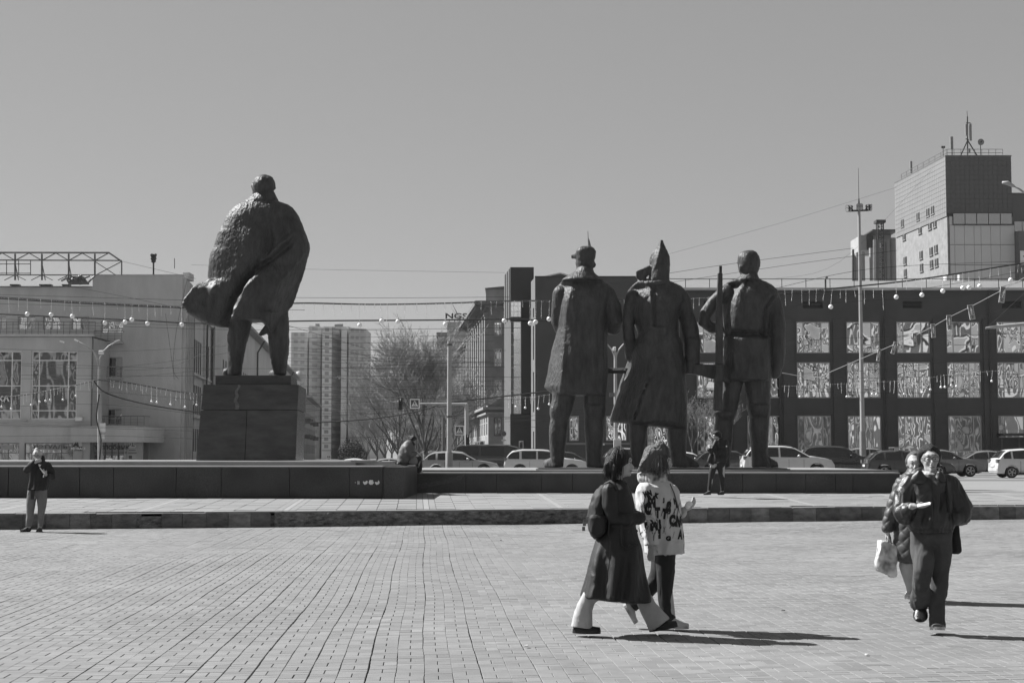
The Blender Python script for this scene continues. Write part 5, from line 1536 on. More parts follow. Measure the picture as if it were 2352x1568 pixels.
for u in (846, 852, 861): MB().box(X(u, 561), X(u + 4, 561), 561, 563, Z(890, 561), Z(880, 561)).build('chimney', M_ap, fb)
for k in range(7):
    MB().box(X(838.5, 560), X(879, 560), 559.9, 559.99, Z(900 + k * 20, 560), Z(893 + k * 20, 560)).build('window_band', mat('far_window', .27, .45, .2, .5), fb)
fb = thing('far_block', 'low dull block half hidden behind the bare tree crown', 'building', (X(930, 420), 420, .5))
MB().box(X(915, 420), X(1002, 420), 420, 440, .3, Z(862, 420)).build('wall', mat('dull_block', .16, .85, .2, .4), fb)
for k in range(6):
    MB().box(X(917, 420), X(1000, 420), 419.9, 419.99, Z(880 + k * 26, 420), Z(871 + k * 26, 420)).build('window_band', mat('far_window', .27, .45, .2, .5), fb)

# ---------------- trees
M_bark = mat('bark', .10, .9, .4, 4, .5, 20); M_twig = mat('twig', .27, .9, .3, 3); M_leaf = mat('spring_leaf', .16, .8, .4, 3)
def make_tree(name, label, cat, base, H, seed, limbs=5, levels=4, kids=(4, 4, 5, 5), spread=.62, r0=.02, trunk_h=.2, up=.35, leaf=0.0, group=None, shape=None, tips=None):
    random.seed(seed)
    rt = thing(name, label, cat, base, group)
    tk, cr, lf = MB(), MB(), MB()
    b = Vector(base)
    def br(p, d, L, r, lev):
        n = 4 if lev < 2 else 3
        pts = [p]; q = p.copy(); dd = d.copy()
        for i in range(n):
            dd = (dd + Vector((random.gauss(0, .13), random.gauss(0, .13), random.gauss(0.03, .1)))).normalized()
            q = q + dd * L / n; pts.append(q.copy())
        rs = [max(r * (1 - .62 * i / n), H * .00085) for i in range(n + 1)]
        (tk if lev <= 1 else cr).tube(pts, rs, 7 if lev == 0 else (5 if lev < 3 else 3), cap=False)
        if lev >= levels:
            if leaf:
                for i in range(int(leaf)):
                    t = pts[random.randint(1, n)] + Vector((random.gauss(0, .06), random.gauss(0, .06), random.gauss(0, .06))); s_ = H * .008 * random.uniform(.6, 1.5)
                    a_ = Vector((random.gauss(0, 1), random.gauss(0, 1), random.gauss(0, 1))).normalized() * s_; c_ = Vector((random.gauss(0, 1), random.gauss(0, 1), random.gauss(0, 1))).normalized() * s_
                    lf.add([t, t + a_, t + a_ + c_, t + c_], [(0, 1, 2, 3)])
            return
        k = kids[lev]
        for i in range(k):
            t = (i + .6) / k if lev else .55 + .45 * (i + .5) / k
            t = max(.25, t)
            idx = min(n - 1, int(t * n)); pp = pts[idx].lerp(pts[idx + 1], t * n - idx)
            ax = Vector((random.gauss(0, 1), random.gauss(0, 1), random.gauss(0, .5))).normalized()
            nd_ = (dd + ax * spread * random.uniform(.7, 1.3) + Vector((0, 0, up * random.uniform(.2, 1)))).normalized()
            br(pp, nd_, L * random.uniform(.5, .72), rs[idx] * .55, lev + 1)
    top = b + Vector((0, 0, H * trunk_h))
    tk.tube([b - Vector((0, 0, .1)), b + Vector((.05, 0, H * trunk_h * .5)), top], [H * r0 * 1.25, H * r0, H * r0 * .85], 9)
    for i in range(limbs):
        a = 2 * PI * i / limbs + random.uniform(-.4, .4)
        lean = random.uniform(.2, .75) if i else .05
        d = Vector((math.cos(a) * lean, math.sin(a) * lean * .8, 1)).normalized()
        if shape: d = Vector((d.x * shape, d.y * shape, d.z)).normalized()
        br(top - Vector((0, 0, random.uniform(0, .05) * H)), d, H * random.uniform(.36, .46), H * r0 * random.uniform(.5, .7), 0)
    tk.build('trunk', M_bark, rt, smooth=True); c_ = cr.build('crown', M_twig, rt)
    if leaf: lf.build('leaves', M_leaf, rt)
    return rt
make_tree('bare_tree', 'big bare spreading tree with pale twigs in the middle of the picture', 'tree', (X(975, 118), 118, .5), 12.0, 31, limbs=9, levels=5, kids=(5, 4, 4, 4, 4), trunk_h=.12, spread=.76, shape=1.2, up=.22, r0=.013)
tt = make_tree('street_tree', 'hazy bare street tree in the row behind the big tree, nearest of them', 'tree', (X(915, 190), 190, .5), 14.5, 5, limbs=7, levels=4, kids=(5, 5, 5, 5), trunk_h=.12, spread=.8, shape=1.4, r0=.012, group='bare trees down the street')
labs = ['bare tree left of the big tree, in front of the distant tower', 'bare tree far down the street behind the seated woman', 'bare tree right of the big tree, before the street house', 'bare tree low at the end of the street',
        'bare tree behind the traffic light mast', 'bare tree directly behind the big trunk', 'bare tree beside the low far block', 'leftmost bare tree near the dark bush', 'rightmost bare tree under the roof letters']
for i, (u, d, s) in enumerate(((866, 230, .85), (900, 280, 1.1), (1030, 165, .72), (940, 330, 1.2), (1000, 210, .9), (960, 240, 1.0), (885, 200, .62), (842, 300, .75), (1050, 175, .6))):
    c = copy_tree(tt); c.location = (X(u, d), d, .5); c.scale = (s, s, s); c.rotation_euler = (0, 0, i * 2.1); c['label'] = labs[i]
for i, (u, lab, h) in enumerate(((1590, 'small budding tree between the middle and right statues, nearest the rifle butt', 5.3), (1668, 'small budding tree behind the legs of the rightmost statue', 5.6))):
    make_tree('young_tree', lab, 'tree', (X(u, 116), 116, .5), h, 50 + i, limbs=5, levels=3, kids=(5, 5, 5), trunk_h=.3, r0=.012, spread=.7, leaf=3, group='young trees before the shopping building')
def bush(name, lab, c, rx, ry, rz, n, m, s=.09, seed=1):
    random.seed(seed); mb = MB(); c = Vector(c)
    for i in range(n):
        v = Vector((random.gauss(0, 1), random.gauss(0, 1), random.gauss(0, 1))).normalized() * random.uniform(.55, 1.05)
        v *= 1 + .22 * mnoise.noise(v * 2.5)
        p = c + Vector((v.x * rx, v.y * ry, max(-.2, v.z + .1) * rz))
        a = Vector((random.gauss(0, 1), random.gauss(0, 1), random.gauss(0, 1))).normalized() * s * random.uniform(.6, 1.6); b = Vector((random.gauss(0, 1), random.gauss(0, 1), random.gauss(0, 1))).normalized() * s
        mb.add([p, p + a, p + a + b, p + b], [(0, 1, 2, 3)])
    t_ = thing(name, lab, 'bush', (c.x, c.y, .5)); mb.build('foliage', m, t_)
    mb = MB()
    for i in range(9): mb.tube([(c.x, c.y, .45), (c.x + random.uniform(-.6, .6) * rx, c.y + random.uniform(-.5, .5) * ry, c.z + random.uniform(0, .7) * rz)], [.05, .02], 4)
    mb.build('stems', M_bark, t_)
bush('dark_bush', 'dark rounded bush at the end of the terrace near the distant tower', (X(807, 150), 150, 1.3), 1.35, 1.2, 1.6, 5200, mat('dark_leaf', .05, .8, .4, 3), seed=3)

# ---------------- unseen theatre and trees behind the viewer, added and shaped for the window reflections
th = thing('theatre', 'large pale columned theatre behind the viewer, unseen, added for the window reflections', 'building', (10, -95, 0))
M_th = mat('theatre_stone', .55, .8, .12, .3, blotch=.2)
MB().box(-120, 120, -130, -96, 0, 30).build('hall', mat('theatre_wall', .10, .8, .2, .3), th)
MB().box(-122, 122, -131, -95, 30, 32).build('roof_band', mat('theatre_roof', .6, .7), th)
mb = MB(); mb.ball((12, -125, 30), 30, 24, 12, sz=.8); mb.build('dome', M_th, th, smooth=True)
MB().box(-12, 36, -96, -90, 26, 36).build('pediment', M_th, th)
for i in range(9): mb = MB(); mb.tube([(-10 + i * 5.5, -92, 1.5), (-10 + i * 5.5, -92, 26)], [1.2, 1.0], 14); mb.build('column', M_th, th)
MB().box(-14, 38, -95.9, -88, 0, 1.5).build('steps', M_th, th)
for i in range(26):
    xx = -118 + i * 9.2
    if -15 < xx < 36: continue
    MB().box(xx, xx + 3.2, -96.4, -95.98, 2, 28).build('window', M_th, th)  # pale strips, put in for contrast in the reflections
bpy.context.view_layer.update()
for i, (xx, yy, s) in enumerate(((-45, -70, .9), (-28, -75, .8), (52, -72, .95), (66, -68, .85))):
    c = copy_tree(tt); c.location = (xx, yy, 0); c.scale = (s, s, s); c.rotation_euler = (0, 0, i * 1.3); c['label'] = 'unseen bare tree added before the theatre behind the viewer, ' + ('far left', 'left', 'right', 'far right')[i]; c['group'] = 'trees added before the unseen theatre'
# ================================================ CARS
M_tyre = mat('tyre', .025, .85, .1); M_rim = mat('alloy', .35, .35, .1, metal=.7); M_glassd = mat('car_glass', .018, .06, .1, spec=.8); M_under = mat('under_body', .012, .9)
M_red = mat('tail_lamp', .12, .25, .1, spec=.7); M_head = mat('head_lamp', .55, .15, .1, spec=.8); M_plate = mat('number_plate', .6, .5)
M_seat = mat('interior', .03, .9)
def paint(n, v): return mat('car_paint_' + n, v, .25, .03, .5, spec=.6, coat=.6)
PROF = {
 'suv': [(0, .72), (.004, .95), (.015, 1.08), (.06, .86, 1), (.10, .95, 1), (.22, 1, 1), (.45, .995, 1), (.56, .955, 1), (.725, 1.10), (.80, 1.06), (.93, .96), (.985, .82), (1, .62)],
 'hatch': [(0, .70), (.006, .92), (.02, 1.04), (.10, .88, 1), (.17, .965, 1), (.38, 1, 1), (.53, .96, 1), (.73, 1.02), (.82, .97), (.94, .86), (.985, .72), (1, .55)],
 'sedan': [(0, .68), (.008, .90), (.03, 1.02), (.13, 1.04), (.28, .94, 1), (.40, .995, 1), (.48, 1, 1), (.58, .95, 1), (.735, 1.0), (.84, .95), (.95, .82), (.99, .68), (1, .52)],
 'van': [(0, .75), (.004, 1.0), (.012, 1.15), (.03, .94, 1), (.06, .985, 1), (.12, 1, 1), (.60, 1, 1), (.70, .93, 1), (.83, 1.17), (.90, 1.08), (.965, .95), (.99, .8), (1, .6)],
}
def car(kind, label, u, d, L, H, pm, flip=False, side='X', rim=M_rim, bars=False, wr=.33, gl=None, wins=None, lift=0.0, Wd=.9):
    x0 = X(u, d); zb0 = .434 + lift
    rt = thing('parked_car' if d > 1e6 else 'car', label, 'car', (x0, d, zb0))
    gl = gl or M_glassd
    pr = [((q[0] * L), (q[1] * H if len(q) > 2 else q[1] * (H / 1.6 if kind != 'sedan' else H / 1.5))) for q in PROF[kind]]
    px = [q[0] for q in pr]; pz = [q[1] for q in pr]
    wx = (.185 * L, .80 * L) if kind != 'van' else (.2 * L, .83 * L)
    top = lambda x: float(np.interp(x, px, pz))
    def sm(x): return (top(x - .07) + 2 * top(x) + top(x + .07)) / 4
    belt = lambda x: min(.62 * H * (1 + .05 * (1 - x / L)), sm(x) - .02)
    def bot(x):
        b = .22 + .10 * max(0, (x - .93 * L) / (.07 * L)) + .08 * max(0, (.06 * L - x) / (.06 * L))
        for w in wx:
            r = wr + .07
            if abs(x - w) < r: b = max(b, wr + math.sqrt(r * r - (x - w) ** 2) * 1.0)
        return b
    def wdt(x): return Wd * (1 - .12 * max(0, (x - .85 * L) / (.15 * L)) ** 2 - .08 * max(0, (.08 * L - x) / (.08 * L)) ** 2)
    def sec(x):
        w = wdt(x); b = bot(x); t = sm(x); be = belt(x)
        rw = w * (.97 - .30 * max(0, min(1, (t - be) / (.38 * H)))) if t > be + .06 else w * .9
        if b > .30: lo = b
        else: lo = b
        pts = [(w * .86, lo), (w * .97, max(lo, .34)), (w, max(lo + .01, .55 * be + .1)), (w * .985, max(lo + .02, be - .10)), (w * .955, be), (rw + .03, t - .06 if t > be + .1 else be + (t - be) * .6), (rw - .06, t - .012), (rw * .5, t + .012), (0, t + .02)]
        return pts
    xs = sorted(set([round(L * i / 46, 4) for i in range(47)] + [round(w + s * (wr + .07) * k, 4) for w in wx for s in (-1, 1) for k in (.5, .8, .93, .999, 1.01)] + [.02, .05, L - .02, L - .05]))
    xs = [x for x in xs if 0 <= x <= L]
    rings = []
    for x in xs:
        s_ = sec(x); rings.append([Vector((x, -y, z)) for y, z in s_] + [Vector((x, y, z)) for y, z in s_[-2::-1]])
    def loc(mb): return mb
    def bd(mb, name, m, par=rt, smooth=False, sharp=None):
        if flip: mb.v = [(L - a, b, c) for a, b, c in mb.v]
        return mb.build(name, m, par, smooth=smooth, sharp=sharp, local=True)
    mb = MB(); mb.loft(rings); o = bd(mb, 'body', pm, smooth=True, sharp=38); fixn(o)
    # side windows
    lo_x = next(x for x in np.linspace(0, L, 400) if sm(x) > belt(x) + .16)
    hi_x = next(x for x in np.linspace(L, 0, 400) if sm(x) > belt(x) + .10)
    if wins is None: wins = {'suv': (.02, .21, .25, .50, .53, .98), 'hatch': (.04, .2, .24, .52, .55, .98), 'sedan': (.03, .12, .15, .48, .51, .98), 'van': (.03, .30, .33, .62, .70, .95)}[kind]
    for a, b in zip(wins[0::2], wins[1::2]):
        for sgn in (-1, 1):
            mb = MB(); vs = []; n = 10
            for i in range(n + 1):
                x = lo_x + (hi_x - lo_x) * (a + (b - a) * i / n); s_ = sec(x)
                (y0, z0), (y1, z1) = s_[4], s_[5]
                z0 += .02; hi = max(.0, z1 - z0 - .03)
                for k in (0, .5, 1):
                    t = (z0 + hi * k - s_[4][1]) / max(1e-4, (z1 - s_[4][1])); t = max(0, min(1, t))
                    vs.append((x, sgn * ((y0 + (y1 - y0) * t) + .010), z0 + hi * k))
            mb.add(vs, [(3 * i + k, 3 * i + 3 + k, 3 * i + 4 + k, 3 * i + 1 + k) for i in range(n) for k in (0, 1)])
            bd(mb, 'side_window', gl)
    # windscreens
    def screen(xa, xb, name):
        mb = MB(); vs = []; n = 6
        for i in range(n + 1):
            x = xa + (xb - xa) * i / n; s_ = sec(x); rw = s_[6][0]
            for k in (-1, -.5, 0, .5, 1): vs.append((x, rw * k * .97, sm(x) + (.026 if abs(k) < .9 else .004)))
        mb.add(vs, [(5 * i + k, 5 * i + 5 + k, 5 * i + 6 + k, 5 * i + 1 + k) for i in range(n) for k in range(4)])
        bd(mb, name, gl)
    fa = {'suv': (.58, .715), 'hatch': (.55, .72), 'sedan': (.60, .725), 'van': (.71, .82)}[kind]; ra = {'suv': (.02, .085), 'hatch': (.03, .13), 'sedan': (.14, .275), 'van': (.014, .04)}[kind]
    screen(fa[0] * L, fa[1] * L, 'windscreen'); screen(ra[0] * L, ra[1] * L, 'rear_window')
    for w in wx:
        for sgn in (-1, 1):
            y = sgn * (Wd - .02)
            mb = MB(); mb.tube([(w, y - sgn * .20, wr), (w, y - sgn * .02, wr), (w, y, wr)], [wr, wr, wr - .025], 26); ty = bd(mb, 'wheel', M_tyre, smooth=True, sharp=40)
            mb = MB(); n_ = 5; R = wr * .66
            for i in range(n_):
                a = 2 * PI * i / n_ + .3 + w
                for s2 in (-.13, .13): mb.beam((w + .04 * math.cos(a), y + sgn * .012, wr + .04 * math.sin(a)), (w + R * math.cos(a + s2), y + sgn * .006, wr + R * math.sin(a + s2)), .035, .03)
            k = 20
            vs = [];
            for i in range(k):
                a = 2 * PI * i / k
                for r_, yy in ((R * 1.06, .004), (R * .93, .012)): vs.append((w + r_ * math.cos(a), y + sgn * yy, wr + r_ * math.sin(a)))
            mb.add(vs, [(2 * i, (2 * i + 2) % (2 * k), (2 * i + 3) % (2 * k), 2 * i + 1) for i in range(k)])
            mb.tube([(w, y, wr), (w, y + sgn * .03, wr)], .05, 8)
            if flip: mb.v = [(L - a, b, c) for a, b, c in mb.v]
            mb.build('rim', rim, ty, local=True)
    # lamps, handles, mirrors, sills, bumpers
    for sgn in (-1, 1):
        zf = {'suv': .82, 'hatch': .72, 'sedan': .68, 'van': .85}[kind] * H / 1.6; zr = zf + .12
        x = .955 * L; w = wdt(x)
        mb = MB(); mb.hexa([(x - .28, sgn * (w * 1.0 - .01), zf), (x + .10, sgn * (w * .92), zf - .01), (x + .12, sgn * w * .6, zf), (x - .26, sgn * w * .6, zf), (x - .34, sgn * (w * 1.0 - .005), zf + .11), (x + .03, sgn * w * .95, zf + .10), (x + .04, sgn * w * .6, zf + .10), (x - .3, sgn * w * .6, zf + .1)]); bd(mb, 'headlight', M_head)
        mb = MB(); mb.box(-.015, .16, min(sgn * (wdt(.02) * .62), sgn * (wdt(.02) + .004)), max(sgn * wdt(.02) * .62, sgn * (wdt(.02) + .004)), zr, zr + .17); bd(mb, 'tail_light', M_red)
        xm = (.60 if kind != 'van' else .73) * L
        mb = MB(); mb.ball((xm, sgn * (Wd + .08), .65 * H + .06), .09, 8, 6, sx=.9, sz=.8); bd(mb, 'mirror', pm, smooth=True)
        for hx in (.33, .53):
            mb = MB(); mb.box(hx * L, hx * L + .18, min(sgn * (Wd - .005), sgn * (Wd + .02)), max(sgn * (Wd - .005), sgn * (Wd + .02)), .56 * H, .56 * H + .03); bd(mb, 'door_handle', pm)
        mb = MB(); mb.box(wx[0] + wr + .08, wx[1] - wr - .08, min(sgn * Wd * .9, sgn * (Wd - .004)), max(sgn * Wd * .9, sgn * (Wd - .004)), .18, .27); bd(mb, 'sill', M_under)
        mb = MB()
        for xx in (.30 * L, .49 * L, .655 * L): mb.box(xx, xx + .012, min(sgn * (Wd - .03), sgn * (Wd + .003)), max(sgn * (Wd - .03), sgn * (Wd + .003)), .3, .58 * H)
        bd(mb, 'door_gap', M_under)
    mb = MB(); mb.box(-.03, .03, -Wd * .84, Wd * .84, .36, .50); bd(mb, 'rear_bumper', pm)
    mb = MB(); mb.box(L - .03, L + .03, -Wd * .78, Wd * .78, .30, .45); bd(mb, 'front_bumper', M_under)
    mb = MB(); mb.box(-.036, -.03, -.26, .26, .60, .71); bd(mb, 'number_plate', M_plate)
    if bars:
        for xx in (.34, .52):
            mb = MB(); mb.box(xx * L - .12, xx * L + .12, -.62, .62, sm(xx * L) + .12, sm(xx * L) + .16)
            for yy in (-.6, .6): mb.box(xx * L - .1, xx * L + .1, yy - .03, yy + .03, sm(xx * L) - .08, sm(xx * L) + .12)
            bd(mb, 'roof_bar', M_rim)
    if kind == 'suv':
        for sgn in (-1, 1):
            mb = MB(); mb.tube([(.12 * L, sgn * .6, sm(.12 * L) + .01), (.2 * L, sgn * .6, sm(.2 * L) + .05), (.5 * L, sgn * .6, sm(.5 * L) + .05), (.56 * L, sgn * .6, sm(.56 * L) - .01)], .018, 6); bd(mb, 'roof_rail', M_steel)
    return rt
P_w, P_k, P_g, P_s, P_d = paint('white', .55), paint('black', .015), paint('grey', .14), paint('silver', .26), paint('dark', .035)
car('hatch', 'silver car half hidden behind the concrete pole beside the seated woman', 969, 88, 4.3, 1.42, P_s)
car('van', 'dark van with a darker rear side window, right of the concrete pole', 1043, 92, 5.2, 1.80, P_d)
car('suv', 'white estate car with roof rails, in front of the dark van', 1158, 86, 4.55, 1.5, P_w)
car('sedan', 'dark car behind the white estate car, left of the first statue legs', 1215, 96, 4.6, 1.42, P_d)
car('suv', 'pale car with black roof rails behind the heads of the walking pair', 1383, 93, 4.6, 1.6, P_s)
car('sedan', 'pale car roof glimpsed between the middle and right statues', 1500, 108, 4.6, 1.42, P_w)
car('hatch', 'dark hatchback with sloping rear glass behind the man with the phone', 1592, 87, 4.4, 1.47, P_d)
car('suv', 'white crossover right of the right statue, its headlight beside the platform end', 1704, 84, 4.75, 1.68, P_w, wr=.36)
car('suv', 'black crossover behind the white crossover', 1832, 91, 4.8, 1.7, P_k, wr=.36)
car('suv', 'pale small crossover behind the black crossover', 1931, 101, 4.3, 1.64, P_s)
car('hatch', 'dark hatchback with two roof bars behind the woman in glasses', 1985, 83, 4.55, 1.46, P_d, bars=True)
car('sedan', 'black and grey sedan just right of the woman in glasses', 2072, 89, 4.45, 1.5, P_g, rim=M_rim)
car('sedan', 'grey sedan behind, between the dark sedan and white hatchback', 2186, 97, 4.6, 1.48, P_g)
car('sedan', 'dark car farthest back between the grey sedan and white hatchback', 2205, 106, 4.8, 1.5, P_k)
car('hatch', 'white hatchback cut off by the right edge of the picture', 2280, 84, 3.95, 1.53, P_w, wr=.30)
car('sedan', 'white car mostly hidden left of the tall plinth', 425, 104, 4.6, 1.36, P_w, lift=-.30)
car('sedan', 'pale car roof seen above the terrace near the tall plinth', 757, 130, 4.6, 1.36, P_w, lift=-.42)
car('sedan', 'pale car roof above the terrace left of the seated woman', 838, 130, 4.6, 1.36, P_s, lift=-.40)

# ================================================ STREET FURNITURE
M_conc = mat('pole_concrete', .22, .85, .15, 2, .3, 20); M_galv = mat('galvanised', .35, .45, .15, 2); M_sigd = mat('sign_blue', .08, .4); M_sigw = mat('sign_white', .75, .4); M_black = mat('black_metal', .02, .5)
M_wire = mat('cable', .02, .6)
# tall floodlight mast
d = 100.0; u = 1982
fm = thing('floodlight_mast', 'tall slim mast with a crown of floodlights and a spike, before the shopping building', 'mast', (X(u, d), d, .43))
x0 = X(u, d)
mb = MB(); mb.tube([(x0, d, .43), (x0, d, Z(990, d))], [.22, .19], 14); mb.build('lower_pole', M_conc, fm, smooth=True, sharp=60)
mb = MB(); mb.tube([(x0, d, Z(990, d)), (x0, d, Z(484, d))], [.15, .09], 14); mb.build('pole', mat('mast_paint', .30, .5, .1, 1), fm, smooth=True, sharp=60)
mb = MB(); mb.tube([(x0, d, Z(484, d)), (x0, d, Z(457, d))], [.09, .04], 8); mb.tube([(x0, d, Z(457, d)), (x0, d, Z(386, d))], [.022, .012], 6); mb.build('spike', M_steeld, fm)
mb = MB(); mb.beam((X(1957, d), d, Z(484.5, d)), (X(2003, d), d, Z(483, d)), .1); mb.build('cross_arm', M_black, fm)
for (ua, ub, v, t) in ((1953, 1966, 479, -1), (1976, 1988, 475, 0), (1998, 2008, 477, 1)):
    for i in range(2):
        for j in range(2):
            cx, cz = X(ua + (ub - ua) * (i + .5) / 2, d), Z(v - 3 + 6.2 * j, d)
            mb = MB(); a = Vector((cx - .12 * t * 0, d - .12, cz)); dr = Vector((t * .8, -.7, -.25)).normalized()
            mb.tube([a + dr * -.1, a + dr * .12], [.08, .14], 12); g_ = mb.build('floodlight', M_black, fm)
            mb = MB(); mb.tube([a + dr * .121, a + dr * .13], .12, 12); mb.build('lens', mat('lens', .4, .2), g_)
# concrete pole
d = 70.0; x0 = X(1031.7, d)
cp_ = thing('concrete_pole', 'slender pale concrete pole right of the seated woman', 'pole', (x0, d, .43))
mb = MB(); mb.tube([(x0, d, .43), (x0, d, Z(783, d))], [.115, .09], 14); mb.build('shaft', mat('pole_pale', .30, .8, .15, 2, .3, 15), cp_, smooth=True, sharp=60)
mb = MB(); mb.tube([(x0, d, .43), (x0, d, Z(1040, d)), (x0, d, Z(1038, d))], [.16, .16, .14], 14); mb.build('base_sleeve', M_conc, cp_, smooth=True, sharp=50)
mb = MB(); mb.tube([(x0, d, Z(793, d)), (x0, d, Z(790, d))], .125, 12); mb.tube([(x0, d, Z(958, d)), (x0, d, Z(955, d))], .125, 12); mb.build('band', M_steeld, cp_)
mb = MB(); x1 = X(1018, 90); mb.tube([(x1, 90, .43), (x1, 90, Z(958, 90))], .09, 10); tag(mb.build('thin_post', M_steel), 'thin grey post just left of the concrete pole', 'post')
# lamp post on the left
d = 118.0; TL_ = Tr(0, 600, 2.6135, d)
lp = thing('street_lamp', 'double armed street lamp wrapped in cables before the avenue building', 'street lamp', tuple(TL_(652, 1445)))
mb = MB(); mb.tube([TL_(655, 1460), TL_(648, 960)], [.19, .15], 10); mb.tube([TL_(648, 960), TL_(648, 820)], [.12, .09], 10); mb.build('post', M_galv, lp, smooth=True, sharp=60)
def arcp(T, pts, dy=0): return [T(u, v, dy) for u, v in pts]
mb = MB(); mb.tube(arcp(TL_, [(648, 830), (652, 775), (672, 730), (712, 690), (780, 655)]), [.07, .06, .06, .05, .05], 8); mb.build('arm', M_galv, lp, smooth=True)
mb = MB(); mb.tube(arcp(TL_, [(645, 830), (632, 770), (605, 720), (555, 685), (488, 652)]), [.07, .06, .05, .045, .04], 8); mb.build('arm', M_galv, lp, smooth=True)
for a, b in (((780, 652), (748, 664)), ((486, 650), (512, 662)), ((392, 660), (418, 668))):
    mb = MB(); mb.beam(TL_(*a), TL_(*b), .22, .1); mb.build('lamp_head', M_white, lp)
p = TL_(661, 735); MB().cbox(p.x - .17, p.x + .17, p.y - .15, p.y + .15, p.z - .12, p.z + .16, .04).build('camera_box', M_white, lp)
for (a, b, c, e) in ((650, 1253, 686, 1195), (655, 1298, 680, 1270)):
    p, q = TL_(a, b, -.3), TL_(c, e, -.3); MB().box(p.x, q.x, p.y, p.y + .2, p.z, q.z).build('cabinet', M_white, lp)
# lamp between first and middle statue
d = 112.0; TC_ = Tr(1340, 860, 4.6115, d)
lp = thing('street_lamp', 'three headed street lamp with a white cabinet between the first two statues', 'street lamp', tuple(TC_(918, 1300)))
mb = MB(); mb.tube([TC_(922, 1330), TC_(914, 90)], [.16, .1], 10); mb.tube([TC_(914, 120), TC_(908, 60)], .05, 8); mb.build('post', M_galv, lp, smooth=True, sharp=60)
for pts in ([(910, 200), (898, 120), (870, 60), (820, 0), (800, -12)], [(918, 200), (930, 120), (958, 60), (1005, 5), (1025, -8)]):
    mb = MB(); mb.tube(arcp(TC_, pts), .05, 8); mb.build('arm', M_galv, lp, smooth=True)
p, q = TC_(888, 78), TC_(920, 32); MB().cbox(p.x, q.x, p.y - .2, p.y + .2, p.z, q.z, .03).build('camera_box', M_white, lp)
p, q = TC_(895, 1192, -.3), TC_(980, 1097, -.3); MB().cbox(p.x, q.x, p.y - .2, p.y + .2, p.z, q.z, .02).build('cabinet', mat('cabinet', .45, .6), lp)
p, q = TC_(850, 606, -.2), TC_(905, 560, -.2); MB().box(p.x, q.x, p.y - .1, p.y + .1, p.z, q.z).build('small_cabinet', M_steel, lp)
# signs, traffic lights
d = 92.0; T3 = Tr(700, 700, 2.852, d)
tm = thing('traffic_mast', 'grey traffic light mast with a long horizontal arm right of the bare tree', 'mast', tuple(T3(1332, 1240)))
mb = MB(); mb.tube([T3(1334, 1300), T3(1330, 882)], [.14, .11], 10); mb.build('post', M_galv, tm, smooth=True, sharp=60)
mb = MB(); mb.tube([T3(1335, 884), T3(990, 880)], [.07, .05], 8); mb.tube([T3(1290, 884), T3(1330, 908)], .04, 6); mb.build('arm', M_galv, tm, smooth=True, sharp=60)
def crossing_sign(T, c, w, lab, y=0, border=True):
    s = thing('crossing_sign', lab, 'sign', tuple(T(*c, y)))
    p = T(*c, y); h = T.r(w)
    MB().box(p.x - h, p.x + h, p.y, p.y + .03, p.z - h, p.z + h).build('board', M_sigw, s)
    k = h * (.78 if border else .94)
    MB().box(p.x - k, p.x + k, p.y - .012, p.y - .001, p.z - k, p.z + k).build('field', M_sigd, s)
    mb = MB(); mb.prism([(p.x - k * .9, p.z - k * .72), (p.x + k * .9, p.z - k * .72), (p.x, p.z + k * .9)], p.y - .02, p.y - .013); fixn(mb.build('triangle', M_sigw, s))
    mb = MB(); y0 = p.y - .03
    f = lambda a, b: (p.x + a * k, y0, p.z + b * k)
    mb.ball(f(.02, .50), k * .09, 8, 6); mb.beam(f(.0, .42), f(-.04, .02), k * .16, .02); mb.beam(f(-.04, .05), f(-.30, -.55), k * .12, .02); mb.beam(f(-.02, .05), f(.28, -.55), k * .12, .02)
    mb.beam(f(.0, .35), f(.24, .05), k * .09, .02); mb.beam(f(.0, .35), f(-.24, .10), k * .09, .02); mb.build('walking_figure', M_black, s)
    mb = MB()
    for i in range(3): mb.box(p.x + (-.55 + i * .42) * k, p.x + (-.35 + i * .42) * k, p.y - .024, p.y - .0205, p.z - .70 * k, p.z - .6 * k)
    mb.build('stripes', M_black, s)
    return s
crossing_sign(T3, (961, 881), 35, 'pedestrian crossing sign hanging from the traffic mast arm', -.15)
crossing_sign(T3, (1280, 1071), 34, 'pedestrian crossing sign low beside the traffic mast, above the van', -.15)
T4 = Tr(700, 700, 2.852, 110); crossing_sign(T4, (348, 1264), 15, 'tiny pedestrian crossing sign at the foot of the distant tower', 0)
mb = MB(); mb.tube([T4(348, 1275), T4(348, 1330)], .05, 6); tag(mb.build('sign_post', M_galv), 'short post under the tiny crossing sign', 'post')
def tlight(c0, c1, lab, y=-.2):
    s = thing('traffic_light', lab, 'traffic light', tuple(T3((c0[0] + c1[0]) / 2, c1[1], y)))
    p, q = T3(c0[0], c1[1], y), T3(c1[0], c0[1], y)
    MB().cbox(p.x, q.x, p.y, p.y + .22, p.z, q.z, .02).build('housing', M_black, s)
    cx = (p.x + q.x) / 2; w = q.x - p.x; h = q.z - p.z
    for k in range(3):
        z = q.z - h * (k + .5) / 3; mb = MB(); mb.tube([(cx, p.y - .012, z), (cx, p.y - .002, z)], w * .36, 14); mb.build('lamp_lens', mat('dead_lens', .03, .2), s)
    z = q.z - h / 6; mb = MB(); mb.beam((cx, p.y - .02, z - w * .3), (cx, p.y - .02, z + w * .2), w * .13, .01); mb.prism([(cx - w * .26, z + w * .08), (cx + w * .26, z + w * .08), (cx, z + w * .42)], p.y - .025, p.y - .015)
    fixn(mb.build('arrow', mat('lit_arrow', .85, .4), s))
    return s
tlight((845, 838), (872, 926), 'black traffic light with a straight arrow on the end of the mast arm')
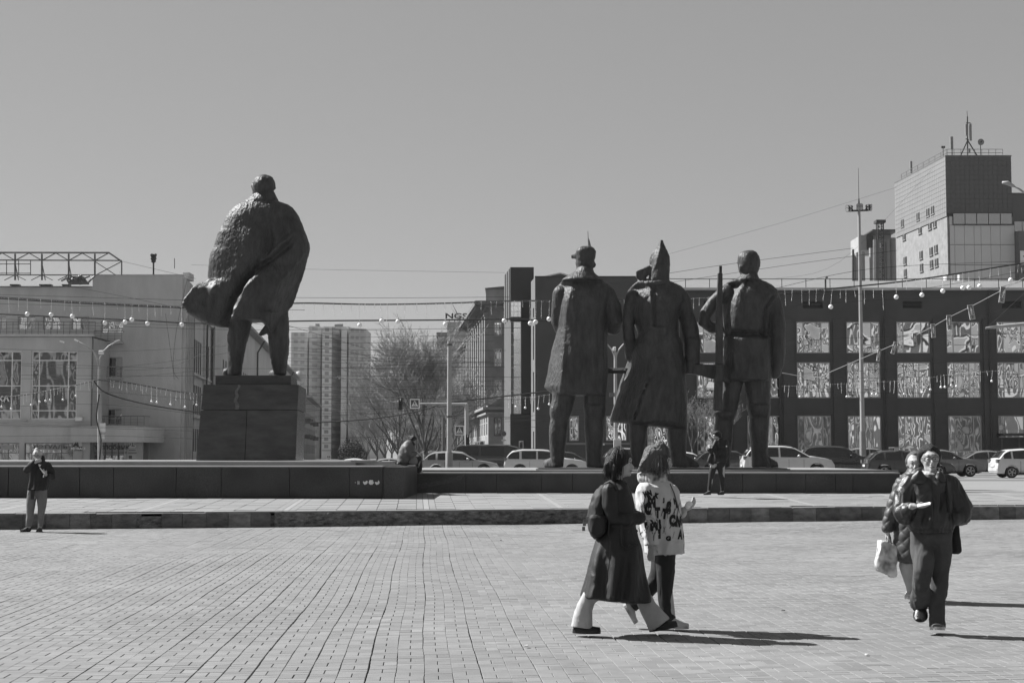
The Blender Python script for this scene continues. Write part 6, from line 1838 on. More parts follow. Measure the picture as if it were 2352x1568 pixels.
tlight((1325, 1100), (1350, 1180), 'black traffic light with a straight arrow on the mast above the van')
def arrow_board(T, c, w, h, lab, tilt=0.0, y=0.0, kind='sign', lanes=False, group=None, bend=0):
    s = thing('direction_sign', lab, 'sign', tuple(T(*c, y)), group)
    p = T(*c, y); W_, H_ = T.r(w), T.r(h)
    ct, st_ = math.cos(tilt), math.sin(tilt)
    def g(a, b, yy): return (p.x + (a * W_) * ct - (b * H_) * st_, p.y + yy, p.z + (a * W_) * st_ + (b * H_) * ct)
    def rect(a0, a1, b0, b1, y0, y1, name, m): MB().hexa([g(a0, b0, y0), g(a1, b0, y0), g(a1, b0, y1), g(a0, b0, y1), g(a0, b1, y0), g(a1, b1, y0), g(a1, b1, y1), g(a0, b1, y1)]).build(name, m, s)
    rect(-1, 1, -1, 1, 0, .03, 'board', M_sigw)
    e = .86 if lanes else .9
    rect(-e, e, -.94, .94, -.012, -.001, 'field', mat('sign_field', .16, .4))
    mb = MB()
    def bar(a0, b0, a1, b1, w_):
        A, B = Vector(g(a0, b0, -.02)), Vector(g(a1, b1, -.02)); mb.beam(A, B, w_ * W_, .012)
    k = .35 if not lanes else .28
    bar(0, -.75 if not lanes else -.4, bend * .3, .2, k)
    vs = [g(-.45 + bend * .3, .15, -.024), g(.45 + bend * .3, .15, -.024), g(bend * .7, .72, -.024)]
    vs2 = [(a, b + .008, c_) for a, b, c_ in vs]
    mb.add(vs + vs2, [(0, 1, 2), (5, 4, 3), (0, 3, 4, 1), (1, 4, 5, 2), (2, 5, 3, 0)])
    if lanes:
        for a in (-.55, .0 + .55):
            for b in (-.85, -.5, -.15): bar(a, b, a, b + .2, .13)
    mb.build('arrow', M_sigw, s)
    return s
arrow_board(T3, (1157, 1096), 24, 25, 'square one way sign with a white arrow left of the concrete pole', y=-.1)
T2 = Tr(1900, 680, 2.8, 80.0)
wire_pts = [(155, 704), (330, 738), (420, 735), (500, 695), (850, 545), (955, 500), (1084, 445), (1213, 380), (1325, 315), (1480, 240), (1697, 125), (1848, 40)]
sw_ = thing('sign_cable', 'pale cable carrying the row of hanging lane signs', 'cable', tuple(T2(420, 735)))
mb = MB(); mb.tube([T2(u, v) for u, v in wire_pts], .018, 5); mb.build('cable', mat('pale_cable', .4, .6), sw_)
sgn = [((832, 580), 11, 43, -.17, 0, 'lowest hanging lane sign, at the bottom end of the cable'), ((940, 530), 13, 43, -.30, 0, 'second hanging lane sign from the bottom, strongly tilted'), ((1084, 470), 14, 44, .03, 0, 'third hanging lane sign, before the middle top window'),
       ((1213, 410), 15, 48, .05, 0, 'fourth hanging lane sign from the bottom, nearly upright'), ((1325, 352), 17, 51, .04, 0, 'fifth hanging lane sign, between two top windows'), ((1480, 280), 19, 52, .17, 0, 'sixth hanging lane sign, leaning left'), ((1697, 157), 19, 57, -.14, 1, 'topmost hanging lane sign with a bent arrow')]
for c, w, h, t, bnd, lab in sgn: arrow_board(T2, c, w, h, lab, tilt=t, y=-.05, lanes=True, bend=bnd, group='hanging lane signs on the cable')
def nostop(T, c, r, lab, plate=None, y=0, post=None):
    s = thing('no_stopping_sign', lab, 'sign', tuple(T(*c, y))); p = T(*c, y); R = T.r(r)
    mb = MB(); mb.tube([(p.x, p.y, p.z), (p.x, p.y + .03, p.z)], R, 24); mb.build('disc', mat('sign_rim', .22, .5), s)
    mb = MB(); mb.tube([(p.x, p.y - .01, p.z), (p.x, p.y - .001, p.z)], R * .8, 24); mb.build('field', mat('sign_mid', .10, .5), s)
    mb = MB(); q = R * .58
    for sg in (-1, 1): mb.beam((p.x - q, p.y - .02, p.z - sg * q), (p.x + q, p.y - .02, p.z + sg * q), R * .17, .01)
    mb.build('cross', mat('sign_rim', .22, .5), s)
    if plate:
        a, b = T(plate[0], plate[3], y), T(plate[2], plate[1], y); MB().box(a.x, b.x, a.y, a.y + .02, a.z, b.z).build('plate', M_sigw, s)
        mb = MB(); 
        for k in range(5): mb.box(a.x + (b.x - a.x) * (.15 + .15 * k), a.x + (b.x - a.x) * (.24 + .15 * k), a.y - .008, a.y - .001, a.z + (b.z - a.z) * .3, a.z + (b.z - a.z) * .7)
        mb.build('plate_marks', M_black, s)
    if post:
        mb = MB(); mb.tube([T(c[0], c[1] + r, y + .05), T(c[0], post, y + .05)], .035, 6); mb.build('post', M_galv, s)
nostop(Tr(700, 700, 2.852, 98), (1078, 1192), 21, 'round no stopping sign with a plate, left of the concrete pole', (1056, 1218, 1110, 1231), post=1290)
nostop(Tr(700, 700, 2.852, 127), (1594, 1094), 20, 'round no stopping sign at the corner of the ornate house', (1580, 1136, 1612, 1146), post=1200)
# boom and lamp arm at the right edge
bm_ = thing('lamp_boom', 'pale slanting boom with insulators entering from the right edge', 'pole', tuple(T2(1848, 365)))
mb = MB(); mb.tube([T2(1580, 391), T2(1640, 385), T2(1990, 352)], [.05, .09, .12], 10); mb.build('boom', M_galv, bm_, smooth=True, sharp=60)
mb = MB()
for u in (1572, 1590, 1608, 1628): mb.tube([T2(u, 380), T2(u + 2, 415 if u < 1600 else 402)], .03, 5)
mb.tube([T2(1602, 378), T2(1990, 20)], .02, 5); mb.build('stay_wire', M_black, bm_)
d = 62.0; Ta = Tr(1900, 260, 3.1364, d)
la = thing('street_lamp', 'curved street lamp head entering at the right edge beside the mill tower', 'street lamp', tuple(Ta(2070, 690)))
mb = MB(); mb.tube([Ta(1985, 642), Ta(2030, 665), Ta(2160, 760), Ta(2240, 900), Ta(2260, 1400), Ta(2265, 2950)], [.03, .04, .05, .06, .07, .1], 8); mb.build('arm', M_galv, la, smooth=True)
mb = MB(); mb.tube([Ta(1900, 616), Ta(1940, 620), Ta(1990, 645)], [.05, .09, .06], 8); mb.build('lamp_head', M_galv, la, smooth=True)
mb = MB(); p = Ta(512, 1445, 30); mb.tube([Ta(514, 1450, 40), Ta(513, 1375, 40), Ta(518, 1358, 40), Ta(532, 1360, 40)], .06, 6); tag(mb.build('goose_neck_pipe', M_steeld), 'small goose neck pipe on the shopping building roof', 'pipe')

# ================================================ CABLES AND GARLANDS
def cable(pts, d, r=.012, lab='thin dark overhead cable crossing the sky and facades', grp='overhead cables'):
    P_ = [W(u, v, d if not hasattr(d, '__len__') else d[i]) for i, (u, v) in enumerate(pts)]
    # smooth between the given points
    Q = []
    for i in range(len(P_) - 1):
        a, b = P_[i], P_[i + 1]; p0 = P_[i - 1] if i else a; p3 = P_[i + 2] if i + 2 < len(P_) else b
        for k in range(6):
            t = k / 6; Q.append(.5 * ((2 * a) + (b - p0) * t + (2 * p0 - 5 * a + 4 * b - p3) * t * t + (3 * a - 3 * b + p3 - p0) * t ** 3))
    Q.append(P_[-1])
    mb = MB(); mb.tube(Q, r, 5)
    return tag(mb.build('overhead_cable', M_wire), lab, 'cable', grp)
thin = [([(-20, 676), (450, 690)], 84), ([(-20, 697), (450, 708), (700, 712)], 84), ([(600, 683), (900, 684), (1170, 682)], 86), ([(-20, 731), (200, 741), (460, 747)], 88), ([(-20, 742), (300, 750), (520, 757), (900, 756), (1200, 752)], 88),
        ([(-20, 832), (250, 841), (470, 846), (900, 845), (1160, 842)], 96), ([(-20, 860), (300, 863), (700, 862), (1200, 866)], 98), ([(-20, 975), (300, 985), (470, 990)], 98), ([(-20, 1002), (220, 1000), (470, 1008)], 99), ([(150, 655), (330, 690), (600, 745), (900, 760)], 108),
        ([(280, 600), (450, 640)], 120), ([(440, 608), (700, 618), (1160, 626)], 150), ([(650, 803), (850, 815), (1100, 822)], 104), ([(650, 822), (900, 830), (1150, 835)], 104), ([(660, 905), (850, 912), (1150, 917), (1250, 915)], 100), ([(720, 790), (900, 830)], 90), ([(650, 744), (840, 800)], 92),
        ([(1225, 732), (1330, 734), (1450, 728)], 84), ([(1400, 650), (1650, 610), (1960, 570)], 90), ([(1500, 655), (1800, 610), (2060, 575)], 92), ([(1530, 585), (1800, 510), (2060, 430)], 170), ([(1780, 640), (1930, 600), (2140, 390)], 190), ([(1790, 660), (2010, 616), (2352, 600)], 82),
        ([(1780, 675), (2050, 672), (2352, 622)], 88), ([(1790, 704), (2000, 690), (2200, 680), (2352, 645)], 90), ([(1800, 784), (2000, 774), (2200, 770), (2352, 765)], 96), ([(1797, 874), (2000, 868), (2352, 858)], 98), ([(1800, 897), (2050, 902), (2352, 900)], 99), ([(1790, 912), (2352, 913)], 100),
        ([(1792, 860), (2000, 850), (2200, 828), (2352, 820)], 90), ([(1160, 960), (1260, 950), (1400, 930), (1560, 900)], 110), ([(1160, 968), (1300, 960), (1420, 948)], 112), ([(1170, 975), (1300, 985), (1430, 980)], 111), ([(1160, 962), (1280, 967), (1400, 966)], 113), ([(660, 1005), (900, 1000), (1100, 960)], 105), ([(2000, 790), (2200, 740), (2352, 700)], 92),
        ([(700, 958), (900, 946), (1040, 930)], 101), ([(1040, 700), (1060, 745), (1045, 780)], 90), ([(430, 640), (405, 760), (398, 845), (410, 870)], 100), ([(380, 720), (395, 830), (400, 870)], 100), ([(285, 850), (400, 840), (520, 780)], 112), ([(690, 928), (860, 922), (1100, 905)], 99)]
random.seed(77)
for i in range(14):
    a = 775 + i * 13 + random.uniform(-4, 4); b = a + random.uniform(-25, 25)
    thin.append(([(650, a), (850, (a + b) / 2 + random.uniform(0, 5)), (1060 + random.uniform(0, 120), b)], 100 + i))
for i in range(6):
    a = 800 + i * 34; thin.append(([(-20, a), (240, a + random.uniform(-10, 12)), (520, a + random.uniform(-25, 25))], 101 + i))
def where(p):
    u = (p[0][0] + p[-1][0]) / 2; v = (p[0][1] + p[-1][1]) / 2
    h = 'high in the sky' if v < 640 else ('at the upper garland level' if v < 760 else ('level with the statue legs' if v < 870 else 'low, near the traffic signs'))
    w = 'before the left building' if u < 480 else ('over the open street' if u < 1190 else ('behind the three statues' if u < 1620 else 'before the shopping building'))
    r = (p[0][1] - p[-1][1]) / abs(p[-1][0] - p[0][0]); sl = 'nearly level ' if abs(r) < .012 else ('slightly ' if abs(r) < .05 else 'steeply ') + ('rising ' if r > 0 else 'falling ')
    return 'thin ' + sl + 'cable ' + w + ' ' + h
for p, d in thin: cable(p, d, .011, where(p))
thick = [([(-20, 681), (160, 692), (330, 701), (450, 705), (600, 700), (700, 696), (850, 699), (1000, 697), (1190, 691), (1290, 691), (1420, 688), (1500, 690), (1640, 682), (1720, 672)], 85), ([(-20, 720), (150, 728), (330, 736), (460, 742), (700, 737), (1000, 735), (1180, 733), (1290, 740)], 86), ([(-20, 684), (200, 697), (480, 709)], 85.3),
         ([(1740, 680), (1900, 664), (2100, 643), (2352, 604)], 83), ([(-20, 914), (60, 906), (150, 889), (215, 874), (228, 872)], 117), ([(228, 872), (300, 880), (400, 898), (480, 908)], 117), ([(215, 874), (240, 900), (300, 920), (380, 936), (470, 948)], 117.5), ([(690, 972), (850, 962), (960, 944), (1030, 925), (1200, 905), (1260, 898)], 95), ([(228, 905), (222, 960), (232, 1010), (228, 1060)], 117.6)]
lbs = ['thick bundled cable carrying the upper light garland', 'thick bundled cable below the garland cable', 'doubled cable close under the garland cable at left', 'thick cable rising to the right before the shopping building', 'thick bundled cable from the left lamp post to the left edge', 'thick bundled cable from the lamp post towards the tall plinth', 'thick sagging cable below the lamp post', 'thick cable sagging over the street to the ornate house', 'loose cable wound down the left lamp post']
for (p, d), l in zip(thick, lbs): cable(p, d, .042 if d < 100 else .05, l, None)
for i in range(10):
    mm_ = 0
# garlands
M_bead = mat('led_string', .8, .4); M_globe = mat('white_globe', .85, .25, .05, spec=.6)
def garland(name, lab, pts, d, step, lens, ballr, balls, seed):
    random.seed(seed)
    u0, u1 = pts[0][0], pts[-1][0]
    us = [p[0] for p in pts]; vs_ = [p[1] for p in pts]
    g_ = thing(name, lab, 'garland', tuple(W((u0 + u1) / 2, float(np.interp((u0 + u1) / 2, us, vs_)), d)))
    mb = MB()
    u = u0
    while u < u1:
        p = W(u, float(np.interp(u, us, vs_)) + 1, d - .05); mb.ball(p, .011 * d / 85, 4, 3); u += 3.4
    tag(mb.build('bead_line', M_bead, g_), kind='stuff')
    u = u0 + step * .4; k = 0
    while u < u1:
        v = float(np.interp(u, us, vs_)); L = random.choice(lens) * random.uniform(.6, 1.25)
        bl = random.random() < 1.15 / balls
        if bl: L = max(L, lens[-1]) * random.uniform(.85, 1.25)
        dx = random.gauss(0, 1.2)
        mb = MB(); a, b = W(u, v, d - .06), W(u + dx, v + L, d - .06)
        mb.tube([a, b], .006 * d / 85, 3); n_ = int(L / 2.1)
        for i in range(n_ + 1):
            t = i / max(1, n_); c = a.lerp(b, t); c.x += random.gauss(0, .01); r_ = .015 * d / 85 * random.uniform(.5, 1.3); mb.ball(c, r_, 4, 3)
        mb.build('light_string', M_bead, g_)
        if bl:
            mb = MB(); c = b - Vector((0, 0, ballr)); mb.ball(c, ballr, 16, 10); q_ = mb.build('globe_lamp', M_globe, g_, smooth=True)
            mb = MB(); mb.tube([c + Vector((0, 0, ballr * .9)), c + Vector((0, 0, ballr * 1.25))], ballr * .28, 8); mb.build('cap', M_steel, q_)
        k += 1; u += step * random.uniform(.6, 1.4)
garland('light_garland', 'upper light garland with white globes before the left building', thick[0][0][:4], 85, 22, (14, 20, 26, 32), .125, 3, 2)
garland('light_garland', 'upper light garland with white globes over the open street', [(660, 697), (850, 699), (1000, 697), (1190, 691), (1290, 691)], 85, 21, (14, 20, 26, 36), .125, 3, 5)
garland('light_garland', 'light garland glimpsed between the three statues', [(1415, 689), (1500, 690), (1640, 682), (1720, 672)], 85, 16, (12, 20, 26), .11, 4, 6)
garland('light_garland', 'upper light garland along the shopping building roof', [(1795, 664), (1900, 665), (2040, 664)], 83, 19, (16, 24, 30, 38), .125, 3, 7)
garland('light_garland', 'light garland rising to the upper right corner before the mill tower', [(2050, 650), (2200, 630), (2352, 606)], 83, 20, (14, 20, 30), .125, 3, 8)
garland('light_garland', 'lower small light garland from the left edge to the lamp post', [(0, 912), (60, 906), (150, 889), (215, 874)], 117, 11, (12, 18, 22), .085, 3, 9)
garland('light_garland', 'lower small light garland from the lamp post towards the tall plinth', [(250, 874), (300, 880), (400, 898), (465, 906)], 117, 9.5, (12, 20, 26), .085, 3, 10)
garland('light_garland', 'lower small light garland between fin and first statue', [(1165, 913), (1220, 911), (1262, 905)], 110, 9, (14, 20), .085, 4, 11)
garland('light_garland', 'lower small light garland before the shopping building windows', [(1797, 886), (1900, 882), (2100, 872), (2200, 856), (2300, 850)], 108, 13, (12, 18, 24), .085, 4, 12)
# ================================================ PEOPLE
from mathutils.bvhtree import BVHTree
M_skin = mat('skin', .38, .55, .06, 12, .1, 120, spec=.4)
M_hair = mat('dark_hair', .018, .5, .5, 9, .8, 60, stretch=(3, 3, .35), spec=.3)
M_hairb = mat('brown_hair', .06, .45, .7, 9, .8, 60, stretch=(3, 3, .35), spec=.3, v2=.13)
def cloth(n, v, rough=.8, **k): return mat('cloth_' + n, v * (.62 if v < .04 else 1), rough, k.pop('var', .15), k.pop('scale', 6), .35, 140, **k)
def wr(amp=.006, sc=7.0, zs=.45):
    def f(c):
        p = Vector((c[0] * sc, c[1] * sc, c[2] * sc * zs)); w = mnoise.noise(p) * 1.3
        q = Vector((c[0] * sc * 1.9 + w, c[1] * sc * 1.9, c[2] * sc * .8 + 7 + w))
        return amp * (w * .9 + (1 - abs(mnoise.noise(q)) * 3.5) * .38)
    return f
def head(mb, c, f, s=1.0, ears=True):
    """skull, jaw, nose and ears; f = direction the face looks"""
    f = Vector(f).normalized(); r = Vector((f.y, -f.x, 0)).normalized(); up = Vector((0, 0, 1))
    up = (up - f * up.dot(f)).normalized()
    def q(a, b, h): return c + (f * a + r * b + up * h) * s
    mb.ball(q(-.010, 0, .020), .086 * s, 18, 14, sy=1, sz=1.10)
    mb.ball(q(.022, 0, -.022), .060 * s, 16, 12, sz=1.3)
    mb.ball(q(.048, 0, -.078), .036 * s, 12, 10)
    mb.ball(q(.020, 0, -.070), .052 * s, 12, 10)
    for b in (-.03, .03): mb.ball(q(.050, b * .9, -.025), .026 * s, 10, 8)
    mb.ball(q(.070, 0, .028), .028 * s, 10, 8); mb.ball(q(.066, .02, .03), .026 * s, 8, 6); mb.ball(q(.066, -.02, .03), .026 * s, 8, 6)
    mb.tube([q(.080, 0, .012), q(.100, 0, -.022), q(.110, 0, -.034)], [.008 * s, .013 * s, .015 * s], 8)
    mb.ball(q(.102, 0, -.036), .015 * s, 8, 6); mb.ball(q(.084, 0, -.058), .017 * s, 8, 6); mb.ball(q(.080, 0, -.070), .016 * s, 8, 6); mb.ball(q(.078, 0, -.092), .020 * s, 8, 6)
    if ears:
        for b in (-.078, .078): mb.ball(q(-.005, b, -.01), .022 * s, 8, 6, sx=.7, sy=.5, sz=1.35)
    return q
def hair_cap(mb, q, s, back=1.0, low=-.02, front=True):
    for (a, b, h, r) in ((-.018, 0, .034, .100), (-.045, 0, .010, .088 * back), (-.035, .028, -.01, .070), (-.035, -.028, -.01, .070), (.012, 0, .070, .056), (.016, .030, .062, .042), (.016, -.030, .062, .042), (-.02, .052, .02, .052), (-.02, -.052, .02, .052), (-.05, 0, low - .02, .06)):
        if a == -.018 and not front: a, h, r = -.034, .036, .094
        if a < 0 or front: mb.ball(q(a, b, h), r * s, 14, 10)
def strands(name, m, rt, q, s, n, length, seed=0, front=50, r=.0032, out=.0, back=(0, 0)):
    """loose locks from the crown over the skull and down; length = how far below the ear"""
    random.seed(seed); mb = MB()
    for i in range(n):
        ph = math.radians(random.uniform(front, 360 - front)); c_, s_ = math.cos(ph), math.sin(ph)
        L = length * random.uniform(.55, 1.1); j = random.gauss(0, .006); R = .098 + random.uniform(0, .012)
        pts = []
        for k in range(9):
            t = k / 8
            if t < .55:
                a = t / .55 * PI / 2; rr = R * math.sin(a); h = .022 + (R + .015) * math.cos(a)
            else:
                u = (t - .55) / .45; rr = R + out * u + random.gauss(0, .003); h = .022 - u * L
            sway = .35 * random.gauss(0, .01) + j * t
            pts.append(q(-.012 + rr * c_ * .98 + sway + back[0] * t, rr * s_ * .9 + sway, h))
        mb.tube(pts, [r * s * (.6 + .8 * math.sin(PI * min(1, k / 8 + .1))) for k in range(9)], 5)
    return mb.build(name, m, rt, smooth=True)
def face_parts(rt, q, s, glasses=False, m_eye=None, closed=False):
    M_e = mat('eye_dark', .015, .2); M_ew = mat('eye_white', .6, .3); M_lip = mat('lips', .16, .5)
    for b in (-.031, .031):
        if not closed:
            mb = MB(); mb.ball(q(.074, b, .004), .013 * s, 10, 8, sz=.62); e = mb.build('eye', M_ew, rt, smooth=True)
            mb = MB(); mb.ball(q(.0845, b, .004), .0055 * s, 8, 6); mb.build('iris', M_e, e)
        mb = MB(); mb.tube([q(.086, b * .35, .030), q(.090, b, .036), q(.078, b * 1.8, .028)], [.002 * s, .0035 * s, .0015 * s], 6); mb.build('eyebrow', M_hair, rt)
        if not glasses:
            mb = MB(); mb.tube([q(.082, b * .45, .009), q(.0865, b, .013), q(.072, b * 1.7, .008)], [.0015 * s, .0025 * s, .0015 * s], 5); mb.build('eyelid', M_e, rt)
    mb = MB(); mb.tube([q(.088, -.026, -.062), q(.098, -.012, -.066), q(.101, 0, -.066), q(.098, .012, -.066), q(.088, .026, -.062)], [.002 * s, .0055 * s, .006 * s, .0055 * s, .002 * s], 6); mb.build('mouth', M_lip, rt)
    if glasses:
        M_gf = mat('glasses_frame', .02, .3)
        for b in (-.033, .033):
            mb = MB(); n = 16; pts = []
            for i in range(n + 1):
                a = 2 * PI * i / n; pts.append(q(.098 - .006 * abs(math.cos(a)), b + .029 * math.copysign(abs(math.cos(a)) ** .7, math.cos(a)), .002 + .020 * math.copysign(abs(math.sin(a)) ** .7, math.sin(a))))
            mb.tube(pts, .0021 * s, 5, cap=False); mb.build('spectacle_frame', M_gf, rt)
            mb = MB(); mb.tube([q(.092, b * 1.88, .010), q(.0, .088 * (1 if b > 0 else -1), .012)], .002 * s, 5); mb.build('temple_bar', M_gf, rt)
        mb = MB(); mb.tube([q(.100, -.006, .004), q(.100, .006, .004)], .0025 * s, 5); mb.build('bridge', M_gf, rt)
def hand(mb, w, d, n, s=1.0, curl=.6, thumb=1):
    """palm and five unequal bent fingers; d = pointing direction, n = back of the hand"""
    d = Vector(d).normalized(); n = Vector(n); n = (n - d * n.dot(d)).normalized(); a = d.cross(n) * thumb
    w = Vector(w)
    mb.tube([w - d * .03 * s, w + d * .02 * s], [.026 * s, .028 * s], 8)
    for k in (-1.4, -.5, .5, 1.4): chain(mb, [(w + d * .01 * s + a * .014 * k * s, .015 * s), (w + d * .085 * s + a * .018 * k * s, .0125 * s)], 6)
    for k, L in ((-1.5, .060), (-.5, .073), (.5, .078), (1.5, .070)):
        p = w + d * .088 * s + a * .0195 * k * s; dd = d.copy(); pts = [(p, .0098 * s)]
        for j in range(3):
            dd = (dd - n * curl * (.7 + .15 * j)).normalized(); p = p + dd * L * (.45, .32, .25)[j] * s; pts.append((p, (.0092, .0085, .0075)[j] * s))
        chain(mb, pts, 7)
    p = w + d * .025 * s + a * .030 * s
    t1 = (d * .7 + a * .65 - n * .35).normalized(); t2 = (d * .95 + a * .1 - n * .45 * (1 + curl)).normalized()
    chain(mb, [(p, .013 * s), (p + t1 * .042 * s, .0115 * s), (p + t1 * .042 * s + t2 * .03 * s, .0095 * s)], 7)
def shoe(rt, heel, toe, m, w=.048, h=.075, sole=.028, msole=None, name='shoe'):
    heel, toe = Vector(heel), Vector(toe); d = (toe - heel); L = d.length; d.normalize()
    r = Vector((d.y, -d.x, 0)).normalized(); up = r.cross(d).normalized()
    if up.z < 0: up = -up
    mb = MB(); n = 9
    rings = []
    for i in range(n):
        t = i / (n - 1); wd = w * (.72 + .5 * math.sin(PI * min(1, t * .62 + .12)) - .45 * max(0, t - .82) * 3); hh = h * (1.25 if t < .25 else (1.25 - .75 * (t - .25) / .5 if t < .75 else .5 - .55 * (t - .75)))
        c = heel + d * L * t
        rings.append([c + r * wd * math.cos(a) + up * (sole + max(0, math.sin(a)) * hh * .9) for a in [2 * PI * k / 14 for k in range(14)]])
    mb.loft(rings); o = mb.build(name, m, rt, smooth=True, sharp=60); fixn(o)
    mb = MB(); rings = []
    for z in (0, sole):
        rg = []
        for k in range(22):
            a = 2 * PI * k / 22; t = .5 - .53 * math.cos(a); wd = w * 1.08 * (.72 + .5 * math.sin(PI * min(1, max(0, t) * .62 + .12)))
            rg.append(heel + d * L * t + r * wd * math.copysign(abs(math.sin(a)) ** .8, math.sin(a)) + up * z)
        rings.append(rg)
    mb.loft(rings); fixn(mb.build('sole', msole or M_tyre, o))
def tube_leg(mb, pts, n=18):
    mb.tube([p for p, r in pts], [r for p, r in pts], n)
def shell(mb, name, m, rt, vox=.011, sm=3, disp=None):
    if vox == .011 and disp: vox = .0092; sm = 1
    o = mb.build(name, m, rt); remesh(o, vox, sm, disp); return o
def strip_seam(name, m, rt, pts, r=.003):
    mb = MB(); mb.tube(pts, r, 5); return mb.build(name, m, rt)
def drape(o, txt, T, u, v, hgt_px, m, rt, sx=1.0, rot=0.0, name='printed_letter', bold=.0):
    """flat printed letter laid on the cloth: each vertex dropped onto the surface of o"""
    bv = BVHTree.FromPolygons([tuple(x.co) for x in o.data.vertices], [tuple(p.vertices) for p in o.data.polygons])
    off = ORG.get(rt.name, Vector((0, 0, 0)))
    s = T.r(hgt_px) * 1.38
    me = text_mesh(txt, s, bold=bold * s, ext=0.0, sx=sx)
    import bmesh
    bm = bmesh.new(); bm.from_mesh(me); bmesh.ops.triangulate(bm, faces=bm.faces[:])
    bmesh.ops.subdivide_edges(bm, edges=[e for e in bm.edges if e.calc_length() > s * .25], cuts=2, use_grid_fill=True); bm.to_mesh(me); bm.free()
    c = T(u, v); ok = True; ca, sa = math.cos(rot), math.sin(rot)
    for vt in me.vertices:
        x, z = vt.co.x * ca - vt.co.z * sa, vt.co.x * sa + vt.co.z * ca
        p = Vector((c.x + x, c.y - 1.2, c.z + z)) - off
        h = bv.ray_cast(p, Vector((0, 1, 0)))
        vt.co = Vector((p.x, (h[0].y if h[0] else p.y + 1.2) - .004, p.z))
    me.materials.clear(); me.materials.append(m)
    ob = bpy.data.objects.new(name, me); COL.objects.link(ob); ob.parent = o
    return ob

# ---------------- woman in the long dark coat
d = 14.3; T = Tr(1400, 1080, 2.8, d); T4 = Tr(1400, 1340, 5.6, d)
rt = thing('person', 'woman in long dark coat and pale flared trousers walking right with a backpack', 'person', tuple(T(340, 1400)))
hc = T(425, 215)
B = MB(); q = head(B, hc, (1, -.12, -.06), 1.04)
chain(B, [(T(412, 250), .05), (T(392, 345), .052), (T(390, 400), .07)])
chain(B, [(T(385, 400), .10), (T(400, 520), .11), (T(405, 640), .11), (T(400, 720), .12)])
for sg, dy in ((0, -.13), (1, .13)):
    chain(B, [(T(385, 400, dy * .5), .07), (T(352, 400, dy), .05), (T(365, 590, dy), .04), (T(470, 612, dy * .9), .035), (T(560, 598, dy * .6 + .02), .028)])
hand(B, T(572, 598, .02), (1, .25, 0), (0, -.3, 1), .95, .5, 1)
chain(B, [(T(400, 760, -.07), .09), (T(300, 1000, -.07), .06), (T4(330, 1000, -.07), .05), (T4(310, 1260, -.07), .035)])
chain(B, [(T(410, 760, .07), .09), (T(540, 1020, .07), .06), (T4(1200, 950, .07), .05), (T4(1340, 1240, .07), .035)])
shell(B, 'body', M_skin, rt, .009, 1)
face_parts(rt, q, 1.04)
H = MB(); hair_cap(H, q, 1.04)
sil(H, T, [(132, 395, 455, .04), (140, 360, 475, .07), (155, 335, 484, .088), (180, 318, 474, .096), (215, 312, 442, .098), (250, 316, 420, .094), (285, 322, 402, .08), (315, 338, 392, .06), (338, 355, 392, .045)], n=30, step=8, dy=.0)
chain(H, [(T(455, 150, -.02), .03), (T(482, 172, -.02), .016)]); chain(H, [(T(385, 240, -.08), .03), (T(372, 330, -.085), .02), (T(382, 350, -.07), .012)]); chain(H, [(T(330, 230, -.05), .03), (T(325, 300, -.05), .02)])
shell(H, 'hair', M_hair, rt, .009, 2, wr(.004, 14, .3))
C = MB()
M_coat = cloth('coat', .022, .6, var=.3, spec=.4)
def rl(u, v):
    r = .0
    r += .03 * math.sin(u * .045 + v * .004) * ss((v - 700) / 250)
    r -= .03 * gs(u - 432 - (v - 700) * .05, 14) * ss((v - 640) / 60) * ss((840 - v) / 60)
    if v > 760: r += .025 * gs(u - 500 + (v - 900) * .15, 40)
    return r
sil(C, T, [(338, 372, 440, .07), (360, 335, 462, .12), (400, 305, 490, .165), (450, 300, 508, .175), (520, 305, 522, .175), (600, 318, 525, .17), (660, 318, 530, .175), (700, 290, 540, .19), (758, 250, 556, .21), (803, 238, 570, .22), (900, 211, 586, .24), (978, 189, 600, .25), (1078, 161, 622, .27),
            (1140, 144, 634, .28), (1150, 148, 636, .28), (1165, 230, 638, .27), (1180, 400, 640, .22), (1192, 470, 560, .12)], n=64, e=2.2, step=7, relief=rl)
chain(C, [(T(345, 415, -.15), .078), (T(352, 520, -.17), .072), (T(372, 600, -.17), .066), (T(470, 612, -.15), .058), (T(545, 600, -.08), .050)])
chain(C, [(T(420, 415, .14), .075), (T(440, 560, .16), .066), (T(545, 590, .1), .050)])
C.tube([T(540, 601, -.085), T(578, 598, -.05)], [.056, .054], 14)
shell(C, 'coat', M_coat, rt, .011, 2, wr(.008, 8))
C = MB(); C.hexa([T(392, 330, -.075), T(470, 352, -.06), T(480, 412, -.10), T(440, 408, -.16), T(380, 322, .07), T(462, 330, .06), T(486, 400, .05), T(430, 400, .1)]); shell(C, 'collar', M_coat, rt, .009, 2)
for (u, v) in ((488, 698), (535, 690), (490, 795), (538, 786)):
    mb = MB(); p = T(u, v, -.205 if u < 500 else -.165); mb.tube([p, p + Vector((0, -.012, 0))], .013, 10); mb.build('button', M_black, rt)
P = MB(); M_jp = cloth('pale_jeans', .36, .85, var=.12)
tube_leg(P, [(T(330, 1050, -.07), .085), (T4(400, 860, -.07), .070), (T4(340, 1000, -.07), .074), (T4(312, 1130, -.07), .088), (T4(300, 1275, -.07), .097)])
tube_leg(P, [(T(505, 1010, .07), .085), (T4(1130, 800, .07), .068), (T4(1235, 1000, .07), .082), (T4(1390, 1235, .07), .110)])
shell(P, 'trousers', M_jp, rt, .010, 2, wr(.006, 9))
strip_seam('seam', cloth('seam', .15), rt, [T4(1220, 930, .0), T4(1290, 1060, -.01), T4(1400, 1210, -.03)])
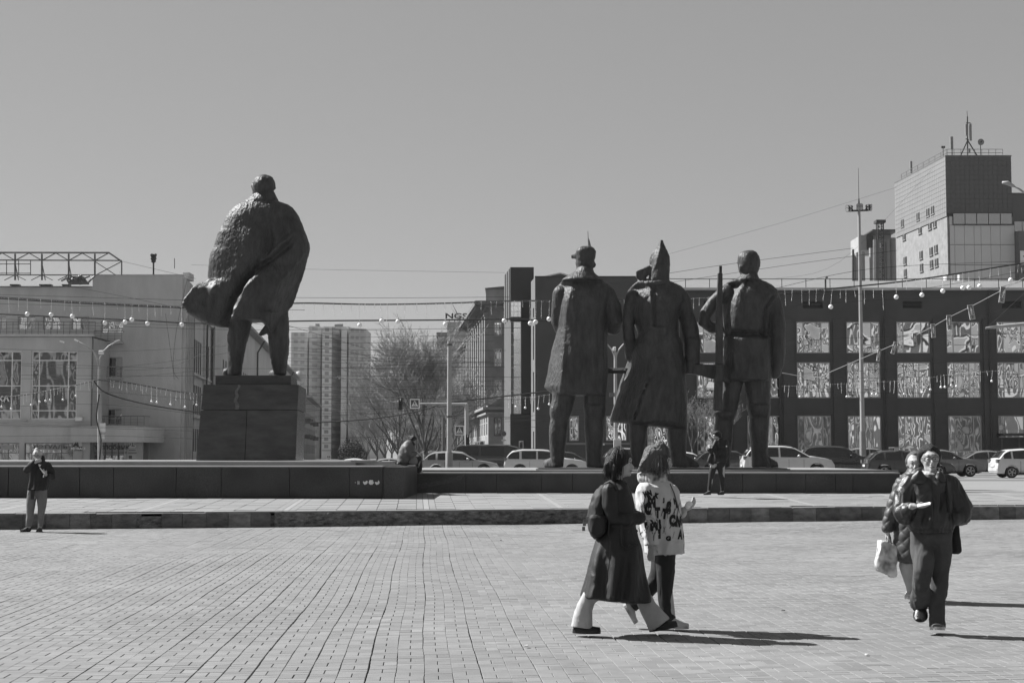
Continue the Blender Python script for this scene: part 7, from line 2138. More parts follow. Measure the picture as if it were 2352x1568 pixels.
shoe(rt, T4(185, 1352, -.07), T4(560, 1358, -.07), M_black, .052, .06, .035, M_black)
shoe(rt, T4(1262, 1335, .07), T4(1640, 1262, .07), M_black, .052, .06, .035, M_black)
strands('hair_locks', M_hair, rt, q, 1.04, 330, .16, 3, front=62, back=(-.02, 0), r=.0028)
strands('hair_locks', mat('sheen_hair', .10, .5, .3), rt, q, 1.06, 40, .15, 13, front=80, back=(-.02, 0), r=.0018)
strip_seam('seam', M_black, rt, [T4(705, 60, -.27), T4(690, 380, -.29), T4(650, 600, -.30), T4(640, 890, -.30)], .004)
strip_seam('coat_edge', M_black, rt, [T(430, 640, -.2), T(428, 720, -.215), T(432, 790, -.22), T(470, 815, -.225), T(540, 780, -.19)], .006)
bp = thing('backpack', 'dark soft backpack with a dangling tag worn by the woman in the long coat', 'backpack', tuple(T(250, 740)))
K_ = MB(); M_bpk = cloth('backpack', .03, .7, var=.35)
sil(K_, T, [(368, 290, 350, .08), (400, 256, 340, .12), (450, 228, 335, .15), (520, 204, 332, .165), (600, 192, 335, .17), (680, 200, 320, .14), (725, 215, 300, .11), (748, 240, 280, .07)], n=30, step=8, e=2.4, dy=.0)
shell(K_, 'bag', M_bpk, bp, .011, 2, wr(.012, 10))
K_ = MB(); sil(K_, T, [(575, 215, 318, .05), (600, 205, 325, .07), (700, 210, 318, .07), (728, 235, 290, .05)], n=24, e=3, dy=-.12); shell(K_, 'pocket', M_bpk, bp, .011, 2, wr(.006, 12))
mb = MB(); mb.tube([T(300, 400, -.11), T(318, 362, -.14), (T(352, 345, -.16)), T(385, 362, -.19), T(398, 410, -.20)], .014, 6); mb.build('strap', M_bpk, bp, smooth=True)
mb = MB(); mb.tube([T(345, 620, -.21), T(340, 700, -.21), T(350, 745, -.22)], .005, 5); mb.build('strap', M_bpk, bp)
for i, (a, b, c, e_) in enumerate(((183, 590, 200, 605), (165, 610, 195, 632), (160, 634, 182, 655), (155, 660, 176, 690))):
    p, w_ = T(a, e_, -.13), T(c, b, -.13); MB().box(p.x, w_.x, p.y, p.y + .02, p.z, w_.z).build('tag', mat('tag_grey', .15 + .1 * (i % 2), .4, .4, 40), bp)

# ---------------- woman in the printed jacket
d = 14.75; T = Tr(1400, 1080, 2.8, d); T4 = Tr(1400, 1340, 5.6, d)
rt = thing('person', 'person in pale jacket printed with black letters and dark trousers walking right', 'person', tuple(T(750, 1370)))
B = MB(); hc = T(700, 205); q = head(B, hc, (1, .30, -.02), 1.04)
chain(B, [(T(690, 250), .05), (T(672, 330), .055), (T(675, 400), .08)])
chain(B, [(T(680, 420), .11), (T(700, 600), .12), (T(735, 800), .12)])
chain(B, [(T(600, 420, -.16), .05), (T(605, 600, -.19), .042), (T(640, 770, -.2), .032)])
hand(B, T(640, 785, -.2), (-.05, .05, -1), (-.2, -1, 0), 1.0, .35, -1)
chain(B, [(T(760, 440, .16), .05), (T(800, 620, .16), .04), (T(868, 545, .05), .03)])
hand(B, T(872, 540, .05), (.8, -.1, .55), (.4, -.6, -.5), 1.0, .9, 1)
chain(B, [(T(745, 820, -.07), .09), (T4(1480, 700, -.07), .06), (T4(1560, 1150, -.07), .04)])
chain(B, [(T(730, 820, .07), .09), (T4(1330, 620, .09), .045), (T4(1020, 960, .1), .035)])
shell(B, 'body', M_skin, rt, .009, 1); face_parts(rt, q, 1.04)
H = MB()
sil(H, T, [(84, 650, 710, .05), (90, 628, 735, .075), (102, 608, 755, .10), (118, 596, 766, .112), (145, 584, 768, .118), (180, 578, 740, .11), (220, 568, 705, .11), (260, 565, 700, .105), (295, 575, 700, .09), (325, 640, 695, .05)], n=32, step=7)
for a, b, r_ in (((618, 160), (572, 262), .033), ((590, 200), (548, 280), .03), ((650, 240), (672, 335), .03), ((680, 240), (690, 330), .025), ((620, 250), (600, 300), .035)): chain(H, [(T(*a, -.06), r_), (T((a[0] + b[0]) / 2 - 4, (a[1] + b[1]) / 2, -.09), r_ * .9), (T(*b, -.06), r_ * .35)])
chain(H, [(T(700, 100, -.05), .05), (T(742, 128, -.06), .03), (T(766, 168, -.05), .012)])
shell(H, 'hair', M_hairb, rt, .0085, 1, wr(.011, 20, .2))
strands('hair_locks', M_hairb, rt, q, 1.04, 420, .15, 4, front=60, out=.03, back=(-.01, 0), r=.0026)
strands('hair_locks', mat('light_hair', .2, .5, .3), rt, q, 1.07, 110, .13, 14, front=90, out=.035, back=(-.015, 0), r=.002)
J = MB(); M_jk = cloth('pale_jacket', .50, .8, var=.04)
def rl(u, v): return .012 * math.sin(u * .07) * ss((v - 450) / 100) + .02 * gs(v - 745, 12)
sil(J, T, [(335, 600, 745, .10), (352, 560, 775, .15), (385, 540, 800, .19), (450, 532, 828, .21), (550, 540, 845, .22), (650, 555, 858, .22), (735, 570, 868, .22), (745, 585, 868, .20), (846, 600, 870, .19)], n=60, e=2.3, step=7, relief=rl)
chain(J, [(T(602, 425, -.15), .095), (T(602, 520, -.19), .088), (T(618, 620, -.21), .078), (T(638, 715, -.22), .066)])
J.tube([T(640, 715, -.21), T(646, 785, -.21)], [.072, .068], 16)
chain(J, [(T(770, 430, .12), .09), (T(815, 600, .17), .075), (T(850, 565, .12), .055)])
jk = shell(J, 'jacket', M_jk, rt, .011, 2, wr(.009, 8))
J = MB(); sil(J, T, [(282, 545, 750, .12), (300, 540, 752, .13), (330, 545, 750, .14), (352, 556, 765, .15)], n=36, step=5); shell(J, 'collar', mat('printed_collar', .06, .8, .5, 16, v2=.6, detail=1), rt, .011, 1, wr(.008, 12))
M_prt = mat('black_print', .015, .8)
for (ch, u, v, h, sx, ro) in (('M', 627, 484, 62, .72, 0), ('C', 597, 530, 66, .55, -.05), ('T', 668, 560, 58, .55, 0), ('J', 712, 470, 22, .9, 0), ('S', 745, 527, 68, .62, -.1), ('T', 718, 568, 54, .62, -.15), ('C', 772, 615, 62, .62, 0), ('N', 815, 622, 58, .52, -.15), ('M', 641, 645, 58, .78, .05),
                             ('S', 685, 640, 52, .4, .1), ('N', 795, 480, 34, .5, .2), ('S', 806, 505, 34, .5, .1), ('A', 828, 710, 52, .5, -.1), ('G', 742, 735, 26, 1.1, 0), ('I', 680, 705, 50, .9, 0), ('N', 612, 425, 34, .7, .3), ('W', 585, 432, 34, .6, .2), ('K', 660, 440, 28, .8, -.3), ('A', 858, 720, 44, .3, 0), ('M', 846, 610, 60, .3, 0), ('F', 583, 640, 30, .8, .1)):
    drape(jk, ch, T, u, v, h * 1.12, M_prt, rt, sx=sx, rot=ro, bold=.09)
random.seed(8)
for i in range(44):
    u = random.choice((random.uniform(690, 850), random.uniform(560, 660))); v = random.uniform(470, 725)
    drape(jk, random.choice('/|I1'), T, u, v, random.uniform(26, 60), M_prt, rt, sx=.3, rot=random.uniform(-.5, .3), name='printed_stroke', bold=.05)
strip_seam('zip', mat('zip_dark', .05, .5), rt, [T(770, 360, -.17), T(800, 430, -.16), T(835, 560, -.12), T(850, 700, -.1), T(868, 846, -.07)], .006)
P = MB(); M_dt = cloth('dark_trousers', .028, .75, var=.2)
tube_leg(P, [(T4(1480, 200, -.06), .092), (T4(1482, 500, -.07), .087), (T4(1465, 740, -.07), .072), (T4(1475, 900, -.07), .064), (T4(1500, 1040, -.07), .058), (T4(1572, 1170, -.07), .045)])
tube_leg(P, [(T4(1430, 200, .07), .09), (T4(1385, 520, .08), .085), (T4(1320, 660, .09), .075), (T4(1150, 860, .1), .062), (T4(1010, 985, .1), .055)])
shell(P, 'trousers', M_dt, rt, .010, 2, wr(.006, 9))
M_snk = cloth('sneaker', .42, .6, var=.05)
shoe(rt, T4(1545, 1290, -.07), T4(1800, 1290, -.07), M_snk, .048, .06, .028, M_rim)
shoe(rt, T4(880, 960, .1), T4(1035, 1225, .1), M_snk, .046, .06, .026, M_rim)
sn = thing('snack', 'small pale snack held in the raised hand of the person in the printed jacket', 'food', tuple(T(905, 505, .02)))
mb = MB(); mb.ball(T(905, 500, .0), .032, 10, 8, sz=.8); mb.ball(T(893, 515, .0), .028, 8, 6); o = mb.build('bun', M_white, sn, smooth=True)

# ---------------- woman in glasses
d = 14.4; T = Tr(2150, 1080, 2.8, d); T6 = Tr(2180, 1340, 6.03, d)
rt = thing('person', 'smiling woman in glasses, dark jacket and wide jeans walking towards the viewer', 'person', tuple(T(540, 1385)))
B = MB(); hc = T(487, 190); q = head(B, hc, (-.05, -1, .0), 1.06)
chain(B, [(T(487, 240, .02), .055), (T(485, 320, .02), .058), (T(490, 380), .09)])
chain(B, [(T(490, 400), .11), (T(492, 560), .11), (T(495, 680), .10)])
chain(B, [(T(375, 350), .055), (T(300, 520), .045), (T(305, 575, -.12), .042), (T(362, 520, -.24), .03)])
hand(B, T(372, 516, -.25), (.95, -.25, -.05), (0, .1, -1), 1.0, .45, 1)
chain(B, [(T(620, 350), .055), (T(690, 560), .045), (T(655, 600, -.1), .036), (T(640, 590, -.1), .03)])
hand(B, T(662, 600, -.08), (-.7, 0, -.6), (0, -1, .2), .95, .6, 1)
chain(B, [(T(430, 740), .07), (T6(770, 640, -.12), .055), (T6(740, 1080, .12), .045)]); chain(B, [(T(560, 740), .07), (T6(1020, 700), .055), (T6(990, 1330), .045)])
shell(B, 'body', M_skin, rt, .009, 1); face_parts(rt, q, 1.06, glasses=True)
H = MB(); hair_cap(H, q, 1.04, .9, front=False)
H.ball(q(-.006, 0, .066), .070 * 1.04, 16, 12)
for b in (-.034, .034): H.ball(q(-.004, b, .058), .064, 14, 10)
for b in (-.058, .058): H.ball(q(.002, b, .040), .044, 12, 8)
H.ball(q(-.07, 0, -.02), .05, 12, 8)
for b in (-.072, .072):
    for (a_, h_, r_) in ((-.008, .048, .036), (-.006, .020, .030), (-.014, -.010, .028), (-.024, -.045, .026)): H.ball(q(a_, b, h_), r_, 10, 8)
for h_ in (-.05, -.10, -.15): H.ball(q(-.075, .015, h_), .04, 10, 8)
shell(H, 'hair', M_hair, rt, .009, 2, wr(.004, 14, .3))
J = MB(); M_dj = cloth('dark_jacket', .022, .42, var=.25, spec=.6)
def rl(u, v): return .014 * math.sin(u * .06 + v * .02) * ss((v - 420) / 100) + .025 * gs(u - 502, 26) * ss((v - 330) / 40) - .02 * gs(v - 672, 10)
sil(J, T, [(298, 400, 590, .11), (318, 365, 612, .14), (350, 342, 640, .165), (420, 340, 650, .175), (520, 335, 655, .18), (620, 330, 655, .185), (670, 335, 648, .18), (700, 348, 640, .165)], n=60, e=2.3, step=7, relief=rl)
chain(J, [(T(368, 365), .10), (T(320, 440), .105), (T(300, 540, -.02), .11), (T(318, 575, -.08), .095), (T(352, 535, -.2), .055)])
chain(J, [(T(615, 365), .10), (T(660, 440), .11), (T(698, 540), .12), (T(700, 590, -.03), .10), (T(665, 600, -.1), .06)])
shell(J, 'jacket', M_dj, rt, .011, 2, wr(.014, 9))
J = MB()
sil(J, T, [(268, 398, 428, .03), (300, 366, 455, .035), (335, 352, 478, .04), (360, 362, 482, .03)], n=20, step=5, dy=-.13)
sil(J, T, [(270, 540, 566, .03), (300, 530, 590, .035), (335, 516, 602, .04), (350, 520, 598, .03)], n=20, step=5, dy=-.13)
shell(J, 'collar', M_dj, rt, .010, 2, wr(.006, 12))
S = MB(); sil(S, T, [(268, 432, 540, .07), (280, 420, 538, .10), (305, 414, 538, .12), (330, 440, 525, .12), (356, 470, 505, .11)], n=30, step=5, dy=.0); shell(S, 'scarf', mat('striped_scarf', .16, .8, .4, 5, stretch=(.3, .3, 5), v2=.42, detail=0), rt, .010, 1, wr(.012, 16))
strip_seam('placket', M_black, rt, [T(500, 350, -.2), T(508, 520, -.21), T(512, 690, -.20)], .004)
P = MB(); M_jn = cloth('blue_jeans', .060, .85, var=.35, scale=3)
tube_leg(P, [(T(425, 690, 0), .10), (T(428, 800, -.02), .098), (T6(775, 350, -.08), .094), (T6(760, 560, -.12), .082), (T6(740, 740, -.10), .080), (T6(740, 900, .02), .084), (T6(700, 1060, .10), .078)])
tube_leg(P, [(T(568, 690), .10), (T(568, 800), .099), (T6(1030, 400), .092), (T6(1010, 700), .078), (T6(985, 1000), .072), (T6(980, 1375), .072)])
sil(P, T, [(680, 350, 638, .13), (720, 350, 638, .135), (760, 352, 638, .12), (790, 420, 560, .08)], n=40, step=8, e=2.6)
shell(P, 'jeans', M_jn, rt, .010, 2, wr(.011, 9))
shoe(rt, T6(990, 1412, .12), T6(985, 1412, -.13), cloth('shoe_dark', .08, .5), .052, .07, .03, M_rim)
shoe(rt, T6(735, 1100, .12), T6(728, 1290, -.05), cloth('shoe_black', .03, .3), .05, .06, .02)
ph = thing('phone', 'pale phone held out flat by the woman in glasses', 'phone', tuple(T(435, 510, -.3)))
p = T(440, 512, -.30); MB().hexa([(p.x - .055, p.y - .04, p.z - .018), (p.x + .05, p.y - .07, p.z + .006), (p.x + .07, p.y + .03, p.z + .02), (p.x - .035, p.y + .06, p.z - .004), (p.x - .055, p.y - .04, p.z - .008), (p.x + .05, p.y - .07, p.z + .016), (p.x + .07, p.y + .03, p.z + .03), (p.x - .035, p.y + .06, p.z + .006)]).build('case', M_white, ph)
tb_ = thing('tote_bag', 'dark cloth tote bag hanging behind the hip of the woman in glasses', 'bag', tuple(T(670, 850, .08)))
K_ = MB(); sil(K_, T, [(620, 630, 680, .04), (660, 630, 690, .07), (760, 628, 698, .08), (835, 625, 702, .075), (850, 625, 680, .05)], n=20, e=3, dy=.12); shell(K_, 'bag', cloth('tote', .03), tb_, .012, 2, wr(.008, 8))
mb = MB(); mb.tube([T(655, 640, .1), T(640, 480, .12), T(610, 330, .1), T(596, 300, .02), T(598, 330, -.13), T(612, 460, -.185), T(622, 560, -.19)], .012, 6); mb.build('strap', cloth('tote', .03), tb_)

# ---------------- woman in the quilted coat
d = 17.5; T = Tr(2150, 1080, 2.8, d); T6 = Tr(2180, 1340, 6.03, d)
rt = thing('person', 'woman in quilted coat and pale trousers half hidden behind the woman in glasses', 'person', tuple(T(350, 1170)))
B = MB(); hc = T(385, 218); q = head(B, hc, (-.25, -1, -.12), 1.04)
chain(B, [(T(390, 260), .05), (T(392, 340), .06)]); chain(B, [(T(385, 380), .12), (T(385, 700), .13)])
chain(B, [(T(290, 370), .05), (T(235, 520), .042), (T(196, 680), .03)]); hand(B, T(194, 688), (-.05, 0, -1), (-1, -.2, 0), 1.05, .9, 1)
chain(B, [(T(480, 370), .05), (T(540, 540), .042), (T(540, 700), .03)]); hand(B, T(540, 705), (0, 0, -1), (1, 0, 0), 1.0, .5, 1)
chain(B, [(T(350, 760), .09), (T(345, 950), .06), (T(352, 1110), .04)]); chain(B, [(T(430, 760, .1), .09), (T(430, 950, .2), .06), (T(425, 1085, .35), .04)])
shell(B, 'body', M_skin, rt, .011, 1); face_parts(rt, q, 1.04)
H = MB(); hair_cap(H, q, 1.04, front=False); sil(H, T, [(140, 370, 400, .04), (150, 350, 420, .07), (166, 343, 436, .06, .11, .03), (200, 343, 445, .05, .1, .06), (240, 350, 440, .04, .08, .07)], n=26, step=6); shell(H, 'hair', M_hairb, rt, .011, 2, wr(.004, 14, .3))
def quilt(c):
    a = (c[0] + c[2] * .9) * 28; b = (c[0] - c[2] * .9) * 28
    return .013 * (abs(math.sin(a)) * abs(math.sin(b))) ** .5 + .003 * mnoise.noise(Vector(c) * 12)
C = MB(); M_q = cloth('quilted', .050, .48, var=.2, spec=.45)
sil(C, T, [(262, 345, 440, .10), (300, 305, 470, .13), (340, 268, 510, .17), (420, 255, 525, .19), (600, 248, 530, .2), (760, 242, 530, .21), (860, 246, 520, .21), (890, 262, 505, .2), (912, 290, 480, .15)], n=50, e=2.3, step=7)
chain(C, [(T(300, 372), .09), (T(262, 460), .082), (T(225, 560), .075), (T(195, 665), .062)]); chain(C, [(T(480, 372), .09), (T(520, 500), .08), (T(540, 670), .06)])
shell(C, 'coat', M_q, rt, .011, 1, quilt)
C = MB(); sil(C, T, [(255, 345, 440, .1), (285, 318, 460, .13), (325, 310, 475, .15)], n=30, step=6, dy=-.03); shell(C, 'collar', M_q, rt, .011, 1, quilt)
P = MB(); tube_leg(P, [(T(340, 840), .10), (T6(520, 460), .082), (T6(560, 640), .062), (T6(585, 790), .045)]); tube_leg(P, [(T(420, 840, .05), .1), (T(425, 1000, .2), .07), (T(425, 1090, .3), .05)])
shell(P, 'trousers', cloth('pale_trousers', .38), rt, .012, 2, wr(.006, 9))
shoe(rt, T(356, 1162, .14), T(350, 1168, -.12), M_snk, .05, .07, .03, M_rim); shoe(rt, T(425, 1085, .45), T(425, 1110, .25), M_snk, .05, .07, .03, M_rim)
bg_ = thing('shopping_bag', 'pale patterned plastic shopping bag carried by the woman in the quilted coat', 'bag', tuple(T(190, 1012)))
K_ = MB(); pg = [(133, 755), (190, 772), (246, 790), (257, 900), (256, 1000), (240, 1012), (185, 995), (128, 962), (113, 930), (122, 850)]
pts = [T(*c_) for c_ in pg]; K_.prism([(p.x, p.z) for p in pts], d - .07, d + .09)
o = K_.build('bag', mat('patterned_plastic', .14, .3, .5, 9, v2=.75, detail=1.5, spec=.5), bg_); fixn(o); remesh(o, .012, 2, wr(.022, 11))
mb = MB(); mb.tube([T(176, 775, -.04), T(188, 720, 0), T(196, 700, 0), T(204, 720, 0), T(200, 780, -.04)], .007, 5); mb.tube([T(205, 785, .04), T(204, 730, 0), T(206, 705, 0), T(212, 730, 0), T(222, 790, .04)], .007, 5); mb.build('handle', M_black, bg_)

# ---------------- man in the knitted hat at the far left
d = 33.5; T = Tr(0, 1100, 6.27, d)
rt = thing('person', 'person in pale knitted hat and dark jacket standing before the kerb at far left', 'person', tuple(T(500, 1440)))
B = MB(); hc = T(590, 255); q = head(B, hc, (-.05, -1, -.1), 1.05)
chain(B, [(T(595, 310), .055), (T(600, 370), .07)]); chain(B, [(T(610, 420), .13), (T(610, 700), .13)])
chain(B, [(T(510, 400), .05), (T(415, 485, -.1), .042), (T(545, 345, -.24), .032)]); hand(B, T(545, 345, -.24), (.7, 0, .25), (0, -1, 0), 1.0, 1.0, -1)
chain(B, [(T(740, 410), .05), (T(810, 580), .042), (T(725, 545, -.22), .032)]); hand(B, T(722, 540, -.22), (-.5, 0, .6), (0, -1, 0), 1.0, .9, 1)
chain(B, [(T(520, 800), .10), (T(480, 1080), .06), (T(450, 1350), .045)]); chain(B, [(T(660, 800), .10), (T(645, 1080), .06), (T(625, 1350), .045)])
shell(B, 'body', M_skin, rt, .012, 1); face_parts(rt, q, 1.05, glasses=True)
H = MB(); sil(H, T, [(118, 560, 592, .03), (135, 545, 605, .045), (160, 535, 625, .07), (190, 524, 648, .11), (225, 520, 662, .13), (250, 528, 658, .10, .12, .02)], n=26, step=8, dy=.01); shell(H, 'knitted_hat', cloth('knit', .42, var=.25), rt, .012, 1, wr(.008, 30, .3))
J = MB(); M_bj = cloth('black_jacket', .016, .6, var=.4)
def rl(u, v): return .02 * math.sin(u * .05 + v * .013)
sil(J, T, [(330, 540, 700, .10), (360, 500, 745, .15), (400, 478, 785, .18), (470, 475, 790, .19), (560, 476, 765, .19), (680, 465, 765, .2), (780, 450, 752, .2)], n=50, e=2.4, step=9, relief=rl)
chain(J, [(T(520, 400), .09), (T(465, 440, -.03), .08), (T(415, 470, -.08), .075), (T(470, 420, -.16), .07), (T(530, 345, -.22), .058)])
chain(J, [(T(745, 410), .095), (T(795, 500), .09), (T(810, 575, -.04), .085), (T(740, 560, -.18), .06)])
sil(J, T, [(240, 655, 690, .06), (280, 650, 695, .08), (330, 560, 700, .11), (360, 540, 700, .12)], n=24, step=8, dy=.04)
shell(J, 'jacket', M_bj, rt, .014, 2, wr(.012, 9))
P = MB(); tube_leg(P, [(T(515, 770), .10), (T(492, 900), .096), (T(480, 1050), .088), (T(466, 1200), .074), (T(448, 1350), .058)]); tube_leg(P, [(T(655, 770), .115), (T(657, 900), .105), (T(655, 1050), .088), (T(645, 1200), .065), (T(630, 1350), .050)]); P.ball(T(590, 815), .10, 12, 8)
shell(P, 'trousers', cloth('grey_trousers', .16, var=.15), rt, .014, 2, wr(.008, 9))
shoe(rt, T(470, 1436, .05), T(325, 1440, -.12), M_black, .052, .08, .03, M_black); shoe(rt, T(620, 1436, .1), T(612, 1440, -.14), M_black, .052, .07, .03, M_black)
sb_ = thing('waist_bag', 'small dark waist bag hanging at the hip of the person in the knitted hat', 'bag', tuple(T(500, 920, -.2)))
mb = MB(); a, b = T(480, 925, -.22), T(528, 760, -.22); mb.cbox(a.x, b.x, a.y, a.y + .06, a.z, b.z, .01); mb.build('pouch', M_black, sb_)
st_ = thing('paper_cone', 'pale snack stick held to the chest by the person in the knitted hat', 'food', tuple(T(660, 480, -.28)))
mb = MB(); mb.tube([T(625, 430, -.27), T(650, 465, -.28), T(700, 520, -.27)], [.008, .012, .016], 6); mb.tube([T(685, 540, -.27), T(680, 580, -.27)], .012, 6); mb.build('stick', M_white, st_)

# ---------------- man with a phone on the upper square
d = 43.2; T = Tr(1740, 1060, 7.84, d)
rt = thing('person', 'man in dark jacket looking down at a phone before the low platform wall', 'person', tuple(T(420, 1390)))
B = MB(); hc = T(405, 225); q = head(B, hc, (-1, -.45, -.35), 1.05)
chain(B, [(T(420, 250), .055), (T(455, 310), .065)]); chain(B, [(T(475, 360), .13), (T(460, 700), .13)])
chain(B, [(T(380, 350, -.1), .05), (T(300, 520, -.16), .042), (T(272, 465, -.2), .03)]); hand(B, T(272, 470, -.2), (0, 0, 1), (-.4, -.8, 0), 1.0, .8, 1)
chain(B, [(T(575, 370), .05), (T(610, 560), .042), (T(530, 640, .0), .03)]); hand(B, T(530, 640, .0), (-.6, .1, -.5), (0, -1, 0), .85, .5, 1)
chain(B, [(T(350, 780), .10), (T(300, 1040), .06), (T(260, 1300), .045)]); chain(B, [(T(500, 780), .10), (T(515, 1060), .06), (T(515, 1300), .045)])
shell(B, 'body', M_skin, rt, .014, 1); face_parts(rt, q, 1.05)
H = MB(); hair_cap(H, q, 1.04); sil(H, T, [(128, 370, 440, .05), (150, 330, 480, .09), (180, 320, 500, .1), (205, 340, 505, .1), (240, 425, 502, .09), (270, 450, 495, .07)], n=24, step=8); shell(H, 'hair', M_hair, rt, .014, 1)
J = MB()
sil(J, T, [(275, 410, 520, .10), (300, 390, 560, .14), (345, 355, 605, .18), (450, 340, 622, .2), (600, 310, 625, .2), (700, 295, 605, .2), (745, 290, 600, .19)], n=44, e=2.3, step=10, relief=lambda u, v: .012 * math.sin(u * .09) + .01 * math.sin(v * .05))
sil(J, T, [(560, 275, 330, .05), (650, 240, 330, .06), (755, 212, 320, .06)], n=16, step=10, dy=-.05)
chain(J, [(T(400, 350, -.08), .08), (T(340, 470, -.15), .07), (T(290, 545, -.18), .065), (T(262, 500, -.2), .052)])
chain(J, [(T(575, 360), .09), (T(600, 480), .085), (T(612, 590), .075), (T(560, 650, -.1), .06)])
shell(J, 'jacket', M_bj, rt, .016, 1, wr(.010, 10))
P = MB(); tube_leg(P, [(T(350, 740), .10), (T(340, 850), .092), (T(300, 1000), .075), (T(275, 1150), .06), (T(258, 1310), .048)]); tube_leg(P, [(T(490, 740), .13), (T(488, 850), .10), (T(492, 960), .08), (T(515, 1100), .072), (T(515, 1310), .05)])
shell(P, 'trousers', cloth('charcoal_trousers', .035, var=.2), rt, .016, 2, wr(.006, 9))
shoe(rt, T(290, 1380), T(150, 1384), M_black, .05, .08, .025, M_black); shoe(rt, T(540, 1380, .05), T(440, 1384, -.08), M_black, .05, .08, .025, M_black)
MB().box(*(lambda a, b: (a.x, b.x, a.y, a.y + .002, a.z, b.z))(T(585, 445, -.19), T(610, 418, -.19))).build('badge', M_white, rt)
ph = thing('phone', 'white phone held up by the man before the low platform wall', 'phone', tuple(T(265, 395, -.24)))
a, b = T(245, 400, -.235), T(288, 338, -.235); MB().cbox(a.x, b.x, a.y, a.y + .012, a.z, b.z, .004).build('case', M_white, ph)

# ---------------- woman sitting on the end of the platform wall
d = 44.95; T = Tr(950, 1060, 6.72, d)
rt = thing('person', 'person in grey padded jacket sitting hunched on the end of the platform wall', 'person', tuple(T(400, 690)))
B = MB(); hc = T(548, 268); q = head(B, hc, (1, -.25, -.65), 1.05)
chain(B, [(T(530, 300), .055), (T(490, 350), .07)]); chain(B, [(T(450, 400), .13), (T(390, 610), .14)])
chain(B, [(T(470, 400, -.14), .05), (T(500, 540, -.18), .042), (T(610, 480, -.1), .03)]); hand(B, T(605, 480, -.1), (1, 0, -.2), (0, -.6, 1), 1.0, .7, 1)
chain(B, [(T(400, 640, -.05), .09), (T(650, 590, .3), .07), (T(640, 790, .6), .045)]); chain(B, [(T(400, 640, .1), .09), (T(655, 590, .45), .07), (T(655, 790, .7), .045)])
shell(B, 'body', M_skin, rt, .014, 1); face_parts(rt, q, 1.05)
H = MB(); hair_cap(H, q, 1.04); sil(H, T, [(198, 520, 590, .06), (215, 490, 610, .09), (245, 480, 622, .1), (270, 500, 612, .1), (290, 510, 570, .08)], n=22, step=8); H.ball(T(502, 218, 0), .055, 10, 8); shell(H, 'hair', M_hair, rt, .014, 1, wr(.004, 14, .3))
J = MB(); M_pj = cloth('padded', .10, .6, var=.2)
def puff(c): return .006 * abs(math.sin(c[2] * 21 + c[0] * 9 + mnoise.noise(Vector(c) * 4))) + .006 * mnoise.noise(Vector(c) * 9)
sil(J, T, [(268, 455, 545, .10), (300, 415, 575, .15), (350, 365, 580, .19), (420, 328, 585, .21), (500, 310, 590, .22), (580, 298, 560, .22), (640, 293, 500, .21), (668, 300, 470, .17)], n=44, e=2.3, step=8)
chain(J, [(T(450, 390, -.14), .10), (T(475, 470, -.19), .095), (T(510, 525, -.2), .085), (T(590, 490, -.13), .065)])
shell(J, 'jacket', M_pj, rt, .016, 1, puff)
J = MB(); sil(J, T, [(290, 500, 570, .09), (330, 505, 590, .1), (368, 530, 588, .07)], n=20, step=8, dy=-.03); shell(J, 'scarf', cloth('dark_scarf', .03), rt, .014, 1, wr(.012, 14))
P = MB(); tube_leg(P, [(T(390, 620, -.02), .13), (T(520, 610, .15), .12), (T(640, 590, .32), .105)]); tube_leg(P, [(T(645, 575, .33), .095), (T(652, 680, .5), .10), (T(640, 778, .65), .115)]); P.ball(T(648, 580, .33), .10, 12, 8)
shell(P, 'trousers', M_dt, rt, .016, 2, wr(.008, 9))
shoe(rt, T(560, 822, .75), T(700, 822, .75), cloth('grey_shoe', .2), .05, .07, .03, M_rim); shoe(rt, T(585, 818, .95), T(715, 818, .95), cloth('grey_shoe', .2), .05, .07, .03, M_rim)
hb_ = thing('handbag', 'soft grey handbag on the lap of the sitting person', 'bag', tuple(T(560, 680, -.2)))
K_ = MB(); sil(K_, T, [(530, 540, 590, .05), (580, 505, 625, .08), (640, 478, 637, .09), (668, 490, 620, .08), (682, 520, 590, .05)], n=20, step=8, dy=-.12); shell(K_, 'bag', cloth('grey_bag', .17), hb_, .014, 2, wr(.01, 10))
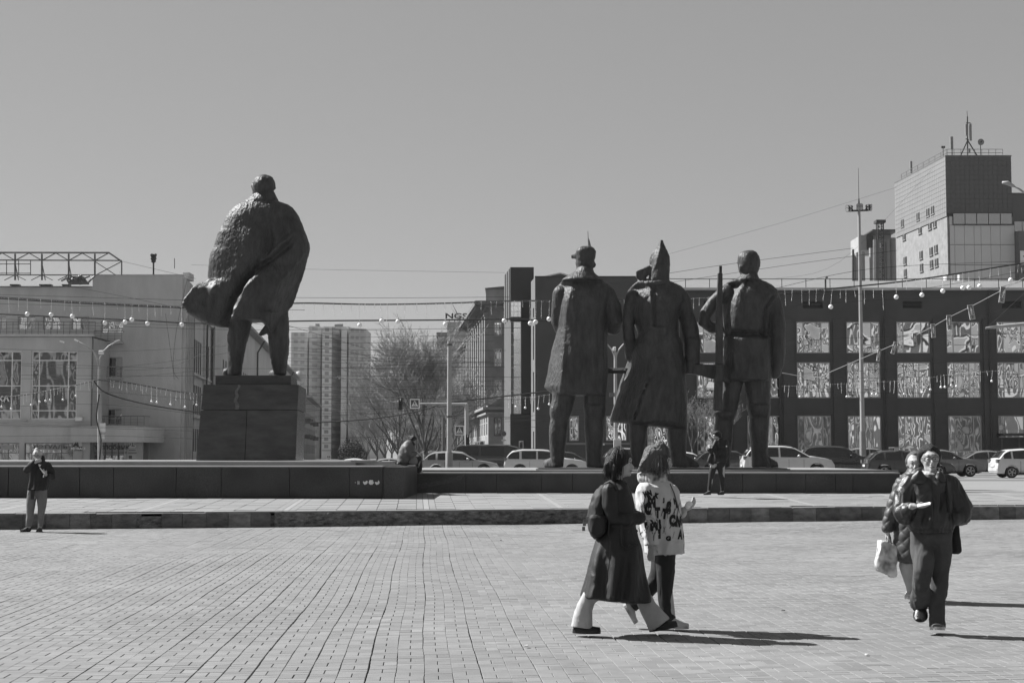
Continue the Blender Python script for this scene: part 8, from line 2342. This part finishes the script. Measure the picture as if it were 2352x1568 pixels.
mb = MB(); mb.tube([T(515, 600, -.2), T(545, 530, -.2), T(575, 505, -.2), T(600, 545, -.2)], .01, 5); mb.build('handle', cloth('grey_bag', .17), hb_)
pb = thing('plaid_bag', 'small checked paper bag standing at the feet of the sitting person', 'bag', tuple(T(490, 830, .9)))
a, b = T(425, 815, .85), T(545, 690, .85)
MB().hexa([(a.x, a.y, a.z), (b.x - .02, a.y, a.z), (b.x - .02, a.y + .15, a.z), (a.x, a.y + .15, a.z), (a.x, a.y, b.z), (b.x + .03, a.y, b.z), (b.x + .03, a.y + .15, b.z), (a.x, a.y + .15, b.z)]).build('bag', mat('paper_bag', .4, .7, .2, 14), pb)
mb = MB()
for i in range(3): mb.box(a.x + .01 + i * .055, a.x + .03 + i * .055, a.y - .004, a.y - .001, a.z + .05, b.z - .01)
mb.box(a.x + .005, b.x + .01, a.y - .007, a.y - .005, a.z + .10, a.z + .115); mb.build('check_print', M_pm, pb)
pp = thing('leaflet', 'small white sheet held by the sitting person', 'paper', tuple(T(700, 465, -.1)))
mb = MB(); a, b = T(672, 478, -.1), T(740, 442, -.1); mb.hexa([a, a + Vector((.02, 0, -.012)), a + Vector((.02, .12, -.012)), a + Vector((0, .12, 0)), b, b + Vector((.01, 0, -.01)), b + Vector((.01, .12, -.01)), b + Vector((0, .12, 0))]); mb.build('sheet', M_white, pp)
# ================================================ AIR
hz = MB().box(-260, 260, -160, 640, -1.6, 62)
hzo = hz.build('haze', None or mat('haze_placeholder', .5))
hm = bpy.data.materials.new('haze'); hm.use_nodes = True
hn = hm.node_tree; hn.nodes.clear()
ho_ = hn.nodes.new('ShaderNodeOutputMaterial'); pv = hn.nodes.new('ShaderNodeVolumePrincipled')
pv.inputs['Color'].default_value = (.8, .8, .8, 1); pv.inputs['Density'].default_value = 0.00013; pv.inputs['Anisotropy'].default_value = 0.2
hn.links.new(pv.outputs[0], ho_.inputs['Volume'])
hzo.data.materials.clear(); hzo.data.materials.append(hm)
tag(hzo, kind='stuff')
